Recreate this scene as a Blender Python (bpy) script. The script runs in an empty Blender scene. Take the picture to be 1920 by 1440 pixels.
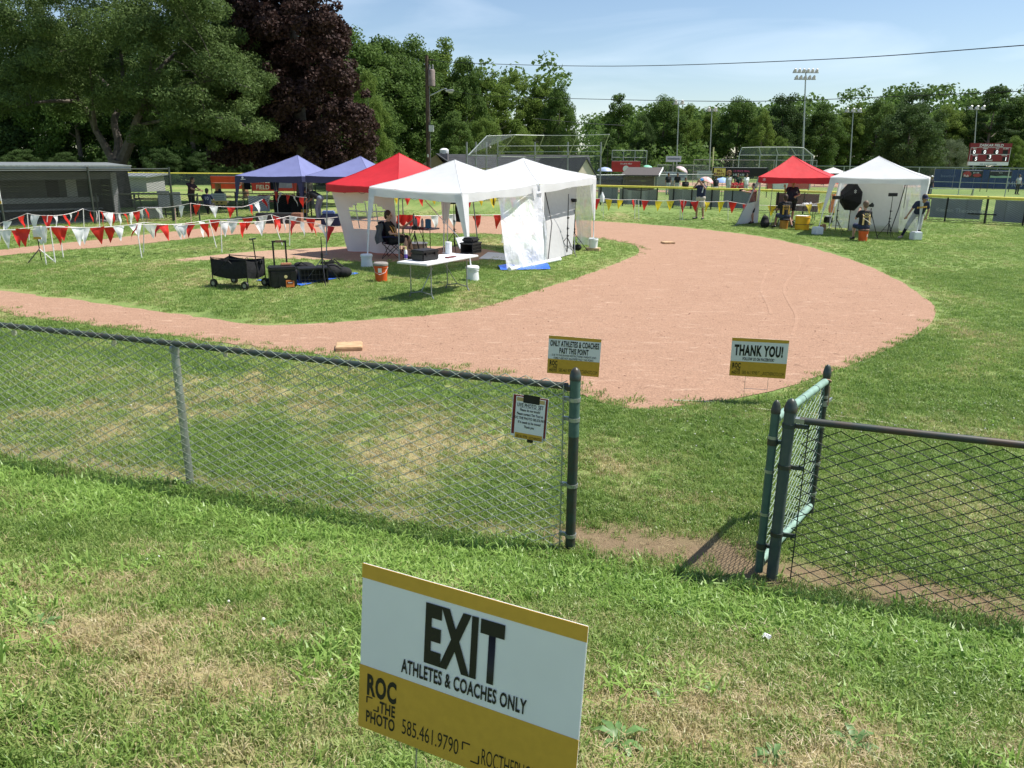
import bpy, bmesh, math, random
import numpy as np
from mathutils import Vector, Matrix, Quaternion, noise as mnoise
from mathutils.geometry import delaunay_2d_cdt

rnd = random.Random(7)
nr = np.random.RandomState(7)
scene = bpy.context.scene
col = scene.collection
PI = math.pi

# ------------------------------------------------------------------ camera
H, FPX, PITCH, ROLL = 2.65, 1442.0, math.radians(16.2), math.radians(0.4)
cd = bpy.data.cameras.new('camera')
cd.sensor_fit = 'HORIZONTAL'; cd.sensor_width = 36.0; cd.lens = 36.0 * FPX / 1920.0
cd.clip_start = 0.05; cd.clip_end = 3000
cam = bpy.data.objects.new('camera', cd); col.objects.link(cam)
cam.location = (0, 0, H)
cam.rotation_euler = (Matrix.Rotation(PI/2 - PITCH, 3, 'X') @ Matrix.Rotation(ROLL, 3, 'Z')).to_euler()
scene.camera = cam

# ------------------------------------------------------------------ light
SUN_EL = math.radians(60); SUN_AZ = math.radians(80)      # azimuth measured from +Y towards +X
sdir = Vector((math.sin(SUN_AZ)*math.cos(SUN_EL), math.cos(SUN_AZ)*math.cos(SUN_EL), math.sin(SUN_EL)))
sl = bpy.data.lights.new('sun', 'SUN'); sl.energy = 4.6; sl.angle = math.radians(0.53); sl.color = (1.0, 0.955, 0.88)
so = bpy.data.objects.new('sun', sl); col.objects.link(so); so.location = (60, 10, 100)
so.rotation_euler = (-sdir).to_track_quat('-Z', 'Y').to_euler()

w = bpy.data.worlds.new('World'); scene.world = w; w.use_nodes = True
nt = w.node_tree; nt.nodes.clear()
def N(t, k, **kw):
    n = t.nodes.new(k)
    for a, b in kw.items(): setattr(n, a, b)
    return n
sky = N(nt, 'ShaderNodeTexSky', sky_type='NISHITA', sun_disc=False, sun_elevation=SUN_EL, sun_rotation=SUN_AZ,
        altitude=150, air_density=1.0, dust_density=0.55, ozone_density=2.2)
tc = N(nt, 'ShaderNodeTexCoord'); mp = N(nt, 'ShaderNodeMapping'); mp.inputs['Scale'].default_value = (1.2, 1.2, 6.0)
mp.inputs['Rotation'].default_value = (0.05, 0.25, 0.4)
nz = N(nt, 'ShaderNodeTexNoise'); nz.inputs['Scale'].default_value = 2.2; nz.inputs['Detail'].default_value = 7; nz.inputs['Roughness'].default_value = 0.5
nz.inputs['Distortion'].default_value = 0.6
cr = N(nt, 'ShaderNodeValToRGB'); cr.color_ramp.elements[0].position = 0.46; cr.color_ramp.elements[1].position = 0.80
cr.color_ramp.elements[1].color = (0.30, 0.30, 0.30, 1)
mx = N(nt, 'ShaderNodeMix', data_type='RGBA'); mx.inputs[7].default_value = (10.0, 10.8, 11.8, 1)
bg = N(nt, 'ShaderNodeBackground'); bg.inputs['Strength'].default_value = 0.088
wo = N(nt, 'ShaderNodeOutputWorld'); L = nt.links.new
L(tc.outputs['Generated'], mp.inputs['Vector']); L(mp.outputs[0], nz.inputs['Vector']); L(nz.outputs['Fac'], cr.inputs[0])
L(cr.outputs[0], mx.inputs[0]); L(sky.outputs[0], mx.inputs[6]); L(mx.outputs[2], bg.inputs[0]); L(bg.outputs[0], wo.inputs[0])

scene.view_settings.view_transform = 'Standard'
scene.view_settings.look = 'None'
scene.view_settings.exposure = 0.68
scene.view_settings.gamma = 1
scene.view_settings.use_curve_mapping = False
scene.cycles.max_bounces = 8
scene.cycles.transparent_max_bounces = 24
scene.cycles.use_adaptive_sampling = True

# ------------------------------------------------------------------ helpers
def ray(u, v):
    x = (u-960)/FPX; y = -(v-720)/FPX
    x, y = x*math.cos(ROLL)-y*math.sin(ROLL), x*math.sin(ROLL)+y*math.cos(ROLL)
    return Vector((x, math.cos(PITCH)+y*math.sin(PITCH), -math.sin(PITCH)+y*math.cos(PITCH)))
def G(u, v, z=0.0):
    """survey point of the photograph on the ground plane"""
    d = ray(u, v); return Vector((0, 0, H)) + d*((z-H)/d.z)
def A(u, v, Y):
    """survey point at the distance Y"""
    d = ray(u, v); return Vector((0, 0, H)) + d*(Y/d.y)

def fence_y(x): return 5.05 - 0.335*x
def terrain(x, y):
    d = (fence_y(x)-y)*0.948
    if d <= 0: return 0.0
    z = 0.335*(math.sqrt(d*d+0.16)-0.4)
    z = 1.25*(1-math.exp(-(z/1.25)**2.2))**(1/2.2) if z > 0 else 0
    return z + 0.025*min(1, d)*mnoise.noise(Vector((x*1.3, y*1.3, 3)))

MATS = {}
def mat(name, c, rough=0.6, metal=0.0, var=0.12, vscale=8.0, bump=0.0, bscale=60.0, trans=0.0, c2=None, spec=0.4):
    """principled material with object-space noise variation; trans adds light through thin cloth or leaf"""
    if name in MATS: return MATS[name]
    m = bpy.data.materials.new(name); m.use_nodes = True; MATS[name] = m
    t = m.node_tree; b = t.nodes['Principled BSDF']; out = t.nodes['Material Output']; L = t.links.new
    b.inputs['Roughness'].default_value = rough; b.inputs['Metallic'].default_value = metal
    b.inputs['Specular IOR Level'].default_value = spec
    g = N(t, 'ShaderNodeNewGeometry')
    nz = N(t, 'ShaderNodeTexNoise'); nz.inputs['Scale'].default_value = vscale; nz.inputs['Detail'].default_value = 5
    L(g.outputs['Position'], nz.inputs['Vector'])
    rp = N(t, 'ShaderNodeMapRange'); rp.inputs[1].default_value = 0.3; rp.inputs[2].default_value = 0.7
    L(nz.outputs['Fac'], rp.inputs[0])
    mx = N(t, 'ShaderNodeMix', data_type='RGBA'); L(rp.outputs[0], mx.inputs[0])
    c2 = c2 or tuple(min(1, x*(1-var)) for x in c)
    mx.inputs[6].default_value = (*[min(1, x*(1+var*0.6)) for x in c], 1); mx.inputs[7].default_value = (*c2, 1)
    L(mx.outputs[2], b.inputs['Base Color'])
    if bump:
        n2 = N(t, 'ShaderNodeTexNoise'); n2.inputs['Scale'].default_value = bscale; n2.inputs['Detail'].default_value = 4
        L(g.outputs['Position'], n2.inputs['Vector'])
        bp = N(t, 'ShaderNodeBump'); bp.inputs['Strength'].default_value = bump; bp.inputs['Distance'].default_value = 0.02
        L(n2.outputs['Fac'], bp.inputs['Height']); L(bp.outputs[0], b.inputs['Normal'])
    if trans:
        tr = N(t, 'ShaderNodeBsdfTranslucent'); L(mx.outputs[2], tr.inputs['Color'])
        ms = N(t, 'ShaderNodeMixShader'); ms.inputs[0].default_value = trans
        L(b.outputs[0], ms.inputs[1]); L(tr.outputs[0], ms.inputs[2]); L(ms.outputs[0], out.inputs[0])
    return m

def sheer(name, c, alpha, gloss=0.0, wr=0.0):
    """thin see-through sheet: clear plastic, or far chain link whose wires cannot be told apart"""
    if name in MATS: return MATS[name]
    m = bpy.data.materials.new(name); m.use_nodes = True; MATS[name] = m
    t = m.node_tree; b = t.nodes['Principled BSDF']; out = t.nodes['Material Output']; L = t.links.new
    b.inputs['Base Color'].default_value = (*c, 1); b.inputs['Roughness'].default_value = 0.12 if gloss else 0.6
    tp = N(t, 'ShaderNodeBsdfTransparent'); ms = N(t, 'ShaderNodeMixShader'); ms.inputs[0].default_value = alpha
    L(tp.outputs[0], ms.inputs[1]); L(b.outputs[0], ms.inputs[2]); L(ms.outputs[0], out.inputs[0])
    if wr:
        g = N(t, 'ShaderNodeNewGeometry')
        n2 = N(t, 'ShaderNodeTexNoise'); n2.inputs['Scale'].default_value = 3.0; n2.inputs['Detail'].default_value = 5; n2.inputs['Distortion'].default_value = 0.5
        mp = N(t, 'ShaderNodeMapping'); mp.inputs['Scale'].default_value = (1.6, 1.6, 0.9)
        L(g.outputs['Position'], mp.inputs[0]); L(mp.outputs[0], n2.inputs['Vector'])
        bp = N(t, 'ShaderNodeBump'); bp.inputs['Strength'].default_value = wr; bp.inputs['Distance'].default_value = 0.08
        L(n2.outputs['Fac'], bp.inputs['Height']); L(bp.outputs[0], b.inputs['Normal'])
        cr = N(t, 'ShaderNodeValToRGB'); cr.color_ramp.elements[0].position = 0.35; cr.color_ramp.elements[1].position = 0.75
        cr.color_ramp.elements[0].color = (alpha*0.75,)*3+(1,); cr.color_ramp.elements[1].color = (min(1, alpha*1.5),)*3+(1,)
        L(n2.outputs['Fac'], cr.inputs[0]); L(cr.outputs[0], ms.inputs[0])
    return m

def orth(d):
    d = d.normalized(); a = Vector((0, 0, 1)) if abs(d.z) < 0.9 else Vector((1, 0, 0))
    u = d.cross(a).normalized(); return u, d.cross(u).normalized()

class MB:
    def __init__(s): s.v = []; s.f = []; s.mi = []; s.cur = 0
    def add(s, vs, fs):
        o = len(s.v); s.v += [tuple(p) for p in vs]
        for f in fs: s.f.append(tuple(i+o for i in f)); s.mi.append(s.cur)
        return s
    def box(s, c, d, R=None, taper=1.0):
        x, y, z = d[0]/2, d[1]/2, d[2]/2; k = taper
        vs = [Vector(p) for p in ((-x,-y,-z),(x,-y,-z),(x,y,-z),(-x,y,-z),(-x*k,-y*k,z),(x*k,-y*k,z),(x*k,y*k,z),(-x*k,y*k,z))]
        if R is not None: vs = [R @ p for p in vs]
        c = Vector(c)
        return s.add([p+c for p in vs], [(0,3,2,1),(4,5,6,7),(0,1,5,4),(1,2,6,5),(2,3,7,6),(3,0,4,7)])
    def rbox(s, c, d, b=0.02, R=None):
        """box with bevelled vertical and horizontal edges"""
        bm = bmesh.new(); bmesh.ops.create_cube(bm, size=1)
        for q in bm.verts: q.co = Vector((q.co.x*d[0], q.co.y*d[1], q.co.z*d[2]))
        bmesh.ops.bevel(bm, geom=bm.edges[:], offset=b, segments=2, affect='EDGES')
        c = Vector(c); vs = [((R @ q.co) if R is not None else q.co)+c for q in bm.verts]
        bm.verts.index_update(); fs = [[q.index for q in f.verts] for f in bm.faces]; bm.free()
        return s.add(vs, fs)
    def tube(s, p, q, r, r2=None, n=8, cap=True):
        p = Vector(p); q = Vector(q); r2 = r if r2 is None else r2; u, v = orth(q-p); vs = []
        for c, rr in ((p, r), (q, r2)):
            for i in range(n):
                a = 2*PI*i/n; vs.append(c+u*(math.cos(a)*rr)+v*(math.sin(a)*rr))
        fs = [(i, (i+1) % n, n+(i+1) % n, n+i) for i in range(n)]
        if cap: fs += [tuple(range(n))[::-1], tuple(range(n, 2*n))]
        return s.add(vs, fs)
    def path(s, pts, r, n=6, rads=None):
        pts = [Vector(p) for p in pts]; vs = []; fs = []
        u, v = orth(pts[1]-pts[0])
        for k, p in enumerate(pts):
            d = (pts[min(k+1, len(pts)-1)]-pts[max(k-1, 0)]).normalized()
            u = (u - d*u.dot(d)).normalized(); v = d.cross(u); rr = rads[k] if rads else r
            for i in range(n):
                a = 2*PI*i/n; vs.append(p+u*(math.cos(a)*rr)+v*(math.sin(a)*rr))
        for k in range(len(pts)-1):
            for i in range(n): fs.append((k*n+i, k*n+(i+1) % n, (k+1)*n+(i+1) % n, (k+1)*n+i))
        fs += [tuple(range(n))[::-1], tuple(range((len(pts)-1)*n, len(pts)*n))]
        return s.add(vs, fs)
    def lathe(s, prof, c=(0,0,0), n=16, R=None, sx=1, sy=1):
        c = Vector(c); vs = []; fs = []
        for r, z in prof:
            for i in range(n):
                a = 2*PI*i/n; p = Vector((r*math.cos(a)*sx, r*math.sin(a)*sy, z)); vs.append((R @ p if R is not None else p)+c)
        m = len(prof)
        for k in range(m-1):
            for i in range(n): fs.append((k*n+i, k*n+(i+1) % n, (k+1)*n+(i+1) % n, (k+1)*n+i))
        if prof[0][0] > 1e-6: fs.append(tuple(range(n))[::-1])
        if prof[-1][0] > 1e-6: fs.append(tuple(range((m-1)*n, m*n)))
        return s.add(vs, fs)
    def ball(s, c, r, n=10, R=None):
        r = Vector((r, r, r)) if not hasattr(r, '__len__') else Vector(r)
        prof = [(math.sin(PI*k/n), -math.cos(PI*k/n)) for k in range(n+1)]
        c = Vector(c); vs = []; fs = []; m = n+2
        for pr, pz in prof:
            for i in range(m):
                a = 2*PI*i/m; p = Vector((pr*math.cos(a)*r.x, pr*math.sin(a)*r.y, pz*r.z)); vs.append((R @ p if R is not None else p)+c)
        for k in range(n):
            for i in range(m): fs.append((k*m+i, k*m+(i+1) % m, (k+1)*m+(i+1) % m, (k+1)*m+i))
        return s.add(vs, fs)
    def prism(s, poly, vec):
        n = len(poly); vec = Vector(vec); a = [Vector(p) for p in poly]
        return s.add(a+[p+vec for p in a], [tuple(range(n))[::-1], tuple(range(n, 2*n))]+[(i, (i+1) % n, n+(i+1) % n, n+i) for i in range(n)])
    def grid(s, fn, nu, nv):
        vs = [fn(i/nu, j/nv) for j in range(nv+1) for i in range(nu+1)]
        return s.add(vs, [(j*(nu+1)+i, j*(nu+1)+i+1, (j+1)*(nu+1)+i+1, (j+1)*(nu+1)+i) for j in range(nv) for i in range(nu)])
    def mesh(s, name):
        me = bpy.data.meshes.new(name); me.from_pydata(s.v, [], s.f); me.polygons.foreach_set('material_index', s.mi); me.validate(); return me
    def build(s, name, m, parent=None, smooth=False, world=False):
        """one mesh object; with world=True the vertices are world points and are brought into the parent's frame"""
        if world and parent is not None:
            M = Matrix.LocRotScale(parent.location, parent.rotation_euler, None)
            if parent.parent is not None: M = Matrix.LocRotScale(parent.parent.location, parent.parent.rotation_euler, None) @ M
            Mi = M.inverted(); s.v = [tuple(Mi @ Vector(p)) for p in s.v]
        me = s.mesh(name)
        for mm in (m if isinstance(m, (list, tuple)) else [m]): me.materials.append(mm)
        if smooth:
            me.polygons.foreach_set('use_smooth', [True]*len(me.polygons))
            if smooth != 'all': me.set_sharp_from_angle(angle=math.radians(40))
        o = bpy.data.objects.new(name, me); col.objects.link(o)
        if parent is not None: o.parent = parent
        return o

def tag(o, label=None, cat=None, group=None, kind=None):
    if label: o['label'] = label
    if cat: o['category'] = cat
    if group: o['group'] = group
    if kind: o['kind'] = kind
    return o
def thing(name, label, cat, loc=(0,0,0), rz=0.0, group=None, rot=None):
    o = bpy.data.objects.new(name, None); col.objects.link(o); o.empty_display_size = 0.2
    o.location = loc; o.rotation_euler = rot if rot is not None else (0, 0, rz)
    return tag(o, label, cat, group)
def copy_tree(o, parent=None):
    c = o.copy(); col.objects.link(c)
    if parent is not None: c.parent = parent
    for ch in o.children: copy_tree(ch, c)
    return c

def text(name, s, size, m, parent, loc, xs=1.0, bold=0.0, align='LEFT', rot=None, shear=0.0, space=1.0):
    """flat print: text turned into a mesh, standing in the local XZ plane and facing local -Y"""
    cu = bpy.data.curves.new(name, 'FONT'); cu.body = s; cu.size = size; cu.align_x = align; cu.offset = bold; cu.shear = shear
    cu.resolution_u = 3; cu.space_character = space
    o = bpy.data.objects.new(name+'_tmp', cu); col.objects.link(o)
    dg = bpy.context.evaluated_depsgraph_get(); me = bpy.data.meshes.new_from_object(o.evaluated_get(dg)); me.name = name
    bpy.data.objects.remove(o); bpy.data.curves.remove(cu)
    me.transform(Matrix(((xs,0,0,0),(0,0,-1,0),(0,1,0,0),(0,0,0,1))))
    me.materials.clear(); me.materials.append(m)
    ob = bpy.data.objects.new(name, me); col.objects.link(ob); ob.parent = parent; ob.location = loc
    if rot: ob.rotation_euler = rot
    return ob

def ftext(name, s, m, parent, x0, x1, z0, z1, y=-.0022, bold=0.0):
    """flat print stretched to a given width and cap height"""
    o = text(name, s, 1.0, m, parent, (0, y, 0), 1.0, bold, space=1.0+bold*2.6); me = o.data; n = len(me.vertices); co = np.empty(n*3, dtype=np.float32); me.vertices.foreach_get('co', co); co = co.reshape(-1, 3)
    a, b = co.min(0), co.max(0); co[:, 0] = x0+(co[:, 0]-a[0])/(b[0]-a[0])*(x1-x0); co[:, 2] = z0+(co[:, 2]-a[2])/(b[2]-a[2])*(z1-z0)
    me.vertices.foreach_set('co', co.ravel()); me.update(); return o

def chain_mesh(mb, L_, h, z0=0.0, pitch=0.072, r=0.0024, tw=None):
    """woven zigzag wires: local x along the fence, z up"""
    nw = int(L_/pitch); nj = int(h/(pitch/2)); segs = []
    tw = r*1.1 if tw is None else tw
    for k in range(nw+1):
        ph = k % 2
        for j in range(nj):
            a = ((j+ph) % 2); b = ((j+1+ph) % 2)
            p = (k*pitch+(a-0.5)*pitch, tw*(1 if j % 2 else -1), z0+j*pitch/2)
            q = (k*pitch+(b-0.5)*pitch, tw*(1 if (j+1) % 2 else -1), z0+(j+1)*pitch/2)
            segs.append((*p, *q))
    S = np.array(segs); P, Q = S[:, :3], S[:, 3:]; D = Q-P; D /= np.linalg.norm(D, axis=1)[:, None]
    Yv = np.array([0, 1., 0]); U = np.cross(D, Yv); U /= np.linalg.norm(U, axis=1)[:, None]; V = np.cross(D, U)
    vs = np.stack([P+U*r, P+V*r, P-U*r, P-V*r, Q+U*r, Q+V*r, Q-U*r, Q-V*r], 1).reshape(-1, 3)
    fs = []
    for i in range(len(S)):
        o = i*8; fs += [(o, o+1, o+5, o+4), (o+1, o+2, o+6, o+5), (o+2, o+3, o+7, o+6), (o+3, o, o+4, o+7)]
    mb.add(vs.tolist(), fs); return mb

# ------------------------------------------------------------------ materials shared by many things
WHITE = mat('white_canvas', (0.80, 0.81, 0.82), 0.75, var=0.05, vscale=2, bump=0.5, bscale=3.5, trans=0.36)
REDC = mat('red_canvas', (0.62, 0.022, 0.030), 0.6, var=0.12, vscale=2, bump=0.6, bscale=4, trans=0.15)
BLUEC = mat('blue_canvas', (0.160, 0.177, 0.36), 0.6, var=0.1, vscale=2, bump=0.5, bscale=4, trans=0.05)
NAVYC = mat('navy_canvas', (0.030, 0.036, 0.095), 0.6, var=0.15, vscale=4)
WPOLE = mat('white_metal', (0.78, 0.79, 0.80), 0.4, var=0.04)
GPOLE = mat('grey_metal', (0.30, 0.31, 0.32), 0.4, 0.7, var=0.15)
BLACK = mat('black_plastic', (0.013, 0.013, 0.014), 0.45, var=0.3, vscale=20)
BLACKF = mat('black_fabric', (0.012, 0.012, 0.014), 0.85, var=0.4, vscale=15, bump=0.4, bscale=30)
BLACKM = mat('black_metal', (0.018, 0.018, 0.02), 0.35, 0.3, var=0.2)
GALV = mat('galvanised_steel', (0.40, 0.43, 0.41), 0.42, 0.75, var=0.25, vscale=12)
WIRE = mat('galvanised_wire', (0.52, 0.55, 0.42), 0.32, 0.55, var=0.25, vscale=30)
GREENP = mat('weathered_green_paint', (0.075, 0.125, 0.105), 0.45, var=0.35, vscale=14, c2=(0.05, 0.11, 0.09))
DGREEN = mat('dark_green_paint', (0.030, 0.052, 0.046), 0.38, var=0.35, vscale=18, c2=(0.055, 0.045, 0.032))
MINT = mat('pale_green_paint', (0.24, 0.37, 0.30), 0.45, var=0.25, vscale=16)
DWIRE = mat('dark_green_wire', (0.016, 0.026, 0.020), 0.5, var=0.3, vscale=30)
MWIRE = mat('pale_green_wire', (0.40, 0.50, 0.40), 0.4, 0.3, var=0.3, vscale=30)
INK = mat('black_print', (0.012, 0.011, 0.010), 0.5, var=0.1)
SIGNW = mat('sign_white', (0.80, 0.80, 0.79), 0.45, var=0.03)
SIGNY = mat('sign_ochre', (0.62, 0.36, 0.045), 0.45, var=0.06, vscale=40)
WIREG = mat('sign_wire', (0.35, 0.36, 0.36), 0.35, 0.8)
WOOD = mat('pine_board', (0.50, 0.36, 0.20), 0.7, var=0.2, vscale=12)
DWOOD = mat('weathered_wood', (0.16, 0.13, 0.11), 0.8, var=0.3, vscale=9)
CLEAR = sheer('clear_plastic', (0.84, 0.85, 0.88), 0.72, 1, 0.9)
CLEAR2 = sheer('clear_plastic_window', (0.72, 0.75, 0.78), 0.16, 1)
MESHFAR = sheer('far_chain_link', (0.22, 0.25, 0.25), 0.30)
MESHTHIN = sheer('far_thin_chain_link', (0.25, 0.28, 0.28), 0.12)
# ================================================================== GROUND
def spaced(a, b, fine0, fine1, step, grow):
    xs = [fine0]; 
    while xs[-1] < fine1: xs.append(xs[-1]+step)
    s = step
    while xs[-1] < b: s *= grow; xs.append(xs[-1]+s)
    s = step; lo = [fine0]
    while lo[-1] > a: s *= grow; lo.append(lo[-1]-s)
    return sorted(set(lo+xs))
GATE_A = Vector((0.42, 4.91)); GATE_B = Vector((1.73, 4.54))
def bareness(x, y):
    """0 lush turf .. 1 bare earth: worn strip under the fence, the gateway, dry patches"""
    d = y-fence_y(x)
    n = mnoise.noise(Vector((x*1.7, y*1.7, 0))); n2 = mnoise.noise(Vector((x*5, y*5, 5)))
    lf_ = .62 if x < .3 else 1.0
    b = math.exp(-((d-0.04-.16*lf_)/((0.27+0.12*n)*lf_))**2)*(1.1-.25*(x < .3)+0.45*n2)
    gx = max(0, 1-abs(x-1.05)/0.95)
    if gx > 0: b = max(b, math.exp(-((d-0.24)/0.44)**2)*(1.05+0.55*n+0.3*n2)*min(1, gx*2.4))
    return max(0, min(1, b))
def dryness(x, y):
    a = mnoise.noise(Vector((x*0.62+11, y*0.62, 1)))+0.55*mnoise.noise(Vector((x*1.7, y*1.7, 9)))+0.40*mnoise.noise(Vector((x*4.4, y*4.4, 4)))+0.22*mnoise.noise(Vector((x*9, y*9, 8)))
    d = y-fence_y(x)
    k = 0.30+0.72*a
    # dry patches seen in the photograph: bank at lower left and lower right, and behind the left-hand fence
    for (px, py, r, s) in ((-1.15, 2.75, 0.40, 1.7), (-1.9, 2.6, 0.45, 1.3), (1.25, 2.0, 0.55, 1.8), (0.75, 2.45, 0.4, .9), (2.0, 2.6, .4, .3), (-3.6, 9.0, 1.1, .55), (-2.6, 8.4, 0.9, .55), (-1.3, 8.1, 0.8, .5), (-4.2, 8.0, 1.0, .5), (-.6, 7.0, .7, .4), (-1.5, 6.8, .5, .5), (1.3, 5.9, .5, .4), (.7,6.5,.4,.3), (3.2, 2.6, .5, .25), (-2.6, 3.4, .5, .3)):
        k += s*math.exp(-((x-px)**2+(y-py)**2)/(r*r))*max(0, .55+1.5*mnoise.noise(Vector((x*2.6, y*3.4, 31)))+.8*mnoise.noise(Vector((x*7, y*7, 3))))
    if d < -1.0: k += 0.07*min(1, -d-1.0)
    if -1.6 < d < 0: k -= 0.55*math.exp(-((d+0.6)/0.50)**2)      # lush verge on the camera side of the fence
    if y > 14: k = 0.42+0.5*a
    if x > 4: k -= 0.10
    return max(0.13+0.16*mnoise.noise(Vector((x*3.3, y*3.3, 40))), min(1, k), 0)

def turf_nodes(t, blade):
    """turf colour from world position, patches of lush green, tired green and straw"""
    L = t.links.new
    g = N(t, 'ShaderNodeNewGeometry')
    big = N(t, 'ShaderNodeTexNoise'); big.inputs['Scale'].default_value = 0.35; big.inputs['Detail'].default_value = 6; big.inputs['Roughness'].default_value = 0.6
    L(g.outputs['Position'], big.inputs['Vector'])
    at = N(t, 'ShaderNodeAttribute'); at.attribute_name = 'dry'
    if blade: at.attribute_type = 'INSTANCER'
    else: at.attribute_type = 'GEOMETRY'
    return g, big, at

gm = bpy.data.materials.new('turf'); gm.use_nodes = True
t = gm.node_tree; L = t.links.new; b = t.nodes['Principled BSDF']; b.inputs['Roughness'].default_value = 0.9; b.inputs['Specular IOR Level'].default_value = 0.15
g, big, at = turf_nodes(t, False)
ab = N(t, 'ShaderNodeAttribute'); ab.attribute_name = 'bare'
fine = N(t, 'ShaderNodeTexNoise'); fine.inputs['Scale'].default_value = 26; fine.inputs['Detail'].default_value = 6; fine.inputs['Roughness'].default_value = 0.7
mid = N(t, 'ShaderNodeTexNoise'); mid.inputs['Scale'].default_value = 3.2; mid.inputs['Detail'].default_value = 7; mid.inputs['Roughness'].default_value = 0.7
for q in (fine, mid): L(g.outputs['Position'], q.inputs['Vector'])
r1 = N(t, 'ShaderNodeValToRGB'); e = r1.color_ramp.elements
e[0].position = 0.25; e[0].color = (0.100, 0.160, 0.042, 1); e[1].position = 0.78; e[1].color = (0.34, 0.295, 0.14, 1)
x = e.new(0.50); x.color = (0.195, 0.268, 0.078, 1)
ad = N(t, 'ShaderNodeMath', operation='MULTIPLY_ADD'); ad.inputs[1].default_value = 0.55; L(at.outputs['Fac'], ad.inputs[0])
sc = N(t, 'ShaderNodeMath', operation='MULTIPLY'); sc.inputs[1].default_value = 0.55; L(mid.outputs['Fac'], sc.inputs[0]); L(sc.outputs[0], ad.inputs[2])
L(ad.outputs[0], r1.inputs[0])
r2 = N(t, 'ShaderNodeMapRange'); r2.inputs[1].default_value = 0.28; r2.inputs[2].default_value = 0.72; r2.inputs[3].default_value = 0.45; r2.inputs[4].default_value = 1.45
L(fine.outputs['Fac'], r2.inputs[0])
mu = N(t, 'ShaderNodeMix', data_type='RGBA', blend_type='MULTIPLY'); mu.inputs[0].default_value = 1; L(r1.outputs[0], mu.inputs[6]); L(r2.outputs[0], mu.inputs[7])
so_ = N(t, 'ShaderNodeMix', data_type='RGBA'); so_.inputs[6].default_value = (0.29, 0.215, 0.130, 1); so_.inputs[7].default_value = (0.15, 0.105, 0.062, 1); L(fine.outputs['Fac'], so_.inputs[0])
mb_ = N(t, 'ShaderNodeMix', data_type='RGBA'); L(ab.outputs['Fac'], mb_.inputs[0]); L(mu.outputs[2], mb_.inputs[6]); L(so_.outputs[2], mb_.inputs[7])
L(mb_.outputs[2], b.inputs['Base Color'])
bp = N(t, 'ShaderNodeBump'); bp.inputs['Strength'].default_value = 0.9; bp.inputs['Distance'].default_value = 0.03; L(fine.outputs['Fac'], bp.inputs['Height']); L(bp.outputs[0], b.inputs['Normal'])

xs = spaced(-420, 420, -7.5, 7.0, 0.16, 1.14); ys = spaced(-30, 700, 0.0, 11.0, 0.16, 1.12)
vs = []; dr = []; ba = []
for y in ys:
    for x in xs:
        vs.append((x, y, terrain(x, y))); dr.append(dryness(x, y)); ba.append(bareness(x, y) if abs(x) < 12 and y < 14 else 0)
nx = len(xs)
fs = [(j*nx+i, j*nx+i+1, (j+1)*nx+i+1, (j+1)*nx+i) for j in range(len(ys)-1) for i in range(nx-1)]
me = bpy.data.meshes.new('ground'); me.from_pydata(vs, [], fs); me.materials.append(gm)
for nm, d in (('dry', dr), ('bare', ba)):
    a = me.attributes.new(nm, 'FLOAT', 'POINT'); a.data.foreach_set('value', d)
me.polygons.foreach_set('use_smooth', [True]*len(me.polygons))
ground = bpy.data.objects.new('ground', me); col.objects.link(ground); tag(ground, kind='structure')

# ---- infield dirt: one sheet with a ragged turf edge round it
def in_poly(x, y, P):
    c = False; n = len(P); j = n-1
    for i in range(n):
        if (P[i][1] > y) != (P[j][1] > y) and x < (P[j][0]-P[i][0])*(y-P[i][1])/(P[j][1]-P[i][1])+P[i][0]: c = not c
        j = i
    return c
def smooth_poly(px, step=0.18, jit=0.085, closed=True):
    P = [Vector(G(u, v)[:2]) for u, v in px]; out = []; n = len(P)
    for i in range(n):
        p0, p1, p2, p3 = P[i-1], P[i], P[(i+1) % n], P[(i+2) % n]
        m = max(1, int((p2-p1).length/step))
        for k in range(m):
            s = k/m; a = 2*p1; bb = (p2-p0)*s; c = (2*p0-5*p1+4*p2-p3)*s*s; d = (3*p1-p0-3*p2+p3)*s**3
            q = 0.5*(a+bb+c+d)
            w_ = mnoise.noise(Vector((q.x*1.1, q.y*1.1, 7)))*1.6+mnoise.noise(Vector((q.x*5, q.y*5, 2)))
            out.append(Vector((q.x+w_*jit*0.7, q.y+w_*jit)))
    return out
OUT_PX = [(-260, 508), (0, 469), (200, 448), (430, 424), (640, 409), (850, 405), (1000, 408), (1120, 415), (1250, 424), (1400, 440), (1500, 459), (1600, 489), (1680, 524), (1730, 556), (1753, 580), (1748, 602), (1715, 630), (1640, 667), (1560, 698), (1450, 733), (1340, 752), (1240, 763), (1150, 757), (1060, 738), (960, 716), (850, 697), (700, 676), (480, 651), (240, 620), (140, 607), (0, 585), (-260, 552)]
IN_PX = [(-260, 520), (-20, 482), (250, 459), (430, 441), (600, 437), (850, 438), (1000, 441), (1120, 447), (1180, 457), (1201, 470), (1180, 484), (1100, 515), (1000, 547), (900, 578), (800, 592), (700, 600), (610, 606), (500, 611), (420, 603), (330, 590), (200, 571), (100, 558), (0, 545), (-260, 512)]
IN_PX = IN_PX[:-1]+[(-260, 514)]
IN_PX[0] = (-260, 513.5)
MOUND_PX = [(330, 488), (450, 474), (560, 467), (640, 463), (760, 461), (880, 464), (935, 476), (890, 489), (760, 492), (640, 489), (520, 485), (430, 487)]
P_out = smooth_poly(OUT_PX); P_in = smooth_poly(IN_PX); P_m = smooth_poly(MOUND_PX, jit=0.10)
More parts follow.
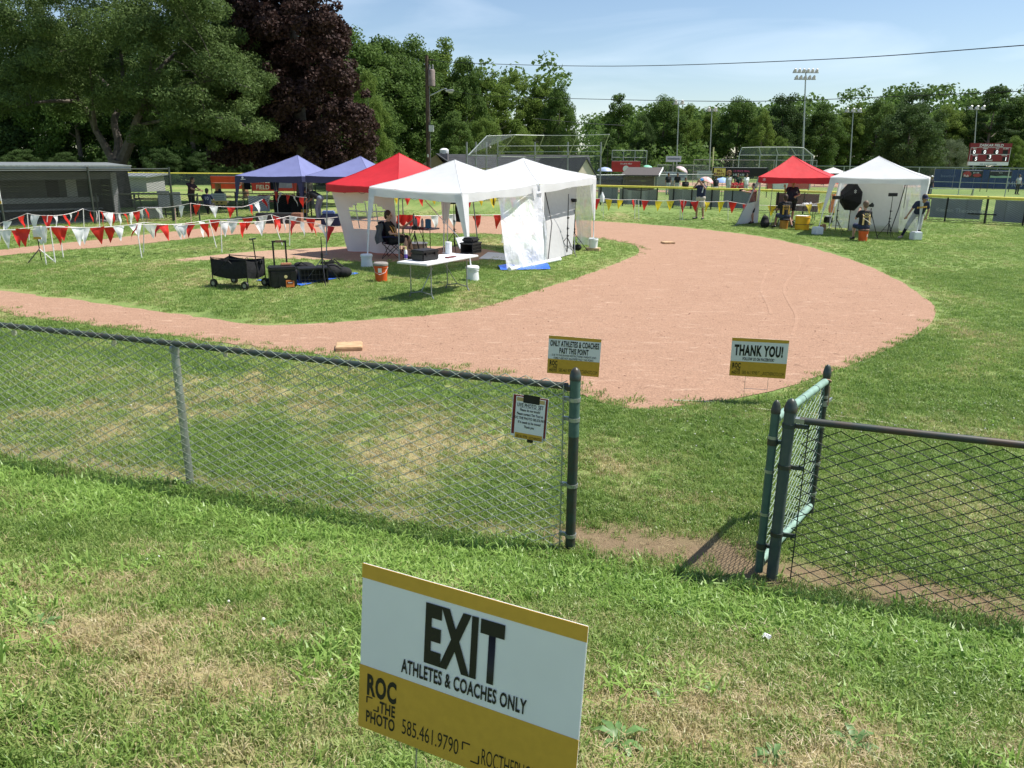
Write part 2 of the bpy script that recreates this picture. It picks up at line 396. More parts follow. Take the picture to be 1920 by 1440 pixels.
def poly_sheet(name, outer, holes, z, m, parent=None):
    V = list(outer); E = [(i, (i+1) % len(outer)) for i in range(len(outer))]
    for h in holes:
        o = len(V); V += h; E += [(o+i, o+(i+1) % len(h)) for i in range(len(h))]
    r = delaunay_2d_cdt(V, E, [], 0, 1e-5)
    cv, cf = r[0], r[2]; keep = []
    for f in cf:
        c = sum((cv[i] for i in f), Vector((0, 0)))/len(f)
        if in_poly(c.x, c.y, outer) and not any(in_poly(c.x, c.y, h) for h in holes): keep.append(tuple(f))
    mb = MB(); mb.add([(p.x, p.y, z) for p in cv], keep); o = mb.build(name, m, parent)
    if o.data.polygons and o.data.polygons[0].normal.z < 0: o.data.flip_normals()
    return o
def dirt_mat(name, ca, cb, cc):
    m = bpy.data.materials.new(name); m.use_nodes = True; t = m.node_tree; L = t.links.new; b = t.nodes['Principled BSDF']
    b.inputs['Roughness'].default_value = 0.95; b.inputs['Specular IOR Level'].default_value = 0.1
    g = N(t, 'ShaderNodeNewGeometry')
    n1 = N(t, 'ShaderNodeTexNoise'); n1.inputs['Scale'].default_value = 0.9; n1.inputs['Detail'].default_value = 8; n1.inputs['Roughness'].default_value = 0.65
    n2 = N(t, 'ShaderNodeTexNoise'); n2.inputs['Scale'].default_value = 34; n2.inputs['Detail'].default_value = 5; n2.inputs['Roughness'].default_value = 0.7
    mp = N(t, 'ShaderNodeMapping'); mp.inputs['Scale'].default_value = (1.3, 4.0, 1); mp.inputs['Rotation'].default_value = (0, 0, 0.18)
    n3 = N(t, 'ShaderNodeTexNoise'); n3.inputs['Scale'].default_value = 2.0; n3.inputs['Detail'].default_value = 6; n3.inputs['Roughness'].default_value = 0.62; n3.inputs['Distortion'].default_value = 0.8
    L(g.outputs['Position'], n1.inputs['Vector']); L(g.outputs['Position'], n2.inputs['Vector']); L(g.outputs['Position'], mp.inputs[0]); L(mp.outputs[0], n3.inputs['Vector'])
    m1 = N(t, 'ShaderNodeMix', data_type='RGBA'); m1.inputs[6].default_value = (*ca, 1); m1.inputs[7].default_value = (*cb, 1); L(n1.outputs['Fac'], m1.inputs[0])
    rr = N(t, 'ShaderNodeValToRGB'); rr.color_ramp.elements[0].position = 0.56; rr.color_ramp.elements[1].position = 0.72; L(n3.outputs['Fac'], rr.inputs[0])
    m2 = N(t, 'ShaderNodeMix', data_type='RGBA'); m2.inputs[7].default_value = (*cc, 1); L(rr.outputs[0], m2.inputs[0]); L(m1.outputs[2], m2.inputs[6])
    r2 = N(t, 'ShaderNodeMapRange'); r2.inputs[1].default_value = 0.3; r2.inputs[2].default_value = 0.7; r2.inputs[3].default_value = 0.72; r2.inputs[4].default_value = 1.22; L(n2.outputs['Fac'], r2.inputs[0])
    m3 = N(t, 'ShaderNodeMix', data_type='RGBA', blend_type='MULTIPLY'); m3.inputs[0].default_value = 1; L(m2.outputs[2], m3.inputs[6]); L(r2.outputs[0], m3.inputs[7])
    L(m3.outputs[2], b.inputs['Base Color'])
    vo = N(t, 'ShaderNodeTexNoise'); vo.inputs['Scale'].default_value = 7.5; vo.inputs['Detail'].default_value = 3; vo.inputs['Distortion'].default_value = 1.6; L(g.outputs['Position'], vo.inputs['Vector'])
    vr = N(t, 'ShaderNodeMapRange'); vr.inputs[1].default_value = 0.27; vr.inputs[2].default_value = 0.40; vr.inputs[3].default_value = 0.70; vr.inputs[4].default_value = 1.0; L(vo.outputs['Fac'], vr.inputs[0])
    m4 = N(t, 'ShaderNodeMix', data_type='RGBA', blend_type='MULTIPLY'); m4.inputs[0].default_value = 1; L(m3.outputs[2], m4.inputs[6]); L(vr.outputs[0], m4.inputs[7]); L(m4.outputs[2], b.inputs['Base Color'])
    sm = N(t, 'ShaderNodeMath', operation='ADD'); L(n2.outputs['Fac'], sm.inputs[0]); L(n3.outputs['Fac'], sm.inputs[1])
    bp = N(t, 'ShaderNodeBump'); bp.inputs['Strength'].default_value = 0.7; bp.inputs['Distance'].default_value = 0.03; L(sm.outputs[0], bp.inputs['Height']); L(bp.outputs[0], b.inputs['Normal'])
    return m
DIRT = dirt_mat('infield_clay', (0.335, 0.203, 0.137), (0.41, 0.256, 0.176), (0.485, 0.328, 0.236))
DIRT2 = dirt_mat('pale_clay', (0.37, 0.24, 0.165), (0.43, 0.29, 0.20), (0.49, 0.34, 0.245))
infield = poly_sheet('infield_dirt', P_out, [P_in], 0.008, DIRT); tag(infield, kind='structure')
mound = poly_sheet('pitching_dirt', P_m, [], 0.006, DIRT2); tag(mound, kind='structure')
def strip(mb, pts, wd, z):
    pts = [Vector(p[:2]) for p in pts]
    for i in range(len(pts)-1):
        d = (pts[i+1]-pts[i]).normalized(); nn = Vector((-d.y, d.x))*wd/2
        d2 = (pts[min(i+2, len(pts)-1)]-pts[min(i+1, len(pts)-2)]).normalized(); n2 = Vector((-d2.y, d2.x))*wd/2
        a, b_ = pts[i], pts[i+1]
        mb.add([(a.x-nn.x, a.y-nn.y, z), (b_.x-n2.x, b_.y-n2.y, z), (b_.x+n2.x, b_.y+n2.y, z), (a.x+nn.x, a.y+nn.y, z)], [(0, 1, 2, 3)])
def cat(pts, n=8):
    out = []; P = [Vector(p) for p in pts]; P = [2*P[0]-P[1]]+P+[2*P[-1]-P[-2]]
    for i in range(1, len(P)-2):
        p0, p1, p2, p3 = P[i-1:i+3]
        for k in range(n):
            s = k/n; out.append(0.5*(2*p1+(p2-p0)*s+(2*p0-5*p1+4*p2-p3)*s*s+(3*p1-p0-3*p2+p3)*s**3))
    out.append(P[-2]); return out
TRK = dirt_mat('compacted_clay', (0.365, 0.222, 0.15), (0.435, 0.273, 0.19), (0.51, 0.345, 0.25))
for px in ([(1497, 478), (1500, 500), (1478, 525), (1470, 545), (1478, 565), (1492, 590), (1492, 610), (1485, 630)], [(1440, 505), (1430, 530), (1428, 548), (1440, 572), (1445, 590)]):
    mb = MB(); strip(mb, cat([G(u, v) for u, v in px]), 0.055, 0.0125); o = mb.build('wheel_track', TRK, infield)
mb = MB(); strip(mb, cat([G(u, v) for u, v in ((1262, 752), (1300, 753), (1360, 757), (1425, 768), (1500, 776), (1600, 785), (1700, 800))]), 0.035, 0.013)
tag(mb.build('chalk_line', mat('faded_chalk', (0.48, 0.44, 0.36), 0.9, var=0.5, vscale=7, c2=(0.15, 0.16, 0.07))), kind='structure')
# clay of the far diamonds
for k, (x0, y0, rx, ry) in enumerate(((34, 98, 22, 9), (9, 74, 11, 3.0), (70, 125, 30, 10))):
    ring = [Vector((x0+rx*math.cos(a)*(1+0.08*math.sin(3*a)), y0+ry*math.sin(a))) for a in np.linspace(0, 2*PI, 40, endpoint=False)]
    tag(poly_sheet('far_infield_dirt', ring, [], 0.01, DIRT2), kind='structure')

# ================================================================== GRASS BLADES
def blade_clump(n, hmin, hmax, wid, spread, lean, seed):
    r = random.Random(seed); vs = []; fs = []
    for i in range(n):
        a = r.uniform(0, 2*PI); rr = spread*math.sqrt(r.random()); bx, by = rr*math.cos(a), rr*math.sin(a)
        h = r.uniform(hmin, hmax); da = r.uniform(0, 2*PI); ln = r.uniform(0.2, 1.0)*lean*h
        dx, dy = math.cos(da), math.sin(da); sx, sy = -dy, dx; w_ = wid*r.uniform(0.7, 1.25)/2
        o = len(vs); q = r.uniform(0.3, 0.45); tipz = h*(1-0.35*min(1, ln/h))
        vs += [(bx-sx*w_, by-sy*w_, -0.005), (bx+sx*w_, by+sy*w_, -0.005),
               (bx+dx*ln*q+sx*w_*.85, by+dy*ln*q+sy*w_*.85, h*0.6), (bx+dx*ln*q-sx*w_*.85, by+dy*ln*q-sy*w_*.85, h*0.6),
               (bx+dx*ln, by+dy*ln, tipz)]
        fs += [(o, o+1, o+2, o+3), (o+3, o+2, o+4)]
    me = bpy.data.meshes.new('blade_clump'); me.from_pydata(vs, [], fs); return me
def blade_mat(name, ramp, trans=0.42):
    m = bpy.data.materials.new(name); m.use_nodes = True; t = m.node_tree; L = t.links.new; b = t.nodes['Principled BSDF']; out = t.nodes['Material Output']
    b.inputs['Roughness'].default_value = 0.42; b.inputs['Specular IOR Level'].default_value = 0.45
    g, big, at = turf_nodes(t, True)
    oi = N(t, 'ShaderNodeObjectInfo')
    a1 = N(t, 'ShaderNodeMath', operation='MULTIPLY_ADD'); a1.inputs[1].default_value = 0.55; L(oi.outputs['Random'], a1.inputs[0])
    a2 = N(t, 'ShaderNodeMath', operation='MULTIPLY'); a2.inputs[1].default_value = 0.55; L(at.outputs['Fac'], a2.inputs[0]); L(a2.outputs[0], a1.inputs[2])
    r1 = N(t, 'ShaderNodeValToRGB'); e = r1.color_ramp.elements
    e[0].position = ramp[0][0]; e[0].color = (*ramp[0][1], 1); e[1].position = ramp[-1][0]; e[1].color = (*ramp[-1][1], 1)
    for p, c in ramp[1:-1]: e.new(p).color = (*c, 1)
    L(a1.outputs[0], r1.inputs[0]); L(r1.outputs[0], b.inputs['Base Color'])
    tr = N(t, 'ShaderNodeBsdfTranslucent'); L(r1.outputs[0], tr.inputs['Color'])
    ms = N(t, 'ShaderNodeMixShader'); ms.inputs[0].default_value = trans; L(b.outputs[0], ms.inputs[1]); L(tr.outputs[0], ms.inputs[2]); L(ms.outputs[0], out.inputs[0])
    return m
BLADE = blade_mat('grass_blade', [(0.06, (0.130, 0.225, 0.044)), (0.40, (0.240, 0.360, 0.080)), (0.64, (0.295, 0.375, 0.108)), (0.84, (0.43, 0.40, 0.19)), (1.0, (0.50, 0.41, 0.225))])
WEED = blade_mat('weed_blade', [(0.0, (0.16, 0.29, 0.05)), (0.5, (0.30, 0.46, 0.10)), (1.0, (0.39, 0.52, 0.16))], 0.45)
STRAW = blade_mat('straw_blade', [(0.0, (0.34, 0.30, 0.14)), (0.6, (0.52, 0.42, 0.235)), (1.0, (0.58, 0.48, 0.30))], 0.3)
def protos(specs, m, tag_):
    c = bpy.data.collections.new(tag_)
    for i, s in enumerate(specs):
        me = blade_clump(*s, seed=i*17+len(tag_)); me.materials.append(m); o = bpy.data.objects.new('blade_clump', me); c.objects.link(o)
    return c
C_SHORT = protos([(26, .022, .050, .0050, .055, 1.0), (24, .020, .060, .0044, .06, 1.1), (30, .018, .045, .0052, .06, .9)], BLADE, 'short')
C_WEED = protos([(12, .05, .11, .0100, .035, 1.3), (10, .05, .13, .0120, .04, 1.4), (14, .035, .085, .0090, .045, 1.5)], WEED, 'weed')
C_STRAW = protos([(26, .012, .035, .0024, .06, 2.0), (24, .01, .04, .0022, .07, 2.4)], STRAW, 'straw')
C_MID = protos([(30, .025, .05, .008, .10, .9), (26, .02, .055, .007, .11, 1.0)], BLADE, 'mid')

CLOVER = mat('clover_flower', (.62, .62, .55), .8, var=.2)
CLOD = mat('clay_clod', (.36, .21, .145), .95, var=.3, vscale=30)
C_CLOVER = bpy.data.collections.new('clover'); C_CLOD = bpy.data.collections.new('clods')
for k in range(2):
    me = MB().ball((0, 0, .035+.012*k), (.007, .007, .006), 4).mesh('clover_flower'); me.materials.append(CLOVER); C_CLOVER.objects.link(bpy.data.objects.new('clover_flower', me))
    mb = MB().ball((0, 0, .004), (.013, .010, .008), 4); mb.v = [tuple(Vector(p)*(1+.35*mnoise.noise(Vector(p)*90+Vector((k, 0, 0))))) for p in mb.v]; me = mb.mesh('clay_clod'); me.materials.append(CLOD); C_CLOD.objects.link(bpy.data.objects.new('clay_clod', me))

def scatter(name, x0, x1, y0, y1, step, dens, layers, view=True):
    """turf patch whose geometry nodes stand blade clumps on it; dens(x,y) -> one density per layer"""
    gx = np.arange(x0, x1+step, step); gy = np.arange(y0, y1+step, step); vs = []; D = [[] for _ in layers]; dr = []
    for y in gy:
        for x in gx:
            vs.append((x, y, terrain(x, y))); dr.append(dryness(x, y))
            for k, q in enumerate(dens(x, y)): D[k].append(q)
    n = len(gx); V = np.array(vs); fs = []
    for j in range(len(gy)-1):
        for i in range(n-1):
            a = j*n+i; cx, cy = gx[i]+step/2, gy[j]+step/2
            if view and abs(cx) > 0.72*max(cy, 0)*1.03+2.6: continue
            if any(D[k][a] > 0 for k in range(len(layers))): fs.append((a, a+1, a+n+1, a+n))
    me = bpy.data.meshes.new(name); me.from_pydata(vs, [], fs)
    a = me.attributes.new('dry', 'FLOAT', 'POINT'); a.data.foreach_set('value', dr)
    for k in range(len(layers)):
        a = me.attributes.new('d%d' % k, 'FLOAT', 'POINT'); a.data.foreach_set('value', D[k])
    o = bpy.data.objects.new(name, me); col.objects.link(o); tag(o, kind='stuff')
    ng = bpy.data.node_groups.new(name, 'GeometryNodeTree'); ng.interface.new_socket('Geometry', in_out='INPUT', socket_type='NodeSocketGeometry'); ng.interface.new_socket('Geometry', in_out='OUTPUT', socket_type='NodeSocketGeometry')
    gi = N(ng, 'NodeGroupInput'); go = N(ng, 'NodeGroupOutput'); jn = N(ng, 'GeometryNodeJoinGeometry'); L = ng.links.new
    for k, (c, smin, smax, tilt) in enumerate(layers):
        na = N(ng, 'GeometryNodeInputNamedAttribute', data_type='FLOAT'); na.inputs['Name'].default_value = 'd%d' % k
        dp = N(ng, 'GeometryNodeDistributePointsOnFaces', distribute_method='RANDOM'); dp.inputs['Seed'].default_value = k+3
        L(gi.outputs[0], dp.inputs['Mesh']); L(na.outputs['Attribute'], dp.inputs['Density'])
        ci = N(ng, 'GeometryNodeCollectionInfo'); ci.inputs['Collection'].default_value = c; ci.inputs['Separate Children'].default_value = True; ci.inputs['Reset Children'].default_value = True
        ip = N(ng, 'GeometryNodeInstanceOnPoints'); ip.inputs['Pick Instance'].default_value = True
        rv = N(ng, 'FunctionNodeRandomValue', data_type='FLOAT_VECTOR'); rv.inputs[0].default_value = (-tilt, -tilt, 0); rv.inputs[1].default_value = (tilt, tilt, 6.283)
        rs = N(ng, 'FunctionNodeRandomValue', data_type='FLOAT'); rs.inputs[2].default_value = smin; rs.inputs[3].default_value = smax
        L(dp.outputs['Points'], ip.inputs['Points']); L(ci.outputs[0], ip.inputs['Instance']); L(rv.outputs[0], ip.inputs['Rotation']); L(rs.outputs[1], ip.inputs['Scale']); L(ip.outputs[0], jn.inputs[0])
    L(jn.outputs[0], go.inputs[0]); md = o.modifiers.new('scatter', 'NODES'); md.node_group = ng
    return o
def weedy(x, y): 
    return max(0, mnoise.noise(Vector((x*1.1+3, y*1.1, 21)))+0.35*mnoise.noise(Vector((x*4, y*4, 2)))-0.02)
def d_near(x, y):
    if y > 8.4: return (0, 0, 0, 0)
    bare = bareness(x, y); dry = dryness(x, y); d = y-fence_y(x); nearf = 1.0 if y < 6 else 0.6
    if in_poly(x, y, P_out): return (0, 0, 0, 0)
    tuft = max(.22, min(1.5, .78+1.5*mnoise.noise(Vector((x*3.7, y*4.4, 12)))+.5*mnoise.noise(Vector((x*9, y*9, 6)))))
    s = 1080*(1-0.97*bare)*(1-0.80*dry)*nearf*tuft
    wv = 800*weedy(x, y)*(1-bare)*(1-0.5*dry) if d < 0 else 28*weedy(x, y)*(1-bare)
    if -1.3 < d < -0.12: s *= 1.15; wv += 260*math.exp(-((d+.6)/.45)**2)
    clv = max(0, mnoise.noise(Vector((x*.8, y*.8, 55)))-.25)*14+(7 if x > 1.6 and d > .6 else 0)
    return (s, wv, 320*max(0, dry-.15)*(1-bare)*nearf+60*bare, clv*(1-bare))
grass_near = scatter('bank_grass', -7.2, 7.4, 0.7, 8.4, 0.13, d_near, [(C_SHORT, .75, 1.35, .3), (C_WEED, .6, 1.25, .35), (C_STRAW, .8, 1.4, .4), (C_CLOVER, .7, 1.3, .3)])
def d_mid(x, y):
    if in_poly(x, y, P_out) and not in_poly(x, y, P_in): return (0,)
    if in_poly(x, y, P_m): return (0,)
    return ((210 if y < 13 else 110 if y < 20 else 55 if y < 28 else max(6, 55-3.2*(y-28)))*(1-0.45*dryness(x, y)),)
grass_mid = scatter('field_grass', -24, 30, 8.2, 43, 0.3, d_mid, [(C_MID, .7, 1.25, .25)])

def d_clod(x, y):
    if not in_poly(x, y, P_out) or in_poly(x, y, P_in): return (0,)
    return (max(1.0, 16*(.4+mnoise.noise(Vector((x*.9, y*.9, 3)))))*(1 if y < 14 else .5),)
clods = scatter('clay_clods', -9, 13, 7.4, 22, 0.3, d_clod, [(C_CLOD, .5, 1.7, .6)])

# broad-leaved weeds growing on the bank: single plants
def weed_plant(x, y, s, label, n=9):
    t = thing('weed_plant', label, 'weed', (x, y, terrain(x, y)), rnd.uniform(0, 6), 'broad-leaved weeds on the bank')
    for i in range(n):
        a = 2*PI*i/n+rnd.uniform(-.3, .3); ln = s*rnd.uniform(.75, 1.15); w_ = ln*rnd.uniform(.22, .32); up = rnd.uniform(.25, .75)
        d = Vector((math.cos(a), math.sin(a), 0)); sd = Vector((-d.y, d.x, 0)); mb = MB()
        pr = [(0.0, .12), (.3, .7), (.6, 1.0), (.85, .6), (1.0, .04)]; vs = []
        for k, (q, ww) in enumerate(pr):
            c = d*(ln*q)+Vector((0, 0, up*ln*math.sin(min(1, q*1.15)*2.6)*.55))
            vs += [c-sd*w_*ww/2+Vector((0, 0, .12*w_*ww)), c, c+sd*w_*ww/2+Vector((0, 0, .12*w_*ww))]
        fs = []
        for k in range(4): fs += [(k*3, k*3+1, k*3+4, k*3+3), (k*3+1, k*3+2, k*3+5, k*3+4)]
        mb.add(vs, fs).build('leaf', WEEDLEAF, t, True)
WEEDLEAF = mat('weed_leaf', (0.15, 0.27, 0.085), 0.45, var=0.35, vscale=25, trans=0.3)
for (u, v, s, lb) in ((1195, 1140, .10, 'broad-leaved weed in the grass just in front of the gateway'), (1255, 1155, .085, 'pale broad-leaved weed in the grass in front of the gate post'), (1240, 1315, .075, 'dark weed rosette right of the EXIT sign beside dry straw'), (1335, 1300, .07, 'small grey-green rosette above the large dry patch'), (1600, 1400, .095, 'weed rosette at the bottom edge below the right-hand straw patch'), (1160, 1395, .105, 'large dark weed at the right edge of the EXIT sign'), (1450, 1428, .08, 'dark weed rosette on the straw at the bottom edge'), (520, 1185, .08, 'bright weed left of the EXIT sign in tall grass'), (70, 1175, .095, 'narrow-leaved weed rosette at the left edge of the bank')):
    p = Vector((0, 0, H)); d = ray(u, v)
    tt = 0.5
    while (p+d*tt).z > terrain((p+d*tt).x, (p+d*tt).y) and tt < 9: tt += 0.01
    q = p+d*tt; weed_plant(q.x, q.y, s, lb, 10)
# a scrap of white paper in the grass
q = Vector((1.32, 3.45)); mb = MB(); mb.grid(lambda a, b_: Vector((a*.045-.022, b_*.03-.015, .045+.012*math.sin(a*7+b_*5))), 5, 4)
o = mb.build('paper_scrap', SIGNW, None, True); o.location = (q.x, q.y, terrain(q.x, q.y)); tag(o, 'small crumpled scrap of white paper on the grass before the right-hand fence', 'litter')
# ================================================================== TREES
def leaf_mat(name, ca, cb, trans=0.35, scale=0.5):
    m = bpy.data.materials.new(name); m.use_nodes = True; t = m.node_tree; L = t.links.new; b = t.nodes['Principled BSDF']; out = t.nodes['Material Output']
    b.inputs['Roughness'].default_value = 0.68; b.inputs['Specular IOR Level'].default_value = 0.16
    g = N(t, 'ShaderNodeNewGeometry'); oi = N(t, 'ShaderNodeObjectInfo')
    n1 = N(t, 'ShaderNodeTexNoise'); n1.inputs['Scale'].default_value = scale; n1.inputs['Detail'].default_value = 4; L(g.outputs['Position'], n1.inputs['Vector'])
    ad = N(t, 'ShaderNodeMath', operation='MULTIPLY_ADD'); ad.inputs[1].default_value = 0.5
    L(g.outputs['Random Per Island'], ad.inputs[0])
    a2 = N(t, 'ShaderNodeMath', operation='MULTIPLY_ADD'); a2.inputs[1].default_value = 0.35; L(oi.outputs['Random'], a2.inputs[0])
    a3 = N(t, 'ShaderNodeMath', operation='MULTIPLY_ADD'); a3.inputs[1].default_value = 0.6; a3.inputs[2].default_value = -0.2; L(n1.outputs['Fac'], a3.inputs[0]); L(a3.outputs[0], a2.inputs[2]); L(a2.outputs[0], ad.inputs[2])
    mx = N(t, 'ShaderNodeMix', data_type='RGBA'); mx.inputs[6].default_value = (*ca, 1); mx.inputs[7].default_value = (*cb, 1); L(ad.outputs[0], mx.inputs[0])
    L(mx.outputs[2], b.inputs['Base Color'])
    tr = N(t, 'ShaderNodeBsdfTranslucent'); L(mx.outputs[2], tr.inputs['Color'])
    ms = N(t, 'ShaderNodeMixShader'); ms.inputs[0].default_value = trans; L(b.outputs[0], ms.inputs[1]); L(tr.outputs[0], ms.inputs[2]); L(ms.outputs[0], out.inputs[0])
    return m
BARK = mat('grey_bark', (0.17, 0.145, 0.12), 0.9, var=0.4, vscale=5, bump=0.8, bscale=14)
LEAF_LOCUST = leaf_mat('locust_leaf', (0.066, 0.112, 0.032), (0.160, 0.226, 0.068), 0.38)
LEAF_BEECH = leaf_mat('purple_leaf', (0.025, 0.0155, 0.014), (0.085, 0.048, 0.040), 0.22)
LEAF_MID = leaf_mat('maple_leaf', (0.058, 0.112, 0.024), (0.135, 0.210, 0.050), 0.42, .25)
LEAF_LIGHT = leaf_mat('ash_leaf', (0.085, 0.150, 0.022), (0.200, 0.275, 0.062), 0.42, .25)
LEAF_DARK = leaf_mat('dark_leaf', (0.026, 0.058, 0.016), (0.085, 0.138, 0.040), 0.36, .25)
LEAF_GREY = leaf_mat('willow_leaf', (0.090, 0.125, 0.060), (0.185, 0.230, 0.125), 0.35, .4)

def leaf_mesh(name, C, Rd, n, ln, wd, m, rs, flat=0.7, up=0.55, droop=0.0, core=None):
    """n rhombic leaves spread through the clumps C (centres) with radii Rd; flatter, upward facing on top"""
    C = np.array(C); Rd = np.array(Rd); wts = Rd**2; idx = rs.choice(len(C), n, p=wts/wts.sum())
    d = rs.normal(size=(n, 3)); d /= np.linalg.norm(d, axis=1)[:, None]; rad = rs.rand(n)**0.45
    P = C[idx]+d*(rad*Rd[idx])[:, None]*np.array([1, 1, flat])
    nrm = rs.normal(size=(n, 3))*0.75+d*0.6+np.array([0, 0, up]); nrm /= np.linalg.norm(nrm, axis=1)[:, None]
    a = rs.normal(size=(n, 3)); a[:, 2] -= droop; a -= nrm*(a*nrm).sum(1)[:, None]; a /= np.linalg.norm(a, axis=1)[:, None]; bq = np.cross(nrm, a)
    s = (0.65+0.7*rs.rand(n))[:, None]
    V = np.stack([P-a*ln*s/2, P+bq*wd*s/2-a*ln*s*.05, P+a*ln*s/2, P-bq*wd*s/2-a*ln*s*.05], 1).reshape(-1, 3)
    if core is not None: pass
    me = bpy.data.meshes.new(name); me.vertices.add(4*n); me.vertices.foreach_set('co', V.ravel().astype(np.float32))
    me.loops.add(4*n); me.loops.foreach_set('vertex_index', np.arange(4*n, dtype=np.int32))
    me.polygons.add(n); me.polygons.foreach_set('loop_start', np.arange(0, 4*n, 4, dtype=np.int32)); me.polygons.foreach_set('loop_total', np.full(n, 4, dtype=np.int32))
    me.update(calc_edges=True); me.materials.append(m); return me
def crown_points(rs, n, shape, rmin, rmax, shell=0.55, lump=0.25, freq=2.2):
    """clump centres filling a unit crown profile shape(z in 0..1)->radius; lumpy outline"""
    C = []; R = []; sd = rs.rand()*50
    while len(C) < n:
        z = rs.rand(); a = rs.rand()*2*PI; q = shell+(1-shell)*rs.rand() if rs.rand() < 0.8 else rs.rand()
        r0 = shape(z); k = 1+lump*mnoise.noise(Vector((math.cos(a)*freq+sd, math.sin(a)*freq, z*4)))*1.6
        if rs.rand() > 0.25+r0: continue
        C.append((q*r0*k*math.cos(a), q*r0*k*math.sin(a), z+0.05*lump*rs.normal())); R.append(rmin+(rmax-rmin)*rs.rand())
    return np.array(C), np.array(R)
def trunk_mesh(name, h, r, limbs, rs, spread, z0=0.35, z1=0.8):
    mb = MB(); pts = [(0.1*h*0.05*rs.normal()*i/6, 0.1*h*0.05*rs.normal()*i/6, h*i/6) for i in range(7)]
    mb.path(pts, r, 8, [r*1.35, r, r*.9, r*.75, r*.55, r*.35, r*.12])
    for i in range(limbs):
        a = rs.rand()*2*PI; z = h*(z0+(z1-z0)*i/limbs); l = spread*(.6+.5*rs.rand())*(1-.5*i/limbs)
        d = Vector((math.cos(a), math.sin(a), 0)); b0 = Vector((0, 0, z))
        mb.path([b0, b0+d*l*.35+Vector((0, 0, l*.25)), b0+d*l*.7+Vector((0, 0, l*.55)), b0+d*l+Vector((0, 0, l*.7))], r, 6, [r*.45, r*.32, r*.2, r*.06])
    me = mb.mesh(name); me.materials.append(BARK); me.polygons.foreach_set('use_smooth', [True]*len(me.polygons)); return me

def oval(z): return max(0.0, math.sin(PI*min(1, max(0, z))**0.8))**0.7
def dome(z): return (1-max(0, (z-0.25)/0.75)**2.2)**0.5*min(1, 0.55+z*2.2) if z < 1 else 0
def cone(z): return 0.35+0.65*(1-z)**0.7 if z > .08 else .6
def column(z): return min(1, 0.7+z*1.4)*(1-max(0, (z-0.45)/0.55)**2)**0.5 if z < 1 else 0

# ---- prototypes for the trees of the far rows: unit = metres of a 15 m tree
PROTO = {}
def proto(key, shape, h, rad, z0, ncl, cr0, cr1, nleaf, ln, wd, m, seed, lump=.3, flat=.75, droop=0, shell=.55):
    rs = np.random.RandomState(seed); C, R = crown_points(rs, ncl, shape, cr0, cr1, shell, lump)
    C = C*np.array([rad, rad, h-z0])+np.array([0, 0, z0])
    PROTO[key] = (leaf_mesh('crown', C, R, int(nleaf*2.6), ln*.64, wd*.64, m, rs, flat, .5, droop), trunk_mesh('trunk', h*.85, h*.016, 7, rs, rad*.8), h, rad)
proto('maple', dome, 15, 5.0, .8, 150, .75, 1.5, 15000, .40, .30, LEAF_MID, 11)
proto('maple2', oval, 15, 4.6, .6, 140, .75, 1.4, 14000, .40, .30, LEAF_MID, 12, .4)
proto('ash', column, 15, 4.0, .8, 150, .6, 1.2, 15000, .38, .26, LEAF_LIGHT, 13, .45)
proto('ash2', dome, 15, 5.2, .6, 150, .7, 1.4, 15000, .38, .26, LEAF_LIGHT, 14, .35)
proto('oak', dome, 15, 6.0, .5, 160, .9, 1.7, 16000, .44, .34, LEAF_DARK, 15, .3)
proto('spruce', cone, 15, 3.4, .3, 140, .5, 1.0, 12000, .34, .16, LEAF_DARK, 16, .5, .5, 1)
proto('willow', dome, 15, 6.5, .4, 140, .9, 1.6, 15000, .50, .14, LEAF_GREY, 17, .35, .9, 1.5)
proto('poplar', oval, 15, 4.2, 3.0, 60, .7, 1.3, 5200, .46, .36, LEAF_MID, 18, .6, .8, 0, .2)
def tree(key, u, vtop, Y, label, wscale=1.0, group='trees along the far edge of the fields', name=None, vbase=None):
    cr, tk, h, rad = PROTO[key]; top = A(u, vtop, Y); s = top.z/h*1.04
    o = thing(name or {'spruce': 'spruce_tree', 'willow': 'willow_tree', 'oak': 'oak_tree', 'poplar': 'poplar_tree'}.get(key, 'ash_tree' if key.startswith('ash') else 'maple_tree'), label, 'tree', (top.x, Y, 0), rnd.uniform(0, 6.28), group)
    o.scale = (s*wscale, s*wscale, s)
    for nm, me in (('crown', cr), ('trunk', tk)):
        c = bpy.data.objects.new(nm, me); col.objects.link(c); c.parent = o
    return o
# left-hand belt behind the ball-field building, nearest first
BELT = [('maple', 655, 78, 76, 1.1, 'tall dark green maple right behind the purple-leaved tree'),
        ('maple2', 722, 84, 80, 1.0, 'tall green maple just left of the utility pole'),
        ('maple', 775, 92, 84, .95, 'tall maple whose top stands right at the utility pole'),
        ('ash', 832, 98, 88, 1.0, 'light green tall tree just right of the utility pole'),
        ('maple2', 870, 118, 86, .62, 'narrow dark tree right of the street lamp arm'),
        ('ash', 915, 146, 94, 1.15, 'light green round-topped tree over the left end of the backstop'),
        ('ash2', 968, 150, 98, .8, 'light green tree over the middle of the backstop'),
        ('ash', 1022, 158, 98, .95, 'light green tree right of the middle of the backstop'),
        ('maple', 1050, 172, 92, .62, 'rounded tree at the right end of the tall belt behind the backstop'),
        ('spruce', 1075, 262, 96, 1.0, 'small pointed tree at the sky gap behind the backstop corner'),
        ('ash2', 905, 232, 78, 1.0, 'low light green tree in front of the belt left of the backstop'),
        ('ash2', 985, 250, 88, 1.0, 'low light green tree seen through the backstop'),
        ('maple', 700, 190, 70, 1.0, 'low dark tree behind the red canopy tent'),
        ('maple2', 850, 215, 74, .9, 'low dark tree behind the small building with the chimney')]
for k, u, v, Y, ws, lb in BELT: tree(k, u, v, Y, lb, ws)
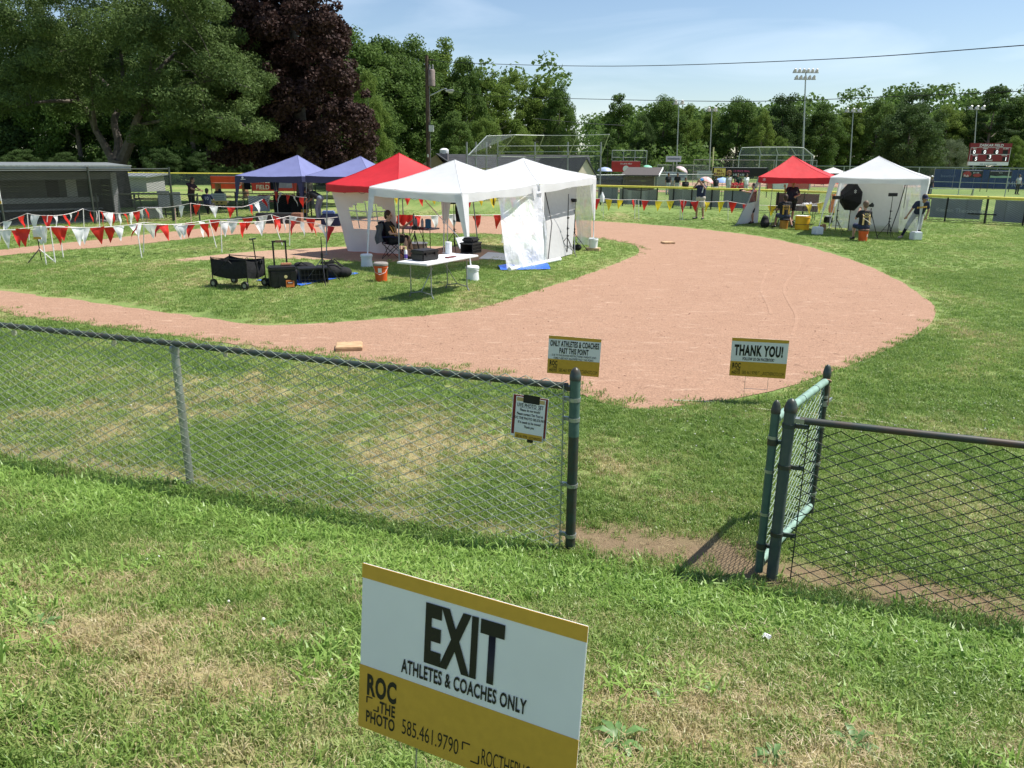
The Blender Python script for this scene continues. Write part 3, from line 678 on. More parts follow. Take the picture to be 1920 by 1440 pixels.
RIGHT = [('poplar', 1163, 181, 128, .95, 'tall loose-leaved poplar standing against the sky at the gap in the trees'),
         ('oak', 1205, 225, 132, .55, 'narrow dark tree right beside the loose-leaved poplar'),
         ('spruce', 1140, 262, 120, 1.3, 'low dark bush-like tree under the loose-leaved poplar'),
         ('maple', 1247, 192, 138, 1.0, 'dark green tree left of the two thin light masts'),
         ('ash2', 1292, 205, 140, .8, 'grey-green rounded tree behind the first thin light mast'),
         ('ash', 1335, 214, 146, .9, 'pale rounded tree behind the second thin light mast'),
         ('maple', 1388, 195, 140, 1.05, 'full green maple above the price banner'),
         ('ash2', 1432, 216, 134, .7, 'light green tree left of the big floodlight mast'),
         ('oak', 1470, 190, 142, .85, 'dark round tree at the foot of the big floodlight mast'),
         ('ash2', 1462, 262, 118, .9, 'low light tree above the peak of the far red canopy'),
         ('maple2', 1545, 200, 144, 1.0, 'rounded maple right of the big floodlight mast'),
         ('ash', 1600, 204, 150, .9, 'light green tree behind the peak of the far white tent'),
         ('maple', 1650, 196, 150, .9, 'green tree left of the broad dark oak'),
         ('oak', 1712, 206, 104, 1.12, 'broad dark oak standing forward of the others left of the scoreboard'),
         ('oak', 1722, 184, 150, .9, 'round-topped dark tree above the broad forward oak'),
         ('willow', 1786, 268, 112, 1.25, 'silvery willow-like tree left of the scoreboard'),
         ('ash2', 1780, 206, 150, .95, 'light green tree between the broad oak and the scoreboard'),
         ('maple2', 1825, 196, 152, .8, 'green tree just left above the scoreboard'),
         ('spruce', 1868, 178, 146, 1.35, 'tall feathery conifer above the scoreboard'),
         ('maple', 1920, 190, 150, 1.0, 'green tree at the right edge of the picture'),
         ('ash2', 1906, 262, 108, 1.0, 'bright green low tree right behind the scoreboard'),
         ('maple2', 1985, 200, 140, 1.0, 'green tree just past the right edge of the picture')]
for k, u, v, Y, ws, lb in RIGHT: tree(k, u, v, Y, lb, ws)
LEFT = [('oak', -120, 60, 92, 1.1, 'dark tree far left behind the dugout'), ('oak', 20, 80, 95, 1.0, 'dark tree behind the left end of the dugout roof'),
        ('maple', 120, 70, 90, 1.0, 'shaded maple behind the dugout'), ('oak', 240, 60, 94, 1.0, 'dark tree behind the forked locust trunk'),
        ('maple2', 340, 60, 90, 1.1, 'shaded maple between the locust trunk and the purple-leaved tree'), ('oak', 450, 50, 94, 1.0, 'dark tree behind the purple-leaved tree'), ('oak', 560, 40, 96, 1.0, 'dark tree behind the blue canopies')]
for k, u, v, Y, ws, lb in LEFT: tree(k, u, v, Y, lb, ws, 'dark trees beyond the dugout')
SHR = ('left of the dugout roof', 'above the left part of the dugout roof', 'above the middle of the dugout roof', 'right behind the forked locust trunk', 'just right of the locust trunk', 'behind the end post of the dugout screen', 'above the orange-red banner', 'behind the left blue canopy peak', 'between the two blue canopy peaks')
for k, (u, v, Y) in enumerate(((-60, 292, 84), (40, 285, 82), (120, 290, 84), (210, 288, 83), (300, 284, 82), (380, 290, 84), (450, 286, 83), (520, 288, 84), (600, 286, 84))):
    tree('oak', u, v, Y, 'low dark shaded shrub '+SHR[k], 1.5, 'shrubs in the shade behind the dugout', 'shrub')

# ---- wooded hill far behind on the right: one mass
rs = np.random.RandomState(40); C = []; R = []
for i in range(900):
    x = rs.uniform(20, 260); y = rs.uniform(185, 260); zt = 11+8*min(1, max(0, (x-20)/90))+3*mnoise.noise(Vector((x*.03, y*.03, 1)))+(y-185)*.06
    C.append((x, y, rs.uniform(.3, 1)*zt)); R.append(rs.uniform(2.2, 4.2))
me = leaf_mesh('distant_woods', C, R, 80000, .85, .7, LEAF_MID, rs); o = bpy.data.objects.new('distant_woods', me); col.objects.link(o); tag(o, 'distant wooded hill', None, None, 'stuff')
rs = np.random.RandomState(41); C = []; R = []
for i in range(620):
    x = rs.uniform(-150, 8); y = rs.uniform(112, 135); C.append((x, y, rs.uniform(.2, 16.5))); R.append(rs.uniform(1.5, 3))
for i in range(680):
    x = rs.uniform(22, 150); y = rs.uniform(152, 165); C.append((x, y, rs.uniform(.2, 12.3))); R.append(rs.uniform(1.5, 3))
for i in range(160):
    x = rs.uniform(4, 32); y = rs.uniform(122, 150); C.append((x, y, rs.uniform(.2, 5.2))); R.append(rs.uniform(1.2, 2.2))
me = leaf_mesh('woods', C, R, 115000, .6, .5, LEAF_MID, rs); o = bpy.data.objects.new('woods', me); col.objects.link(o); tag(o, 'dark woods filling in behind the tree rows', None, None, 'stuff')

# ---- the big honey locust over the dugout
base = G(228, 388); base.z = 0
lo = thing('locust_tree', 'big spreading light green honey locust with forked grey trunk behind the dugout', 'tree', base)
rs = np.random.RandomState(5); mb = MB(); Yb = base.y
def Lp(u, v, dy=0): p = A(u, v, Yb+dy); return p-base
trk = [Lp(228, 392), Lp(225, 350), Lp(220, 318), Lp(221, 300)]
mb.path(trk, .5, 12, [.62, .52, .50, .48]); forks = {}
limb_px = [([(214, 305), (196, 272), (180, 245), (168, 215), (150, 190), (120, 150), (85, 105)], 0, .24), ([(219, 302), (222, 265), (214, 228), (225, 195), (230, 140), (225, 80), (230, 20)], 1.5, .26),
           ([(228, 304), (242, 270), (252, 240), (265, 205), (278, 170), (285, 110), (290, 40)], -1, .30), ([(180, 245), (174, 205), (172, 160), (165, 100)], -1.5, .13), ([(262, 210), (300, 180), (350, 160), (410, 150), (470, 165)], -2.5, .15),
           ([(225, 190), (190, 150), (130, 100), (60, 70), (-30, 60)], 2, .15), ([(280, 150), (330, 100), (390, 60), (430, 30)], 1, .14), ([(150, 190), (90, 190), (30, 200), (-40, 220)], -2, .11), ([(255, 235), (310, 225), (370, 215), (430, 225)], -3, .10)]
tips = []
for px, dy, r0 in limb_px:
    n = len(px); pts = cat([Lp(u, v, dy*(i/(n-1))*2.2) for i, (u, v) in enumerate(px)], 4); m = len(pts)
    mb.path(pts, r0, 8, [r0*(1-.85*i/(m-1)) for i in range(m)])
    for i in range(m//2, m): tips.append(pts[i])
# leafy sprays: flattened clumps on a lumpy umbrella outline taken from the tree's profile
PROF = [(-190, 230), (-150, 130), (-60, 20), (40, -60), (200, -110), (340, -60), (420, 20), (470, 80), (505, 130), (522, 190), (515, 235), (470, 262), (400, 240), (330, 215), (262, 195), (200, 205), (110, 212), (40, 190), (-40, 225), (-120, 240)]
C = []; R = []
def inprof(u, v): return in_poly(u, v, PROF)
cnt = 0
while len(C) < 420:
    u = rs.uniform(-190, 525); v = rs.uniform(-110, 262)
    if not inprof(u, v): continue
    hw = 6.5*math.sqrt(max(0.05, 1-((u-190)/360)**2)); dy = rs.uniform(-hw, hw); sp = mnoise.noise(Vector((u*.011, v*.017, dy*.2)))
    if sp < -0.34: continue
    C.append(Lp(u, v, dy)[:]); R.append(rs.uniform(.45, 1.05))
# drooping lower sprays
for i in range(44):
    u = rs.uniform(250, 515); v = rs.uniform(225, 275)-abs(u-400)*.05; C.append(Lp(u, v, rs.uniform(-5, 0))[:]); R.append(rs.uniform(.3, .6))
for q in tips[::2]: C.append(tuple(q)); R.append(.6)
loc_cl = np.array(C)
for q in range(0, len(C), 7):          # twigs reaching the clumps
    c = Vector(C[q]); t0 = min(tips, key=lambda p: (p-c).length)
    if (t0-c).length < 4.5: mb.path(cat([t0, t0.lerp(c, .4)+Vector((.1, 0, .25)), t0.lerp(c, .75)+Vector((-.05, 0, .1)), c], 3), .02, 4, [.026, .024, .022, .02, .018, .016, .014, .012, .010, .006])
mb.build('trunk', mat('locust_bark', (0.13, 0.112, 0.094), 0.9, var=0.4, vscale=4, bump=0.8, bscale=12), lo, True)
me = leaf_mesh('crown', C, R, 230000, .165, .066, LEAF_LOCUST, rs, .62, .7, .5); o = bpy.data.objects.new('crown', me); col.objects.link(o); o.parent = lo

# ---- purple-leaved tree behind the blue canopies
Yb = 48.0; base = A(570, 350, Yb); base.z = 0
be = thing('copper_beech_tree', 'tall dense tree with dark purple leaves behind the blue canopies', 'tree', base)
PROF = [(405, 290), (410, 200), (415, 60), (420, -120), (490, -170), (560, -100), (612, -20), (626, 30), (648, 90), (664, 150), (690, 210), (706, 260), (690, 300), (600, 312), (500, 312)]
C = []; R = []
while len(C) < 330:
    u = rs.uniform(400, 706); v = rs.uniform(-170, 312)
    if not inprof(u, v): continue
    hw = 4.6*math.sqrt(max(0.05, 1-((u-555)/160)**2)); dy = rs.uniform(-hw, hw)
    C.append((A(u, v, Yb+dy)-base)[:]); R.append(rs.uniform(.4, .95))
for (u, v) in ((632, 12), (640, 60), (660, 120), (686, 175), (702, 235), (612, -30), (694, 268), (640, 300), (560, 310)): C.append((A(u, v, Yb-1)-base)[:]); R.append(.35)
me = leaf_mesh('crown', C, R, 125000, .20, .15, LEAF_BEECH, rs, .85, .35, .3); o = bpy.data.objects.new('crown', me); col.objects.link(o); o.parent = be
mb = MB(); mb.path([(0, 0, 0), (.1, 0, 2), (0, .1, 5), (0, 0, 9), (0, 0, 13)], .4, 10, [.55, .42, .36, .25, .06]); mb.build('trunk', BARK, be, True)
# small sapling foliage under its right edge
tree('maple', 652, 240, 56, 'small light green tree peeping out below the purple-leaved tree', .9, None)
tree('ash2', 688, 150, 60, 'slim green tree squeezed between the purple-leaved tree and the tall belt', .55, None)
# ================================================================== NEAR FENCES, GATE, SIGNS
def cap_prof(r): return [(r*1.10, -.02), (r*1.12, .010), (r*1.02, .016), (r*.95, .030), (r*.70, .050), (r*.3, .064), (0.0, .067)]
FA = Vector((0.42, 4.91, 0)); FB = Vector((-2.71, 5.97, 0)); fd = (FB-FA).normalized(); fl = 9.9
fang = math.atan2(fd.y, fd.x)
lf = thing('chain_link_fence', 'long galvanised chain-link fence with dark green top rail left of the gateway', 'fence', FA, fang)
mb = MB(); chain_mesh(mb, fl-.1, 1.24, 0.0, 0.0725, 0.0028); mb.v = [(p[0], p[1]+.006*math.sin(p[0]*2.1+p[2]*3), p[2]*(1.016+.0065*p[0])+.004*math.sin(p[0]*5)) for p in mb.v]; o = mb.build('wire_mesh', WIRE, lf); o.location = (0.085, .028, 0)
MB().path([(0.05, 0, 1.205), (1.6, 0, 1.212), (3.3, 0, 1.232), (5, 0, 1.245), (6.6, 0, 1.262), (fl, 0, 1.28)], .024, 12).build('top_rail', DGREEN, lf, True)
for k, q in enumerate((3.30, 6.62, 9.9)):
    o = MB().tube((q, -.012, -.15), (q, -.012, 1.205+.008*q/3.3), .031, n=14).build('post', GALV, lf, True)
    MB().tube((q, -.012, 1.15), (q, -.012, 1.204), .036, n=12).build('post_cap', GALV, o, True)
    MB().lathe([(.034, -.012), (.034, .012)], (q, 0, 1.19), 10, Matrix.Rotation(PI/2, 3, 'Y')).build('rail_tie', GALV, o)
ep = MB().tube((0, 0, -.2), (0, 0, 1.27), .036, n=16).build('end_post', DGREEN, lf, True)
MB().tube((0, 0, .86), (0, 0, 1.265), .0367, n=16).build('sleeve', GREENP, ep, True)
MB().lathe(cap_prof(.036), (0, 0, 1.275), 14).build('cap', DGREEN, ep, True)
MB().box((.07, .028, .63), (.006, .018, 1.18)).build('tension_bar', GALV, lf)
for z in (.12, .50, .98, 1.12):
    mb = MB(); mb.lathe([(.038, -.013), (.041, -.013), (.041, .013), (.038, .013)], (0, 0, z), 14); mb.box((.06, 0, z), (.05, .02, .026)); mb.build('tension_band', GALV, lf, True)
MB().box((.035, 0, 1.195), (.07, .05, .03)).build('rail_end', DGREEN, lf)
for q in np.arange(.6, fl, 1.1):
    MB().lathe([(.0265, -.003), (.0265, .003)], (q, 0, 1.188), 10, Matrix.Rotation(PI/2, 3, 'Y')).build('tie_wire', WIRE, lf)

RA = Vector((1.73, 4.54, 0)); RB = Vector((3.1, 4.06, 0)); rd = (RB-RA).normalized(); rl = 5.2
rf = thing('chain_link_fence', 'dark green chain-link fence with rusty top rail right of the gateway', 'fence', RA, math.atan2(rd.y, rd.x))
mb = MB(); chain_mesh(mb, rl-.12, 1.07, 0.02, 0.0725, 0.0030); o = mb.build('wire_mesh', DWIRE, rf); o.location = (0.12, 0, 0)
RUST = mat('rusty_green_rail', (0.030, 0.046, 0.042), 0.5, var=0.3, vscale=7, c2=(0.095, 0.055, 0.035))
MB().path([(0.06, 0, 1.115), (1.5, 0, 1.11), (3, 0, 1.112), (rl, 0, 1.11)], .0225, 12).build('top_rail', RUST, rf, True)
ep = MB().tube((0, 0, -.2), (0, 0, 1.175), .0365, n=16).build('end_post', mat('slate_green_paint', (0.050, 0.074, 0.072), .42, var=.25, vscale=14, c2=(.085, .105, .10)), rf, True)
MB().lathe(cap_prof(.0365), (0, 0, 1.185), 14).build('cap', DGREEN, ep, True)
MB().box((.115, 0, .57), (.007, .016, 1.10)).build('tension_bar', DGREEN, rf)
for z in (.33, .80, 1.075):
    mb = MB(); mb.lathe([(.038, -.013), (.042, -.013), (.042, .013), (.038, .013)], (0, 0, z), 14); mb.box((.075, 0, z), (.085, .016, .026)); mb.tube((.105, -.02, z), (.105, .02, z), .008, n=6); mb.build('tension_band', DGREEN, rf, True)
MB().box((.05, 0, 1.115), (.07, .045, .03)).build('rail_end', GALV, rf)
o = MB().tube((3.1, .04, -.15), (3.1, .04, 1.10), .028, n=12).build('post', DGREEN, rf, True)

# gate standing open into the field
GA = Vector((1.655, 4.585, 0)); GB = Vector((2.325, 5.475, 0)); gd = (GB-GA); gl = gd.length
gt = thing('chain_link_gate', 'weathered green chain-link gate standing open into the field', 'gate', GA, math.atan2(gd.y, gd.x))
for q in (0, gl):
    u = MB().tube((q, 0, .03), (q, 0, 1.15), .0275, n=14).build('upright', GREENP if q == 0 else DGREEN, gt, True)
    MB().lathe(cap_prof(.0275), (q, 0, 1.16), 12).build('cap', DGREEN, u, True)
MB().tube((.03, 0, 1.10), (gl-.03, 0, 1.10), .0265, n=14).build('top_bar', MINT, gt, True)
MB().tube((.03, 0, .10), (gl-.03, 0, .10), .0265, n=14).build('bottom_bar', MINT, gt, True)
mb = MB(); chain_mesh(mb, gl-.09, .98, .11, .06, .0024); o = mb.build('wire_mesh', MWIRE, gt); o.location = (.05, 0, 0)
for q in (.036, gl-.036): MB().box((q, 0, .6), (.006, .012, .96)).build('tension_bar', GREENP, gt)
for z in (.22, .95):
    mb = MB(); mb.lathe([(.030, -.02), (.034, -.02), (.034, .02), (.030, .02)], (0, 0, z), 12); mb.box((.02, -.045, z), (.03, .07, .02)); mb.tube((.02, -.075, z-.03), (.02, -.075, z+.03), .010, n=8); mb.build('hinge', DGREEN, gt, True)
for z in (.2, .45, .75, .98):
    for q in (0, gl): MB().lathe([(.0285, -.01), (.031, -.01), (.031, .01), (.0285, .01)], (q, 0, z), 12).build('tension_band', GALV, gt, True)
mb = MB(); mb.box((gl+.07, -.018, .93), (.16, .012, .022)); mb.box((gl+.07, .018, .93), (.16, .012, .022)); mb.lathe([(.030, -.02), (.034, -.02), (.034, .02), (.030, .02)], (gl, 0, .93), 12); mb.build('latch_fork', GALV, gt, True)
mb = MB(); ring = [(gl+.034*math.cos(a), .034*math.sin(a), 1.07+.05*math.sin(a*.5)) for a in np.linspace(0, 2*PI, 14)]; mb.path(ring, .006, 6); mb.path([(gl-.02, -.035, 1.07), (gl-.03, -.04, .98), (gl-.01, -.035, .92)], .005, 5); mb.build('rope', mat('tan_cord', (.42, .28, .18), .8), gt, True)
for q in (.25, .55, .85): MB().lathe([(.028, -.004), (.028, .004)], (q, 0, 1.10), 10, Matrix.Rotation(PI/2, 3, 'Y')).build('tie_wire', BLACKM, gt)
MB().ball((.33, .02, 1.03), (.045, .02, .03), 8).build('rag', mat('dark_red_rag', (.16, .02, .02), .9), gt, True)

def sign_rot(yaw, lean, roll=0.0):
    ex = Vector((math.cos(yaw), math.sin(yaw), 0)); n = Vector((math.sin(yaw), -math.cos(yaw), 0))
    uz = Vector((0, 0, 1))*math.cos(lean)+n*math.sin(lean); e = ex*math.cos(roll)+uz*math.sin(roll); u = uz*math.cos(roll)-ex*math.sin(roll)
    nn = e.cross(u)                                  # faces away from the camera is -nn? local -Y is the front
    return Matrix((e, -nn, u)).transposed().to_euler() if False else Matrix((e, u.cross(e), u)).transposed().to_euler()
def sign_board(name, label, loc, yaw, lean, roll, W=.61, Hh=.457):
    t = thing(name, label, 'sign', loc, rot=sign_rot(yaw, lean, roll))
    mb = MB(); mb.rbox((0, .0022, 0), (W, .0045, Hh), .0015); mb.build('board', SIGNW, t)
    return t
def band(name, x0, x1, z0, z1, m, t, y=-.0008):
    return MB().box(((x0+x1)/2, y, (z0+z1)/2), (x1-x0, .0012, z1-z0)).build(name, m, t)
def sx(u): return (u-.5)*.61
def sz(v): return (.5-v)*.457
def put(t, s, u0, u1, v0, v1, bold=0.0): return ftext('lettering', s, INK, t, sx(u0), sx(u1), sz(v1), sz(v0), -.0022, bold)
def roc_footer(t):
    """ochre foot of the sign: stacked words, corner brackets, telephone number and web address"""
    put(t, 'ROC', .042, .191, .650, .786, .040); put(t, 'THE', .109, .188, .796, .868, .026); put(t, 'PHOTO', .041, .188, .879, .955, .026)
    put(t, '585.461.9790', .225, .497, .850, .943, -.004); put(t, 'ROCTHEPHOTO.COM', .604, .966, .850, .943, -.004)
    for (u, v, a, b, w_) in ((.043, .795, 1, 1, .028), (.102, .866, -1, -1, .025), (.515, .854, 1, 1, .034), (.591, .949, -1, -1, .036)):
        x, z = sx(u), sz(v); l = w_*.61; mb = MB(); mb.box((x+a*l/2, -.0020, z), (l, .001, .0032)); mb.box((x, -.0020, z-b*l/2), (.0032, .001, l)); mb.build('corner_mark', INK, t)
def stake(t, W, z0, dz):
    for q in (-.125, .125):
        MB().tube((q, .0035, z0+.06), (q, .0035, z0-dz), .0022, n=6).build('wire_leg', WIREG, t)
    MB().tube((-.125, .0035, z0-dz*.45), (.125, .0035, z0-dz*.45), .0022, n=6).build('wire_rung', WIREG, t)

W, Hh = .61, .457
t = sign_board('yard_sign', 'large white and ochre EXIT yard sign in the grass in front of the fence', (-.114, 1.59, 1.439), -.455, -.113, -.004)
band('ochre_strip', -W/2, W/2, Hh/2-.038, Hh/2, SIGNY, t); band('ochre_foot', -W/2, W/2, -Hh/2, -Hh/2+.178, SIGNY, t)
put(t, 'EXIT', .317, .672, .118, .468, .044)
put(t, 'ATHLETES & COACHES ONLY', .210, .782, .488, .573, .026)
roc_footer(t); stake(t, W, -Hh/2, .34)
t = sign_board('yard_sign', 'yard sign reading ONLY ATHLETES & COACHES behind the fence end post', (.721, 8.72, .459), -.169, .02, -.035)
band('ochre_strip', -W/2, W/2, Hh/2-.038, Hh/2, SIGNY, t); band('ochre_foot', -W/2, W/2, -Hh/2, -Hh/2+.178, SIGNY, t)
put(t, 'ONLY ATHLETES & COACHES', .035, .965, .115, .275, .034)
put(t, 'PAST THIS POINT', .215, .775, .300, .455, .034)
put(t, 'DUE TO INSURANCE RESTRICTIONS, PARENTS AND', .075, .925, .475, .535, .010)
put(t, 'FAMILY ARE NOT ALLOWED PAST THIS POINT.', .115, .885, .550, .605, .010)
roc_footer(t); stake(t, W, -Hh/2, .30)
t = sign_board('yard_sign', 'yard sign reading THANK YOU! at the clay edge left of the open gate', (2.785, 8.43, .525), -.25, .10, .008)
band('ochre_strip', -W/2, W/2, Hh/2-.038, Hh/2, SIGNY, t); band('ochre_foot', -W/2, W/2, -Hh/2, -Hh/2+.178, SIGNY, t)
put(t, 'THANK YOU!', .055, .915, .165, .460, .046)
put(t, 'FOLLOW US ON FACEBOOK!', .215, .775, .492, .575, .024)
roc_footer(t); stake(t, W, -Hh/2, .33)

# notice taped to the fence
nc = (Vector((.041, 5.046, 1.12))+Vector((.252, 4.974, .813)))/2+Vector((-.026, -.074, 0))
t = thing('fence_notice', 'white LIVE PHOTO SET notice taped over a red card on the fence', 'notice', nc, rot=sign_rot(-.33, -.02, -.055))
w2, h2 = .208, .30
MB().box((0, 0, 0), (w2, .002, h2)).build('sheet', SIGNW, t)
MB().box((-.004, .004, .02), (w2+.034, .002, h2-.02)).build('red_card', mat('dark_red_card', (.20, .02, .025), .5), t)
MB().box((-.004, .0065, .012), (w2+.044, .002, h2-.004)).build('white_backing', SIGNW, t)
band('ochre_strip', -w2/2+.006, w2/2-.006, h2/2-.03, h2/2-.004, mat('notice_tan', (.50, .36, .15), .5), t, -.0016)
band('ochre_foot', -w2/2+.006, w2/2-.006, -h2/2+.006, -h2/2+.045, SIGNY, t, -.0016)
MB().box((.005, -.003, h2/2-.008), (.115, .002, .058)).build('black_tape', BLACK, t); MB().box((.015, -.003, -h2/2-.004), (.042, .002, .022)).build('black_tape', BLACK, t)
for s, z, q in (('LIVE PHOTO  SET', .082, .031), ('Please do not touch!', .052, .022), ('Please contact Tim Tool at', .023, .022), ('ROC THE PHOTO 585.576.9612', -.006, .0215), ('if it needs to be moved', -.036, .022), ('Thank you', -.066, .022)):
    text('lettering', s, q*1.18, INK, t, (0, -.0024, z), .66, .0006, 'CENTER')
MB().box((0, -.002, .077), (.145, .001, .0016)).build('underline', INK, t)
text('lettering', '585.461.9790', .03, INK, t, (-.088, -.0032, -.139), .5); text('lettering', 'ROCTHEPHOTO.COM', .026, INK, t, (.005, -.0032, -.139), .44)

# bases
BASE = mat('sandy_rubber', (0.50, 0.33, 0.18), 0.7, var=0.25, vscale=10)
for (u, v, lb) in ((655, 654, 'tan base lying on the clay close behind the near fence'), (1252, 457, 'tan base far out on the clay below the fence with flags')):
    p = G(u, v); mb = MB(); mb.rbox((0, 0, .035), (.38, .38, .065), .012); o = mb.build('base', BASE, None, True); o.location = (p.x, p.y, 0); o.rotation_euler = (0, 0, .18); tag(o, lb, 'base', 'bases of the diamond')
# ================================================================== CANOPIES
def V3(x, y, z): return Vector((x, y, z))
def tent(name, label, group, cor, peak, feet, roof, val, leg, vh=.20, sleeve=None, legr=.016, sag=.05):
    c = sum((Vector((p.x, p.y, 0)) for p in feet), Vector())/4
    t = thing(name, label, 'canopy', c, 0, group)
    mb = MB(); n = 10
    for i in range(4):
        a, b = cor[i], cor[(i+1) % 4]
        def fn(s, q, a=a, b=b):
            e = a.lerp(b, s); p = e.lerp(peak, q)
            p = p-Vector((0, 0, 1))*(sag*math.sin(PI*q)+.035*math.sin(PI*s)*(1-q)+.012*mnoise.noise(p*2.5))
            return p
        mb.grid(fn, n, n)
    mb.build('roof', roof, t, 'all', True)
    mb = MB()
    for i in range(4): mb.path([cor[i].lerp(peak, q/10)-Vector((0, 0, 1))*(sag*math.sin(PI*q/10)+.012*mnoise.noise(cor[i].lerp(peak, q/10)*2.5)-.004) for q in range(11)], .007, 5)
    mb.build('seam', roof, t, True, True)
    for i in range(4):
        a, b = cor[i], cor[(i+1) % 4]; o = ((a+b)/2-Vector((peak.x, peak.y, (a.z+b.z)/2))).normalized()*.012
        mb = MB(); mb.grid(lambda s, q, a=a, b=b, o=o: a.lerp(b, s)+o-Vector((0, 0, 1))*(.035*math.sin(PI*s)*(1-q*.3)+q*vh*(1+.1*math.sin(s*9+i)))+o*(.9*math.sin(s*23+i*2)*q), 16, 3)
        mb.build('valance', val, t, 'all', True)
    for i in range(4):
        p, f = cor[i]-Vector((0, 0, .03)), feet[i]; inn = (Vector((peak.x, peak.y, p.z))-p).normalized()*.03
        l = MB().tube(f+Vector((0, 0, .01)), p+inn, legr, n=8).build('leg', leg, t, True, True)
        MB().box(f+Vector((0, 0, .012)), (.09, .09, .02)).build('foot_plate', leg, l, False, True)
        MB().path([p+inn, p.lerp(peak, .5)-Vector((0, 0, .08)), peak-Vector((0, 0, .1))], .012, 6).build('rafter', leg, t, True, True)
        a, b = cor[i], cor[(i+1) % 4]; dn = Vector((0, 0, .09))                  # scissor truss just under the edge
        mb = MB(); m2 = (a+b)/2
        for s0, s1 in ((0, .25), (.25, .5), (.5, .75), (.75, 1)):
            q0, q1 = a.lerp(b, s0)+inn, a.lerp(b, s1)+inn; mb.tube(q0-dn*.4, q1-dn*2.6, .008, n=5); mb.tube(q0-dn*2.6, q1-dn*.4, .008, n=5)
        mb.build('truss', leg, t, True, True)
        if sleeve:
            for k in (1, -1):
                e = (cor[(i+k) % 4]-cor[i]).normalized(); e2 = (feet[(i+k) % 4]-feet[i]).normalized(); low = f.lerp(p, .42)
                mb = MB(); mb.grid(lambda s, q: (p-Vector((0, 0, .02))+e*.26*s).lerp(low+e2*.06*s, q)-inn*.8, 3, 8); mb.build('leg_sleeve', sleeve, t, 'all', True)
    return t
def wall(t, name, a, b, c, d, m, billow=.05, nu=14, nv=14, seed=0, m2=None, win=None):
    """hanging sheet between top a-b and bottom d-c; win marks faces of a clear window"""
    nrm = (b-a).cross(Vector((0, 0, 1))).normalized(); mb = MB()
    def fn(s, q): 
        p = a.lerp(b, s).lerp(d.lerp(c, s), q); return p+nrm*billow*(math.sin(s*11+seed+q*2)*.5+1.2*mnoise.noise(Vector((s*4, q*3, seed))))*(.25+q*.75)
    mb.grid(fn, nu, nv); mi = [0]*len(mb.f)
    if win:
        for k in range(len(mb.f)):
            i, j = k % nu, k//nu; mi[k] = 1 if win((i+.5)/nu, (j+.5)/nv) else 0
    mb.mi = mi
    return mb.build(name, [m]+([m2] if m2 else []), t, 'all', True)
def bucket(name, label, loc, mats, r=.15, h=.36, r2=None, cat_='bucket', group=None, lid=None, handle=True):
    t = thing(name, label, cat_, loc, rnd.uniform(0, 6), group); r2 = r2 or r*.86
    MB().lathe([(0, .002), (r2, 0), (r, h-.06), (r+.012, h-.055), (r+.012, h-.04), (r, h-.035), (r+.004, h), (r-.004, h), (r-.01, h-.02), (0, h-.03)], n=20).build('pail', mats, t, True)
    if lid: MB().lathe([(r+.02, h-.012), (r+.022, h+.03), (r, h+.055), (0, h+.062)], n=20).build('padded_lid', lid, t, True)
    if handle: MB().path([(r+.015, 0, h-.05), (r*.75, -r*.75, h-.16), (0, -r-.03, h-.2), (-r*.75, -r*.75, h-.16), (-r-.015, 0, h-.05)], .004, 5).build('handle', WPOLE, t, True)
    return t
WEIGHT = mat('white_bucket', (0.74, 0.76, 0.77), 0.5, var=0.06)

# --- white pair in the middle
def g0(u, v): p = G(u, v); p.z = 0; return p
fFL, fF, fR = g0(688, 500), g0(886, 525), g0(1112, 470)
fM = fF.lerp(fR, .5); fBL = fFL+fM-fF; fBL.z = 0; fBR = fBL+fR-fM
cFL, cF, cR = A(693, 350, fFL.y+.15), A(866, 362, fF.y+.25), A(1117, 330, fR.y)
cM1 = A(1006, 346, fM.y); cM2 = A(1012, 346, fM.y+.05)
cBL = Vector((fBL.x+.1, fBL.y-.2, 2.10)); cBL2 = cBL+Vector((.06, .05, .02)); cBR = Vector((fBR.x, fBR.y, 2.2))
pk1 = A(853, 300, 20.4); pk2 = A(981, 297, 23.75)
wt1 = tent('canopy_tent', 'near white canopy tent over the seated photographer and folding table', 'white canopies of the middle pair', [cFL, cF, cM1, cBL], pk1, [fFL, fF, fM, fBL], WHITE, WHITE, WPOLE, .2, WHITE)
wt2 = tent('canopy_tent', 'second white canopy tent with a grey backdrop hung inside, right behind the near one', 'white canopies of the middle pair', [cM2, cR, cBR, cBL2], pk2, [fM+Vector((.08, .12, 0)), fR, fBR, fBL+Vector((.1, .14, 0))], WHITE, WHITE, WPOLE, .2, WHITE)
for p, lb in ((fFL, 'white weight bucket on the left front leg of the near white canopy'), (fF, 'white weight bucket on the leg beside the folding table')):
    bucket('weight_bucket', lb, (p.x, p.y, 0), WEIGHT, .135, .27, .155, 'bucket', 'weights on the canopy legs', WEIGHT, False)
p = fR; MB_ = MB().box((0, 0, .045), (.42, .26, .09)); o = MB_.build('wood_block', WOOD); o.location = (p.x, p.y, 0); o.rotation_euler = (0, 0, -.3); tag(o, 'short pine board under the right rear weight bucket', 'board')
bucket('weight_bucket', 'white weight bucket standing on a pine board at the right end of the white canopies', (p.x, p.y, .09), WEIGHT, .14, .29, .125, 'bucket', 'weights on the canopy legs', None, False)
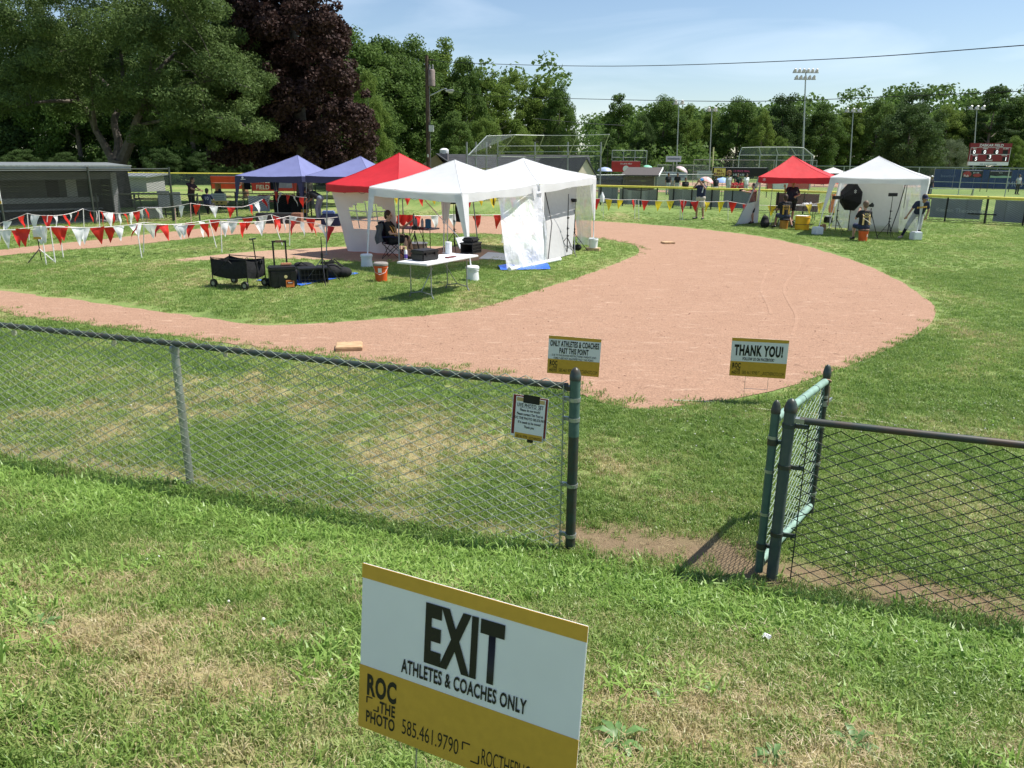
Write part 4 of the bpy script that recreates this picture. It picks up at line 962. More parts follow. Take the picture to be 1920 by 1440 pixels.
# clear plastic sheets of the second canopy: front corner, twisted bundle, rear sheet
a, b = cM2+Vector((-.75, -.55, -.15)), cM2+Vector((.16, .22, -.13))
sa, sb = A(934, 372, fM.y-.75), A(1014, 358, fM.y+.05)
wall(wt2, 'clear_side_sheet', sa, sb, g0(1021, 499)+V3(0, 0, .06), g0(952, 508)+V3(0, 0, .05), CLEAR, .10, 18, 22, 3)
mb = MB(); mb.path(cat([A(1010, 362, fM.y), A(1016, 400, fM.y), A(1022, 440, fM.y-.05), A(1021, 470, fM.y-.1), A(1021, 499, fM.y-.15)], 5), .07, 8, [.09, .06, .05, .06, .055, .05, .055, .06, .05, .055, .06, .06, .055, .05, .06, .065, .06, .055, .05, .05, .05]); mb.build('bundled_sheet', sheer('bundled_plastic', (.8, .82, .84), .72, 1, .8), wt2, True, True)
wall(wt2, 'clear_side_sheet', A(1078, 345, fR.y+.9), A(1114, 342, fR.y+.02), g0(1108, 464)+V3(0, 0, .05), A(1082, 456, fR.y+.95), CLEAR, .08, 10, 16, 8)
# grey backdrop hung across the second canopy
t = thing('studio_backdrop', 'grey photo backdrop hanging inside the second white canopy', 'backdrop', (fM.x+1.2, fM.y+2.2, 0))
bk = mat('grey_backdrop', (.50, .50, .50), .85, var=.05, trans=.2)
a, b, c, d = A(1012, 350, 22.6), A(1082, 347, 24.2), g0(1072, 478), g0(1024, 492); d.z = c.z = .03
wall(t, 'cloth', a, b, c, d, bk, .03, 10, 14, 1)
MB().path([a+V3(.12, 0, 0), a.lerp(d, .5)+V3(.25, 0, 0), d+V3(.05, 0, .02)], .015, 6).build('edge_pole', BLACKM, t, True, True)
MB().tube(A(925, 362, 23.5), A(926, 385, 23.5), .02, n=6).build('clamp_pole', BLACKM, t, True, True)
# floor sheet + tarp + tube
p = g0(925, 481); mb = MB(); q = [g0(898, 486), g0(952, 489), g0(958, 477), g0(915, 474)]; mb.prism([V3(a.x, a.y, .012) for a in q], (0, 0, .012)); tag(mb.build('floor_board', mat('white_board', (.62, .63, .65), .5)), 'white board lying on the grass under the white canopies', 'board')
TARP = mat('blue_tarp', (0.03, 0.13, 0.62), 0.4, var=.2, vscale=6, bump=.4, bscale=7)
p = g0(985, 505); mb = MB(); mb.grid(lambda s, q: V3(p.x-.62+1.25*s-.12*q, p.y-.35+.62*q+.25*s, .03+.10*math.sin(PI*q)*(.6+.4*math.sin(s*8))), 14, 8); tag(mb.build('blue_tarp', TARP, None, True), 'folded blue tarp at the foot of the clear plastic sheet', 'tarp')
a, b = g0(957, 509), g0(1048, 490); a.z = b.z = .055; mb = MB(); d = (b-a).normalized()
o = thing('plastic_tube', 'white plastic tube lying across the blue tarp at the white canopies', 'tube', a); MB().tube(a, b, .05, n=14).build('pipe', WPOLE, o, True, True)
for q in (a, a+d*.22, b): MB().tube(q-d*.045, q+d*.045, .058, n=14).build('coupling', WPOLE, o, True, True)

# --- red canopy beside the white pair
e1, e2 = V3(.793, -.608, 0), V3(.608, .793, 0); Lc = V3(-5.32, 22.55, 0)
def rc(i, j, z): q = Lc+e1*i+e2*j; q.z = z; return q
pk = A(748, 287, 22.9)
rt1 = tent('canopy_tent', 'bright red canopy tent with white window wall left of the near white canopy', 'red canopies', [rc(0, 0, 1.98), rc(2.9, 0, 1.98), rc(2.9, 3.0, 1.98), rc(0, 3.0, 1.98)], pk, [g0(612, 478), rc(3.0, -.15, 0), rc(3.05, 3.1, 0), rc(-.1, 3.1, 0)], REDC, REDC, GPOLE, .19, None, .018, .06)
def arch(s, q): return (.22 < s < .88) and (.16+.25*abs(s-.55)**1.5*3 < q < .60)
ws = rc(.02, .2, 1.84), rc(2.2, .2, 1.80)
wall(rt1, 'window_wall', rc(.05, .12, 1.82), rc(2.35, .35, 1.80), rc(1.9, .9, .06), rc(.1, .6, .05), WHITE, .07, 26, 26, 5, CLEAR2, arch)
for i, (s0, q0, s1, q1) in enumerate(((.22, .32, .88, .30), (.22, .46, .88, .45), (.38, .2, .37, .6), (.55, .16, .55, .6), (.72, .2, .72, .6))):
    def wp(s, q): return rc(.05, .12, 1.82).lerp(rc(2.35, .35, 1.80), s).lerp(rc(.1, .6, .05).lerp(rc(1.9, .9, .06), s), q)-e2*.06
    MB().path([wp(s0, q0), wp((s0+s1)/2, (q0+q1)/2+.012), wp(s1, q1)], .016, 4).build('muntin', WHITE, rt1, False, True)

# --- blue pair
Fb = g0(573, 413); zb = 1.92
def bc(i, j, z): q = Fb+V3(1, 0, 0)*i+V3(.30, .954, 0)*j; q.z = z; return q
for k, (i0, ua, lb) in enumerate(((-3.0, 558, 'left blue canopy tent of the pair behind the flag lines'), (0.12, 676, 'right blue canopy tent half hidden by the red canopy'))):
    z = zb+k*.02; pk = A(ua, 291+2*k, bc(0, 1.5, 0).y)
    bt = tent('canopy_tent', lb, 'blue canopies', [bc(i0, 0, z), bc(i0+2.95, 0, z), bc(i0+2.95, 3, z), bc(i0, 3, z)], pk, [bc(i0-.03, -.05, 0), bc(i0+2.95, -.05, 0), bc(i0+3, 3.05, 0), bc(i0, 3.05, 0)], BLUEC, NAVYC, GPOLE, .27, NAVYC if k == 0 else None)
    if k == 0:
        o = MB(); q = bc(i0+.35, -.02, z-.15); o.box(q, (.22, .004, .03)); o.ball(q+V3(-.02, 0, .07), (.05, .006, .05), 6); o.build('emblem', mat('pale_print', (.6, .62, .7), .6), bt, False, True)
        bucket('leg_weight', 'grey weight at the front left leg of the left blue canopy', (bc(i0, 0, 0).x, bc(i0, 0, 0).y, 0), GPOLE, .16, .14, .17, 'weight', 'weights on the canopy legs', None, False)

# --- red and white canopies far right
a, b = V3(10.4, 33.8, 0), V3(13.2, 33.0, 0); dv = V3(1.45, 2.55, 0)
def zc(p, z): return V3(p.x, p.y, z)
rt2 = tent('canopy_tent', 'far red canopy tent with yellow buckets beneath it', 'red canopies', [zc(a, 2.06), zc(b, 2.06), zc(b+dv, 2.02), zc(a+dv, 2.02)], A(1487, 292, 34.7), [g0(1379, 424), zc(b+V3(.1, -.1, 0), 0), zc(b+dv, 0), zc(a+dv, 0)], REDC, REDC, GPOLE, .24, None, .016, .07)
wall(rt2, 'white_side_wall', zc(a, 1.85)+V3(-.02, .1, 0), A(1427, 333, 34.4), g0(1420, 418), g0(1382, 421), WHITE, .05, 12, 16, 2, CLEAR2, lambda s, q: .2 < s < .8 and .15 < q < .5)
wall(rt2, 'clear_side_sheet', zc(a, 1.85)+dv*.95+V3(.9, 0, 0), zc(b, 1.85)+dv*.95, zc(b, .5)+dv*.95, zc(a, .5)+dv*.95+V3(.9, 0, 0), CLEAR2, .06, 14, 12, 6)
o = text('emblem', '*', .3, SIGNW, rt2, (0, 0, 0), 1); o.location = rt2.matrix_basis.inverted() @ (zc(a, 1.80)+V3(.16, -.08, 0)); o.rotation_euler = (0, 0, -.28)
fl, fr = g0(1532, 440), g0(1716, 450); ex = (fr-fl).normalized(); ey = V3(.475, .88, 0)
cl, cr_ = A(1557, 340, fl.y), A(1741, 340, fr.y); cl.z = cr_.z = 2.14
wt3 = tent('canopy_tent', 'far white canopy tent with white backdrop and black softbox', None, [cl, cr_, zc(cr_+ey*3.3, 2.14), zc(cl+ey*3.3, 2.14)], A(1648, 293, (fl.y+fr.y)/2+1.4), [fl, fr, zc(fr+ey*3.5, 0), zc(fl+ey*3.5, 0)], WHITE, WHITE, WPOLE, .2, WHITE)
wall(wt3, 'side_wall', zc(cr_, 1.95), zc(cr_+ey*3.2, 1.95), zc(fr+ey*3.3, .05), zc(fr+ey*.15, .05), WHITE, .08, 14, 14, 4)
wall(wt3, 'rear_sheet', zc(cl+ey*3.2, 1.95)+ex*.1, zc(cr_+ey*3.2, 1.95), zc(fr+ey*3.3, .05), zc(fl+ey*3.3, .05)+ex*.1, CLEAR, .06, 18, 14, 9)
for p, lb in ((fl, 'white block weight on the left front leg of the far white canopy'), (fr, 'white block weight on the right front leg of the far white canopy')):
    mb = MB(); mb.rbox((0, 0, .15), (.34, .30, .30), .03); o = mb.build('block_weight', WEIGHT, None, True); o.location = p; o.rotation_euler = (0, 0, .2); tag(o, lb, 'weight', 'weights on the canopy legs')
# white paper backdrop on stands
t = thing('studio_backdrop', 'white paper backdrop sweeping down to the grass in the far white canopy', 'backdrop', (fl+fr)/2+ey*2.4)
a, b = A(1603, 341, fl.y+1.2), A(1694, 344, fr.y+2.2); PAPER = mat('white_paper', (.72, .72, .71), .8, var=.03, trans=.15)
a.z = b.z = 2.0
d, c = g0(1589, 433), g0(1687, 436); mb = MB()
def fn(s, q):
    top = a.lerp(b, s); bot = d.lerp(c, s); back = V3(top.x, top.y, 0).lerp(bot, .35)
    if q < .7: k = q/.7; r = top.lerp(V3(back.x, back.y, .25), k)
    else: k = (q-.7)/.3; r = V3(back.x, back.y, .25*(1-k)**2+.02).lerp(V3(bot.x, bot.y, .02), k)
    return r
mb.grid(fn, 8, 30).build('paper', PAPER, t, 'all', True)
MB().tube(a-(b-a)*.04, b+(b-a)*.04, .03, n=8).build('roll', PAPER, t, True, True)
for q, ft in ((b+(b-a)*.05, V3(-.35, 0, 0)), (a-(b-a)*.02, V3(0, 0, 0))):
    MB().path([q, V3(q.x, q.y, 1.0)+ft*.4, V3(q.x, q.y, .05)+ft], .018, 6).build('stand', BLACKM, t, True, True)

# ================================================================== FIGURES
SKIN = mat('skin', (0.50, 0.30, 0.215), 0.55, var=.08, trans=0.05); SKIN2 = mat('tanned_skin', (0.36, 0.20, 0.135), 0.55, var=.1)
def fuse(mb, name, m, parent, voxel):
    me = mb.mesh(name); o = bpy.data.objects.new(name, me); col.objects.link(o)
    md = o.modifiers.new('fuse', 'REMESH'); md.mode = 'VOXEL'; md.voxel_size = voxel
    sm = o.modifiers.new('smooth', 'SMOOTH'); sm.iterations = 2; sm.factor = .5
    dg = bpy.context.evaluated_depsgraph_get(); m2 = bpy.data.meshes.new_from_object(o.evaluated_get(dg)); m2.name = name
    o.modifiers.clear(); o.data = m2; bpy.data.meshes.remove(me); m2.materials.clear(); m2.materials.append(m)
    m2.polygons.foreach_set('use_smooth', [True]*len(m2.polygons)); o.parent = parent; return o
def caps(mb, p, q, r, r2=None, n=10):
    r2 = r if r2 is None else r2; p = Vector(p); q = Vector(q)
    if (q-p).length < 1e-4: q = p+V3(0, 0, .001)
    mb.ball(p, r, 7); mb.ball(q, r2, 7); mb.tube(p, q, r, r2, n)
STAND = dict(pelvis=(0, 0, .95), chest=(0, 0, 1.28), neck=(0, 0, 1.47), head=(0, -.02, 1.63), face=(0, -1, -.05),
             shL=(.185, 0, 1.41), elL=(.245, .02, 1.14), wrL=(.255, -.06, .90), shR=(-.185, 0, 1.41), elR=(-.245, .02, 1.14), wrR=(-.255, -.06, .90),
             hpL=(.095, 0, .92), knL=(.105, -.02, .50), anL=(.11, .02, .09), toL=(.13, -.15, .035), hpR=(-.095, 0, .92), knR=(-.105, -.02, .50), anR=(-.11, .02, .09), toR=(-.13, -.15, .035))
def person(label, loc, rz, J=None, shirt=None, legs=None, long_=False, skin=None, hair=None, shoe=None, s=1.0, cap=None, vox=.011, girth=1.0, sock=None, group=None, longhair=False, vest=None):
    skin = skin or SKIN; j = dict(STAND); j.update(J or {}); j = {k: Vector(v)*(1 if k == 'face' else s) for k, v in j.items()}
    t = thing('person', label, 'person', loc, rz, group); f = j['face'].normalized(); hd = j['head']
    up = (hd-j['neck']).normalized(); sd = up.cross(f).normalized(); up = f.cross(sd).normalized()
    R = Matrix((sd, f, up)).transposed()
    b = MB()
    b.ball(hd+R @ V3(0, 0, .02*s), Vector((.074, .094, .108))*s, 10, R); b.ball(hd+R @ V3(0, .03*s, -.06*s), Vector((.052, .058, .055))*s, 8, R)
    caps(b, hd+R @ V3(0, .085*s, .005*s), hd+R @ V3(0, .108*s, -.022*s), .011*s, .015*s)                       # nose
    for q in (-1, 1): b.ball(hd+R @ V3(q*.077*s, -.005*s, -.01*s), Vector((.012, .022, .032))*s, 6, R)                 # ears
    caps(b, hd+R @ V3(-.02*s, .085*s, -.062*s), hd+R @ V3(.02*s, .085*s, -.062*s), .010*s)                            # mouth
    caps(b, j['neck']-up*.02*s, hd-up*.05*s, .056*s, .052*s)
    caps(b, j['chest'], j['pelvis'], .10*s*girth, .10*s*girth); caps(b, j['shL'].lerp(j['shR'], .1), j['shR'].lerp(j['shL'], .1), .055*s)
    caps(b, j['neck'], j['chest'], .05*s, .1*s)
    for k in 'LR':
        caps(b, j['sh'+k], j['el'+k], .047*s, .038*s); caps(b, j['el'+k], j['wr'+k], .039*s, .027*s)
        w0 = j['wr'+k]; d = (w0-j['el'+k]).normalized(); q = d.cross(f if abs(d.dot(f)) < .8 else up).normalized(); n2 = d.cross(q)
        pm = w0+d*.055*s; caps(b, w0+d*.01*s, pm+q*.02*s, .026*s, .022*s); caps(b, w0+d*.01*s, pm-q*.02*s, .026*s, .022*s)
        for i, (o_, ln) in enumerate(((-.030, .068), (-.010, .080), (.010, .076), (.030, .058))):
            r0 = pm+q*o_*s*1.1+d*.015*s; m1 = r0+d*ln*.5*s+n2*.008*s; m2 = m1+d*ln*.42*s+n2*.028*s; caps(b, r0, m1, .0115*s, .0105*s, 6); caps(b, m1, m2, .0105*s, .0095*s, 6)
        tb = w0+d*.03*s-q*.028*s; caps(b, tb, tb-q*.03*s+d*.03*s, .0125*s, .011*s, 6); caps(b, tb-q*.03*s+d*.03*s, tb-q*.034*s+d*.062*s+n2*.01*s, .011*s, .010*s, 6)
        caps(b, j['hp'+k], j['kn'+k], .080*s*girth, .055*s); caps(b, j['kn'+k], j['kn'+k].lerp(j['an'+k], .3), .055*s, .056*s); caps(b, j['kn'+k].lerp(j['an'+k], .3), j['an'+k], .056*s, .036*s)
        caps(b, j['an'+k], j['to'+k], .036*s, .032*s)
    fuse(b, 'body', skin, t, vox*s)
    c = MB()                                                               # shirt
    wl, wr_ = j['hpL'].lerp(j['pelvis'], .25)+(j['chest']-j['pelvis'])*.12, j['hpR'].lerp(j['pelvis'], .25)+(j['chest']-j['pelvis'])*.12
    cl_, cr2 = j['chest']+(j['shL']-j['shR'])*.22, j['chest']+(j['shR']-j['shL'])*.22
    for (p, q) in ((cl_, wl), (cr2, wr_)): caps(c, p, q, .118*s*girth, .112*s*girth)
    caps(c, j['chest'], j['pelvis']+(j['chest']-j['pelvis'])*.1, .125*s*girth, .125*s*girth); caps(c, j['shL'].lerp(j['shR'], .12), j['shR'].lerp(j['shL'], .12), .072*s)
    caps(c, cl_, j['shL'].lerp(j['shR'], .12), .11*s, .072*s); caps(c, cr2, j['shR'].lerp(j['shL'], .12), .11*s, .072*s); caps(c, j['neck']-up*.045*s, j['chest'], .064*s, .11*s)
    for k in 'LR': caps(c, j['sh'+k], j['sh'+k].lerp(j['el'+k], .62), .066*s, .063*s)
    fuse(c, 'shirt', shirt, t, .013*s)
    c = MB(); caps(c, j['hpL'], j['hpR'], .118*s*girth); caps(c, j['pelvis'], j['pelvis']+(j['chest']-j['pelvis'])*.08, .125*s*girth)
    for k in 'LR':
        if long_: caps(c, j['hp'+k], j['kn'+k], .098*s*girth, .075*s); caps(c, j['kn'+k], j['kn'+k].lerp(j['an'+k], .9 if long_ is True else long_), .075*s, .062*s)
        else: caps(c, j['hp'+k], j['hp'+k].lerp(j['kn'+k], .86), .100*s*girth, .090*s)
    fuse(c, 'trousers' if long_ else 'shorts', legs, t, .013*s)
    for k in 'LR':
        c = MB(); caps(c, j['an'+k]-V3(0, 0, .03*s), j['to'+k], .047*s, .042*s); caps(c, j['an'+k]+(j['an'+k]-j['to'+k]).normalized()*.03*s-V3(0, 0, .035*s), j['an'+k], .045*s, .044*s); fuse(c, 'shoe', shoe or BLACK, t, .011*s)
        if sock: c = MB(); caps(c, j['kn'+k].lerp(j['an'+k], .35), j['an'+k], .062*s, .045*s); fuse(c, 'sock', sock, t, .012*s)
    if hair:
        c = MB(); c.ball(hd+R @ V3(0, -.020*s, .040*s), Vector((.092, .104, .110))*s, 10, R); c.ball(hd+R @ V3(0, -.055*s, -.02*s), Vector((.084, .066, .095))*s, 8, R)
        if longhair: caps(c, hd+R @ V3(0, -.07*s, 0), hd+R @ V3(0, -.10*s, -.20*s), .075*s, .05*s)
        fuse(c, 'hair', hair, t, .011*s)
    if cap:
        c = MB(); c.ball(hd+R @ V3(0, -.005*s, .055*s), Vector((.090, .106, .088))*s, 10, R); o = fuse(c, 'cap', cap, t, .011*s)
        c = MB(); c.ball(hd+R @ V3(0, .11*s, .05*s), Vector((.068, .085, .008))*s, 8, R); c.build('cap_peak', cap, o, True)
    for q in (-1, 1):
        c = MB(); c.ball(hd+R @ V3(q*.031*s, .088*s, .012*s), .0105*s, 6); c.build('eye', BLACK, t, True)
    return t, j, R
NAVY = mat('navy_cloth', (0.022, 0.030, 0.070), .85, var=.2); DARKC = mat('dark_cloth', (0.018, 0.018, 0.021), .85, var=.25); GREYC = mat('grey_cloth', (0.42, 0.43, 0.44), .85, var=.1); KHAKI = mat('stone_cloth', (0.55, 0.50, 0.42), .85, var=.1)
GOLD = mat('gold_cloth', (0.60, 0.36, 0.06), .8, var=.1); HAIRB = mat('brown_hair', (0.045, 0.024, 0.014), .6, var=.3, vscale=40); HAIRG = mat('grey_blond_hair', (0.15, 0.10, 0.065), .6, var=.25, vscale=40); DENIM = mat('dark_denim', (.04, .05, .085), .85, var=.2); WHITEC = mat('white_cloth', (.75, .76, .77), .8, var=.05)
def face_to(loc, v2):  return 0
SIT = dict(pelvis=(0, 0, .50), chest=(0, -.04, .84), neck=(0, -.06, 1.03), head=(0, -.09, 1.19), shL=(.185, -.05, .97), shR=(-.185, -.05, .97), hpL=(.10, -.02, .48), hpR=(-.10, -.02, .48),
           knL=(.20, -.42, .50), knR=(-.20, -.42, .50), anL=(.22, -.38, .09), anR=(-.22, -.38, .09), toL=(.25, -.54, .035), toR=(-.25, -.54, .035), elL=(.27, -.16, .74), elR=(-.27, -.16, .74), wrL=(.10, -.36, .88), wrR=(-.10, -.36, .88))
def camera_tripod(t_loc, rz, h, label):
    t = thing('camera_tripod', label, 'tripod', t_loc, rz)
    for k in range(3):
        a = 2*PI*k/3+.5; MB().path([(0, 0, h*.86), (math.cos(a)*.16, math.sin(a)*.16, h*.45), (math.cos(a)*.34, math.sin(a)*.34, .015)], .014, 6).build('leg', BLACKM, t, True)
    MB().tube((0, 0, h*.55), (0, 0, h*.95), .018, n=8).build('column', BLACKM, t, True)
    mb = MB(); mb.rbox((0, 0, h+.04), (.15, .08, .11), .015); c = mb.build('camera', BLACK, t, True)
    MB().tube((0, -.04, h+.04), (0, -.22, h+.03), .042, n=12).build('lens', BLACK, c, True); MB().box((0, .01, h+.115), (.06, .06, .05), taper=.7).build('viewfinder', BLACK, c)
    return t
def light_stand(label, loc, h, rz=0, spread=.42, head=None, silver=False, group='light stands of the photo sets'):
    t = thing('light_stand', label, 'light stand', loc, rz, group)
    for k in range(3):
        a = 2*PI*k/3+.3; MB().path([(0, 0, .55), (math.cos(a)*spread, math.sin(a)*spread, .012)], .010, 6).build('leg', GPOLE if (silver and k == 1) else BLACKM, t, True)
        MB().tube((0, 0, .28), (math.cos(a)*spread*.5, math.sin(a)*spread*.5, .29), .006, n=5).build('brace', BLACKM, t)
    MB().path([(0, 0, .12), (0, 0, h*.5), (0, 0, h)], .014, 8, [.017, .015, .010]).build('pole', BLACKM, t, True)
    for z in (.58, h*.45, h*.62): mb = MB(); mb.tube((0, 0, z-.03), (0, 0, z+.03), .026, n=8); mb.tube((0, 0, z), (.07, 0, z), .010, n=6); mb.build('clamp', BLACK, t, True)
    if head == 'flash': MB().rbox((.08, 0, h+.02), (.20, .11, .10), .015).build('flash_head', BLACK, t, True)
    if head == 'monitor': MB().rbox((0, 0, h), (.34, .08, .12), .01).build('flash_head', BLACK, t, True)
    return t

# photographer in the folding chair under the near white canopy
p = g0(738, 484)
ch = thing('folding_chair', 'dark blue folding camp chair with a grey jacket over its back', 'chair', p, PI/2-.15)
FAB = mat('navy_chair_fabric', (.012, .018, .06), .85, var=.3)
for q in (-1, 1):
    MB().path([(q*.27, .24, .01), (q*.27, -.20, .42)], .010, 6).build('leg', BLACKM, ch, True); MB().path([(q*.27, -.26, .01), (q*.27, .22, .42), (q*.26, .32, .98)], .010, 6).build('leg', BLACKM, ch, True)
    MB().path([(q*.27, .22, .60), (q*.29, -.26, .62)], .022, 6).build('armrest', FAB, ch, True)
for y in (-.25, .25): MB().path([(-.27, y, .02), (.27, -y*.2+y*.8, .40)], .009, 6).build('cross_brace', BLACKM, ch, True); MB().path([(.27, y, .02), (-.27, y*.6, .40)], .009, 6).build('cross_brace', BLACKM, ch, True)
MB().grid(lambda s, q: V3(-.27+.54*s, -.22+.46*q, .42-.06*math.sin(PI*s)*math.sin(PI*q)), 8, 8).build('seat', FAB, ch, 'all')
MB().grid(lambda s, q: V3(-.27+.54*s, .22+.11*q+.05*math.sin(PI*s), .42+.58*q), 8, 8).build('backrest', FAB, ch, 'all')
MB().grid(lambda s, q: V3(-.30+.02*math.sin(s*9), .20+.20*s-.03*math.sin(q*7), 1.0-.5*q-.1*s), 8, 8).build('jacket', mat('grey_jacket', (.10, .10, .115), .9, var=.3), ch, 'all')
Jp = dict(SIT); Jp.update(pelvis=(0, .05, .50), chest=(0, .12, .82), neck=(0, .13, 1.01), head=(0, .11, 1.17), face=(-.1, -1, -.1), shL=(.185, .12, .95), shR=(-.185, .12, .95), elL=(.22, -.22, .82), wrL=(.16, -.46, .98), elR=(-.27, -.02, .70), wrR=(-.16, -.24, .68), knL=(.17, -.40, .56), knR=(-.15, -.40, .54), anL=(.17, -.52, .10), anR=(-.17, -.46, .10), toL=(.18, -.68, .04), toR=(-.2, -.62, .04))
t, j, R = person('photographer in a black and gold vest sitting in the camp chair with arm raised', p, PI/2-.15, Jp, DARKC, DARKC, False, SKIN, HAIRB, s=1.0)
def vest_panels(t, j, m, w_=.07):
    """gold side panels and stripe of the vest, laid on the shirt"""
    for k in 'LR':
        a = j['sh'+k].lerp(j['sh'+('R' if k == 'L' else 'L')], .22); sgn = (j['sh'+k]-j['sh'+('R' if k == 'L' else 'L')]).normalized(); bk_ = sgn.cross(Vector((0, 0, 1)))
        for fb in (1, -1):
            dirn = bk_*fb*(1 if k == 'L' else -1)
            c0 = j['chest']+sgn*.105; p0, p1, p2 = a+V3(0, 0, .072), c0+dirn*.112+V3(0, 0, .03), j['hp'+k]+dirn*.125+sgn*.02+V3(0, 0, .08)
            mb = MB()
            for (s0, s1) in ((p0, p1), (p1, p2)): mb.add([s0-sgn*w_/2, s0+sgn*w_/2, s1+sgn*w_/2, s1-sgn*w_/2], [(0, 1, 2, 3)])
            mb.build('vest_panel', m, t)
vest_panels(t, j, GOLD, .085)
p2 = p+V3(.62, -.05, 0); camera_tripod((p2.x, p2.y, 0), PI*.9, .80, 'camera on a low tripod in front of the seated photographer')
# inside tables and things
def folding_table(label, loc, rz, L_, D_, h, top, leg, group=None):
    t = thing('folding_table', label, 'table', loc, rz, group); MB().rbox((0, 0, h-.02), (L_, D_, .042), .012).build('tabletop', top, t, True)
    for q in (-1, 1):
        x = q*(L_/2-.28); mb = MB()
        for y in (-D_/2+.12, D_/2-.12): mb.path([(x, y, h-.05), (x, y, .14), (x, y*1.12, .02)], .0125, 7)
        mb.path([(x, -D_/2+.06, .015), (x, -D_/2+.12, .10), (x, 0, .14), (x, D_/2-.12, .10), (x, D_/2-.06, .015)], .0125, 7); mb.build('leg_frame', leg, t, True)
        MB().path([(x, 0, .14), (q*.12, 0, h-.06)], .009, 6).build('brace', leg, t, True)
    return t
TTOP = mat('white_tabletop', (.72, .73, .73), .5, var=.03)
ta, tb_, tcn, td = G(746, 489, .74), G(800, 498, .74), G(898, 480, .74), G(842, 471, .74)
cx = (ta+tb_+tcn+td)/4; ex_ = (tcn-tb_).normalized(); rz = math.atan2(ex_.y, ex_.x); Lt = (tcn-tb_).length; Dt = min(.76, (tb_-ta).length)
ft = folding_table('white folding table standing in the sun in front of the near white canopy', (cx.x, cx.y, 0), rz, Lt, .74, .74, TTOP, GPOLE)
def on_table(u, v, z=.742): p = G(u, v, z); return p
p = on_table(797, 487); t = thing('equipment_case', 'closed black hard case on the left end of the white folding table', 'case', p, rz-.12)
MB().rbox((0, 0, .07), (.46, .34, .14), .02).build('lower_shell', BLACK, t, True); MB().rbox((0, 0, .175), (.475, .355, .062), .02).build('lid', BLACK, t, True)
for q in (-.13, .13): MB().box((q, -.175, .135), (.05, .02, .06)).build('latch', BLACKM, t)
p = on_table(883, 474); t = thing('wire_crate', 'black open-sided crate on the right end of the white folding table', 'crate', p, rz+.1)
for (c, d) in (((0, 0, .01), (.40, .30, .02)), ((0, 0, .21), (.42, .32, .03)), ((0, .14, .11), (.40, .015, .2)), ((.19, 0, .11), (.015, .3, .2))): MB().box(c, d).build('panel', BLACK, t)
for q in np.linspace(-.19, .19, 7): MB().box((q, -.145, .11), (.016, .014, .2)).build('slat', BLACK, t)
for z in (.07, .14): MB().box((0, -.146, z), (.4, .012, .014)).build('slat', BLACK, t)
MB().rbox((.0, 0, .28), (.36, .26, .10), .03).build('bag', BLACKF, t, True)
p = on_table(841, 476); t = MB().lathe([(0, .002), (.07, 0), (.07, .25), (.02, .25), (.02, .24)], n=16).build('paper_roll', WHITEC, None, True); t.location = p; tag(t, 'white roll of paper towel standing on the folding table', 'paper roll')
p = on_table(853, 480); t = MB().grid(lambda s, q: V3(-.2+.4*s, -.14+.28*q, .005+.015*s*s), 5, 4).build('paper_stack', WHITEC); t.location = p; t.rotation_euler = (0, 0, rz); tag(t, 'loose white papers lying on the folding table beside the paper roll', 'papers')
p = on_table(866, 468); t = MB().rbox((0, 0, .15), (.34, .02, .26), .004, Matrix.Rotation(-.45, 3, 'X')).build('paper_box', mat('pale_grey_board', (.55, .57, .6), .6), None, True); t.location = p; t.rotation_euler = (0, 0, rz); tag(t, 'tilted pale board leaning on the crate on the folding table', 'board')
p = on_table(845, 483); t = MB().rbox((0, 0, .012), (.30, .09, .02), .004).build('clipboard', mat('dark_red_board', (.16, .03, .03), .5), None, True); t.location = p; t.rotation_euler = (0, 0, rz); tag(t, 'thin dark red folder under the papers on the folding table', 'folder')
p = on_table(761, 486); t = thing('spray_bottle', 'small bottle with purple label and yellow cap on the folding table', 'bottle', p)
MB().lathe([(0, .002), (.032, 0), (.032, .16), (.02, .19)], n=12).build('flask', WHITEC, t, True); MB().lathe([(.033, .02), (.033, .10)], n=12).build('sleeve', mat('purple_label', (.14, .08, .40), .5), t, True); MB().lathe([(.02, .19), (.018, .25), (0, .255)], n=10).build('cap', mat('pale_yellow_cap', (.75, .62, .25), .5), t, True)
a_, b_ = G(752, 423, .72), G(810, 430, .72); cx = (a_+b_)/2
it = folding_table('small grey table with bottles under the white canopy', (cx.x, cx.y, 0), -.5, 1.3, .6, .72, mat('grey_tabletop', (.25, .22, .24), .5), BLACKM)
itop = lambda u, v: G(u, v, .722)
for (u, v, h, r, m, lb) in ((780, 427, .30, .042, mat('steel_blue', (.20, .28, .34), .4), 'blue-grey drinking bottle with dark cap on the small table'), (792, 428, .28, .04, mat('slate_plastic', (.30, .36, .42), .4), 'pale slate bottle on the small table'), (776, 421, .34, .035, mat('smoke_plastic', (.10, .11, .12), .4), 'tall dark bottle with red cap on the small table')):
    p = itop(u, v); t = thing('drinking_bottle', lb, 'bottle', (p.x, p.y, .722), 0, 'bottles on the small table'); MB().lathe([(0, .002), (r, 0), (r, h*.78), (r*.5, h*.88)], n=12).build('flask', m, t, True); MB().lathe([(r*.55, h*.87), (r*.55, h), (0, h)], n=10).build('cap', BLACK, t, True)
p = itop(803, 428); t = thing('blue_carton', 'upright blue carton at the right end of the small table', 'carton', (p.x, p.y, .722), -.3); MB().rbox((0, 0, .13), (.16, .08, .26), .006).build('sleeve', mat('teal_blue_card', (.035, .15, .30), .5), t, True); MB().box((0, 0, .267), (.10, .05, .012)).build('cap', WHITEC, t)
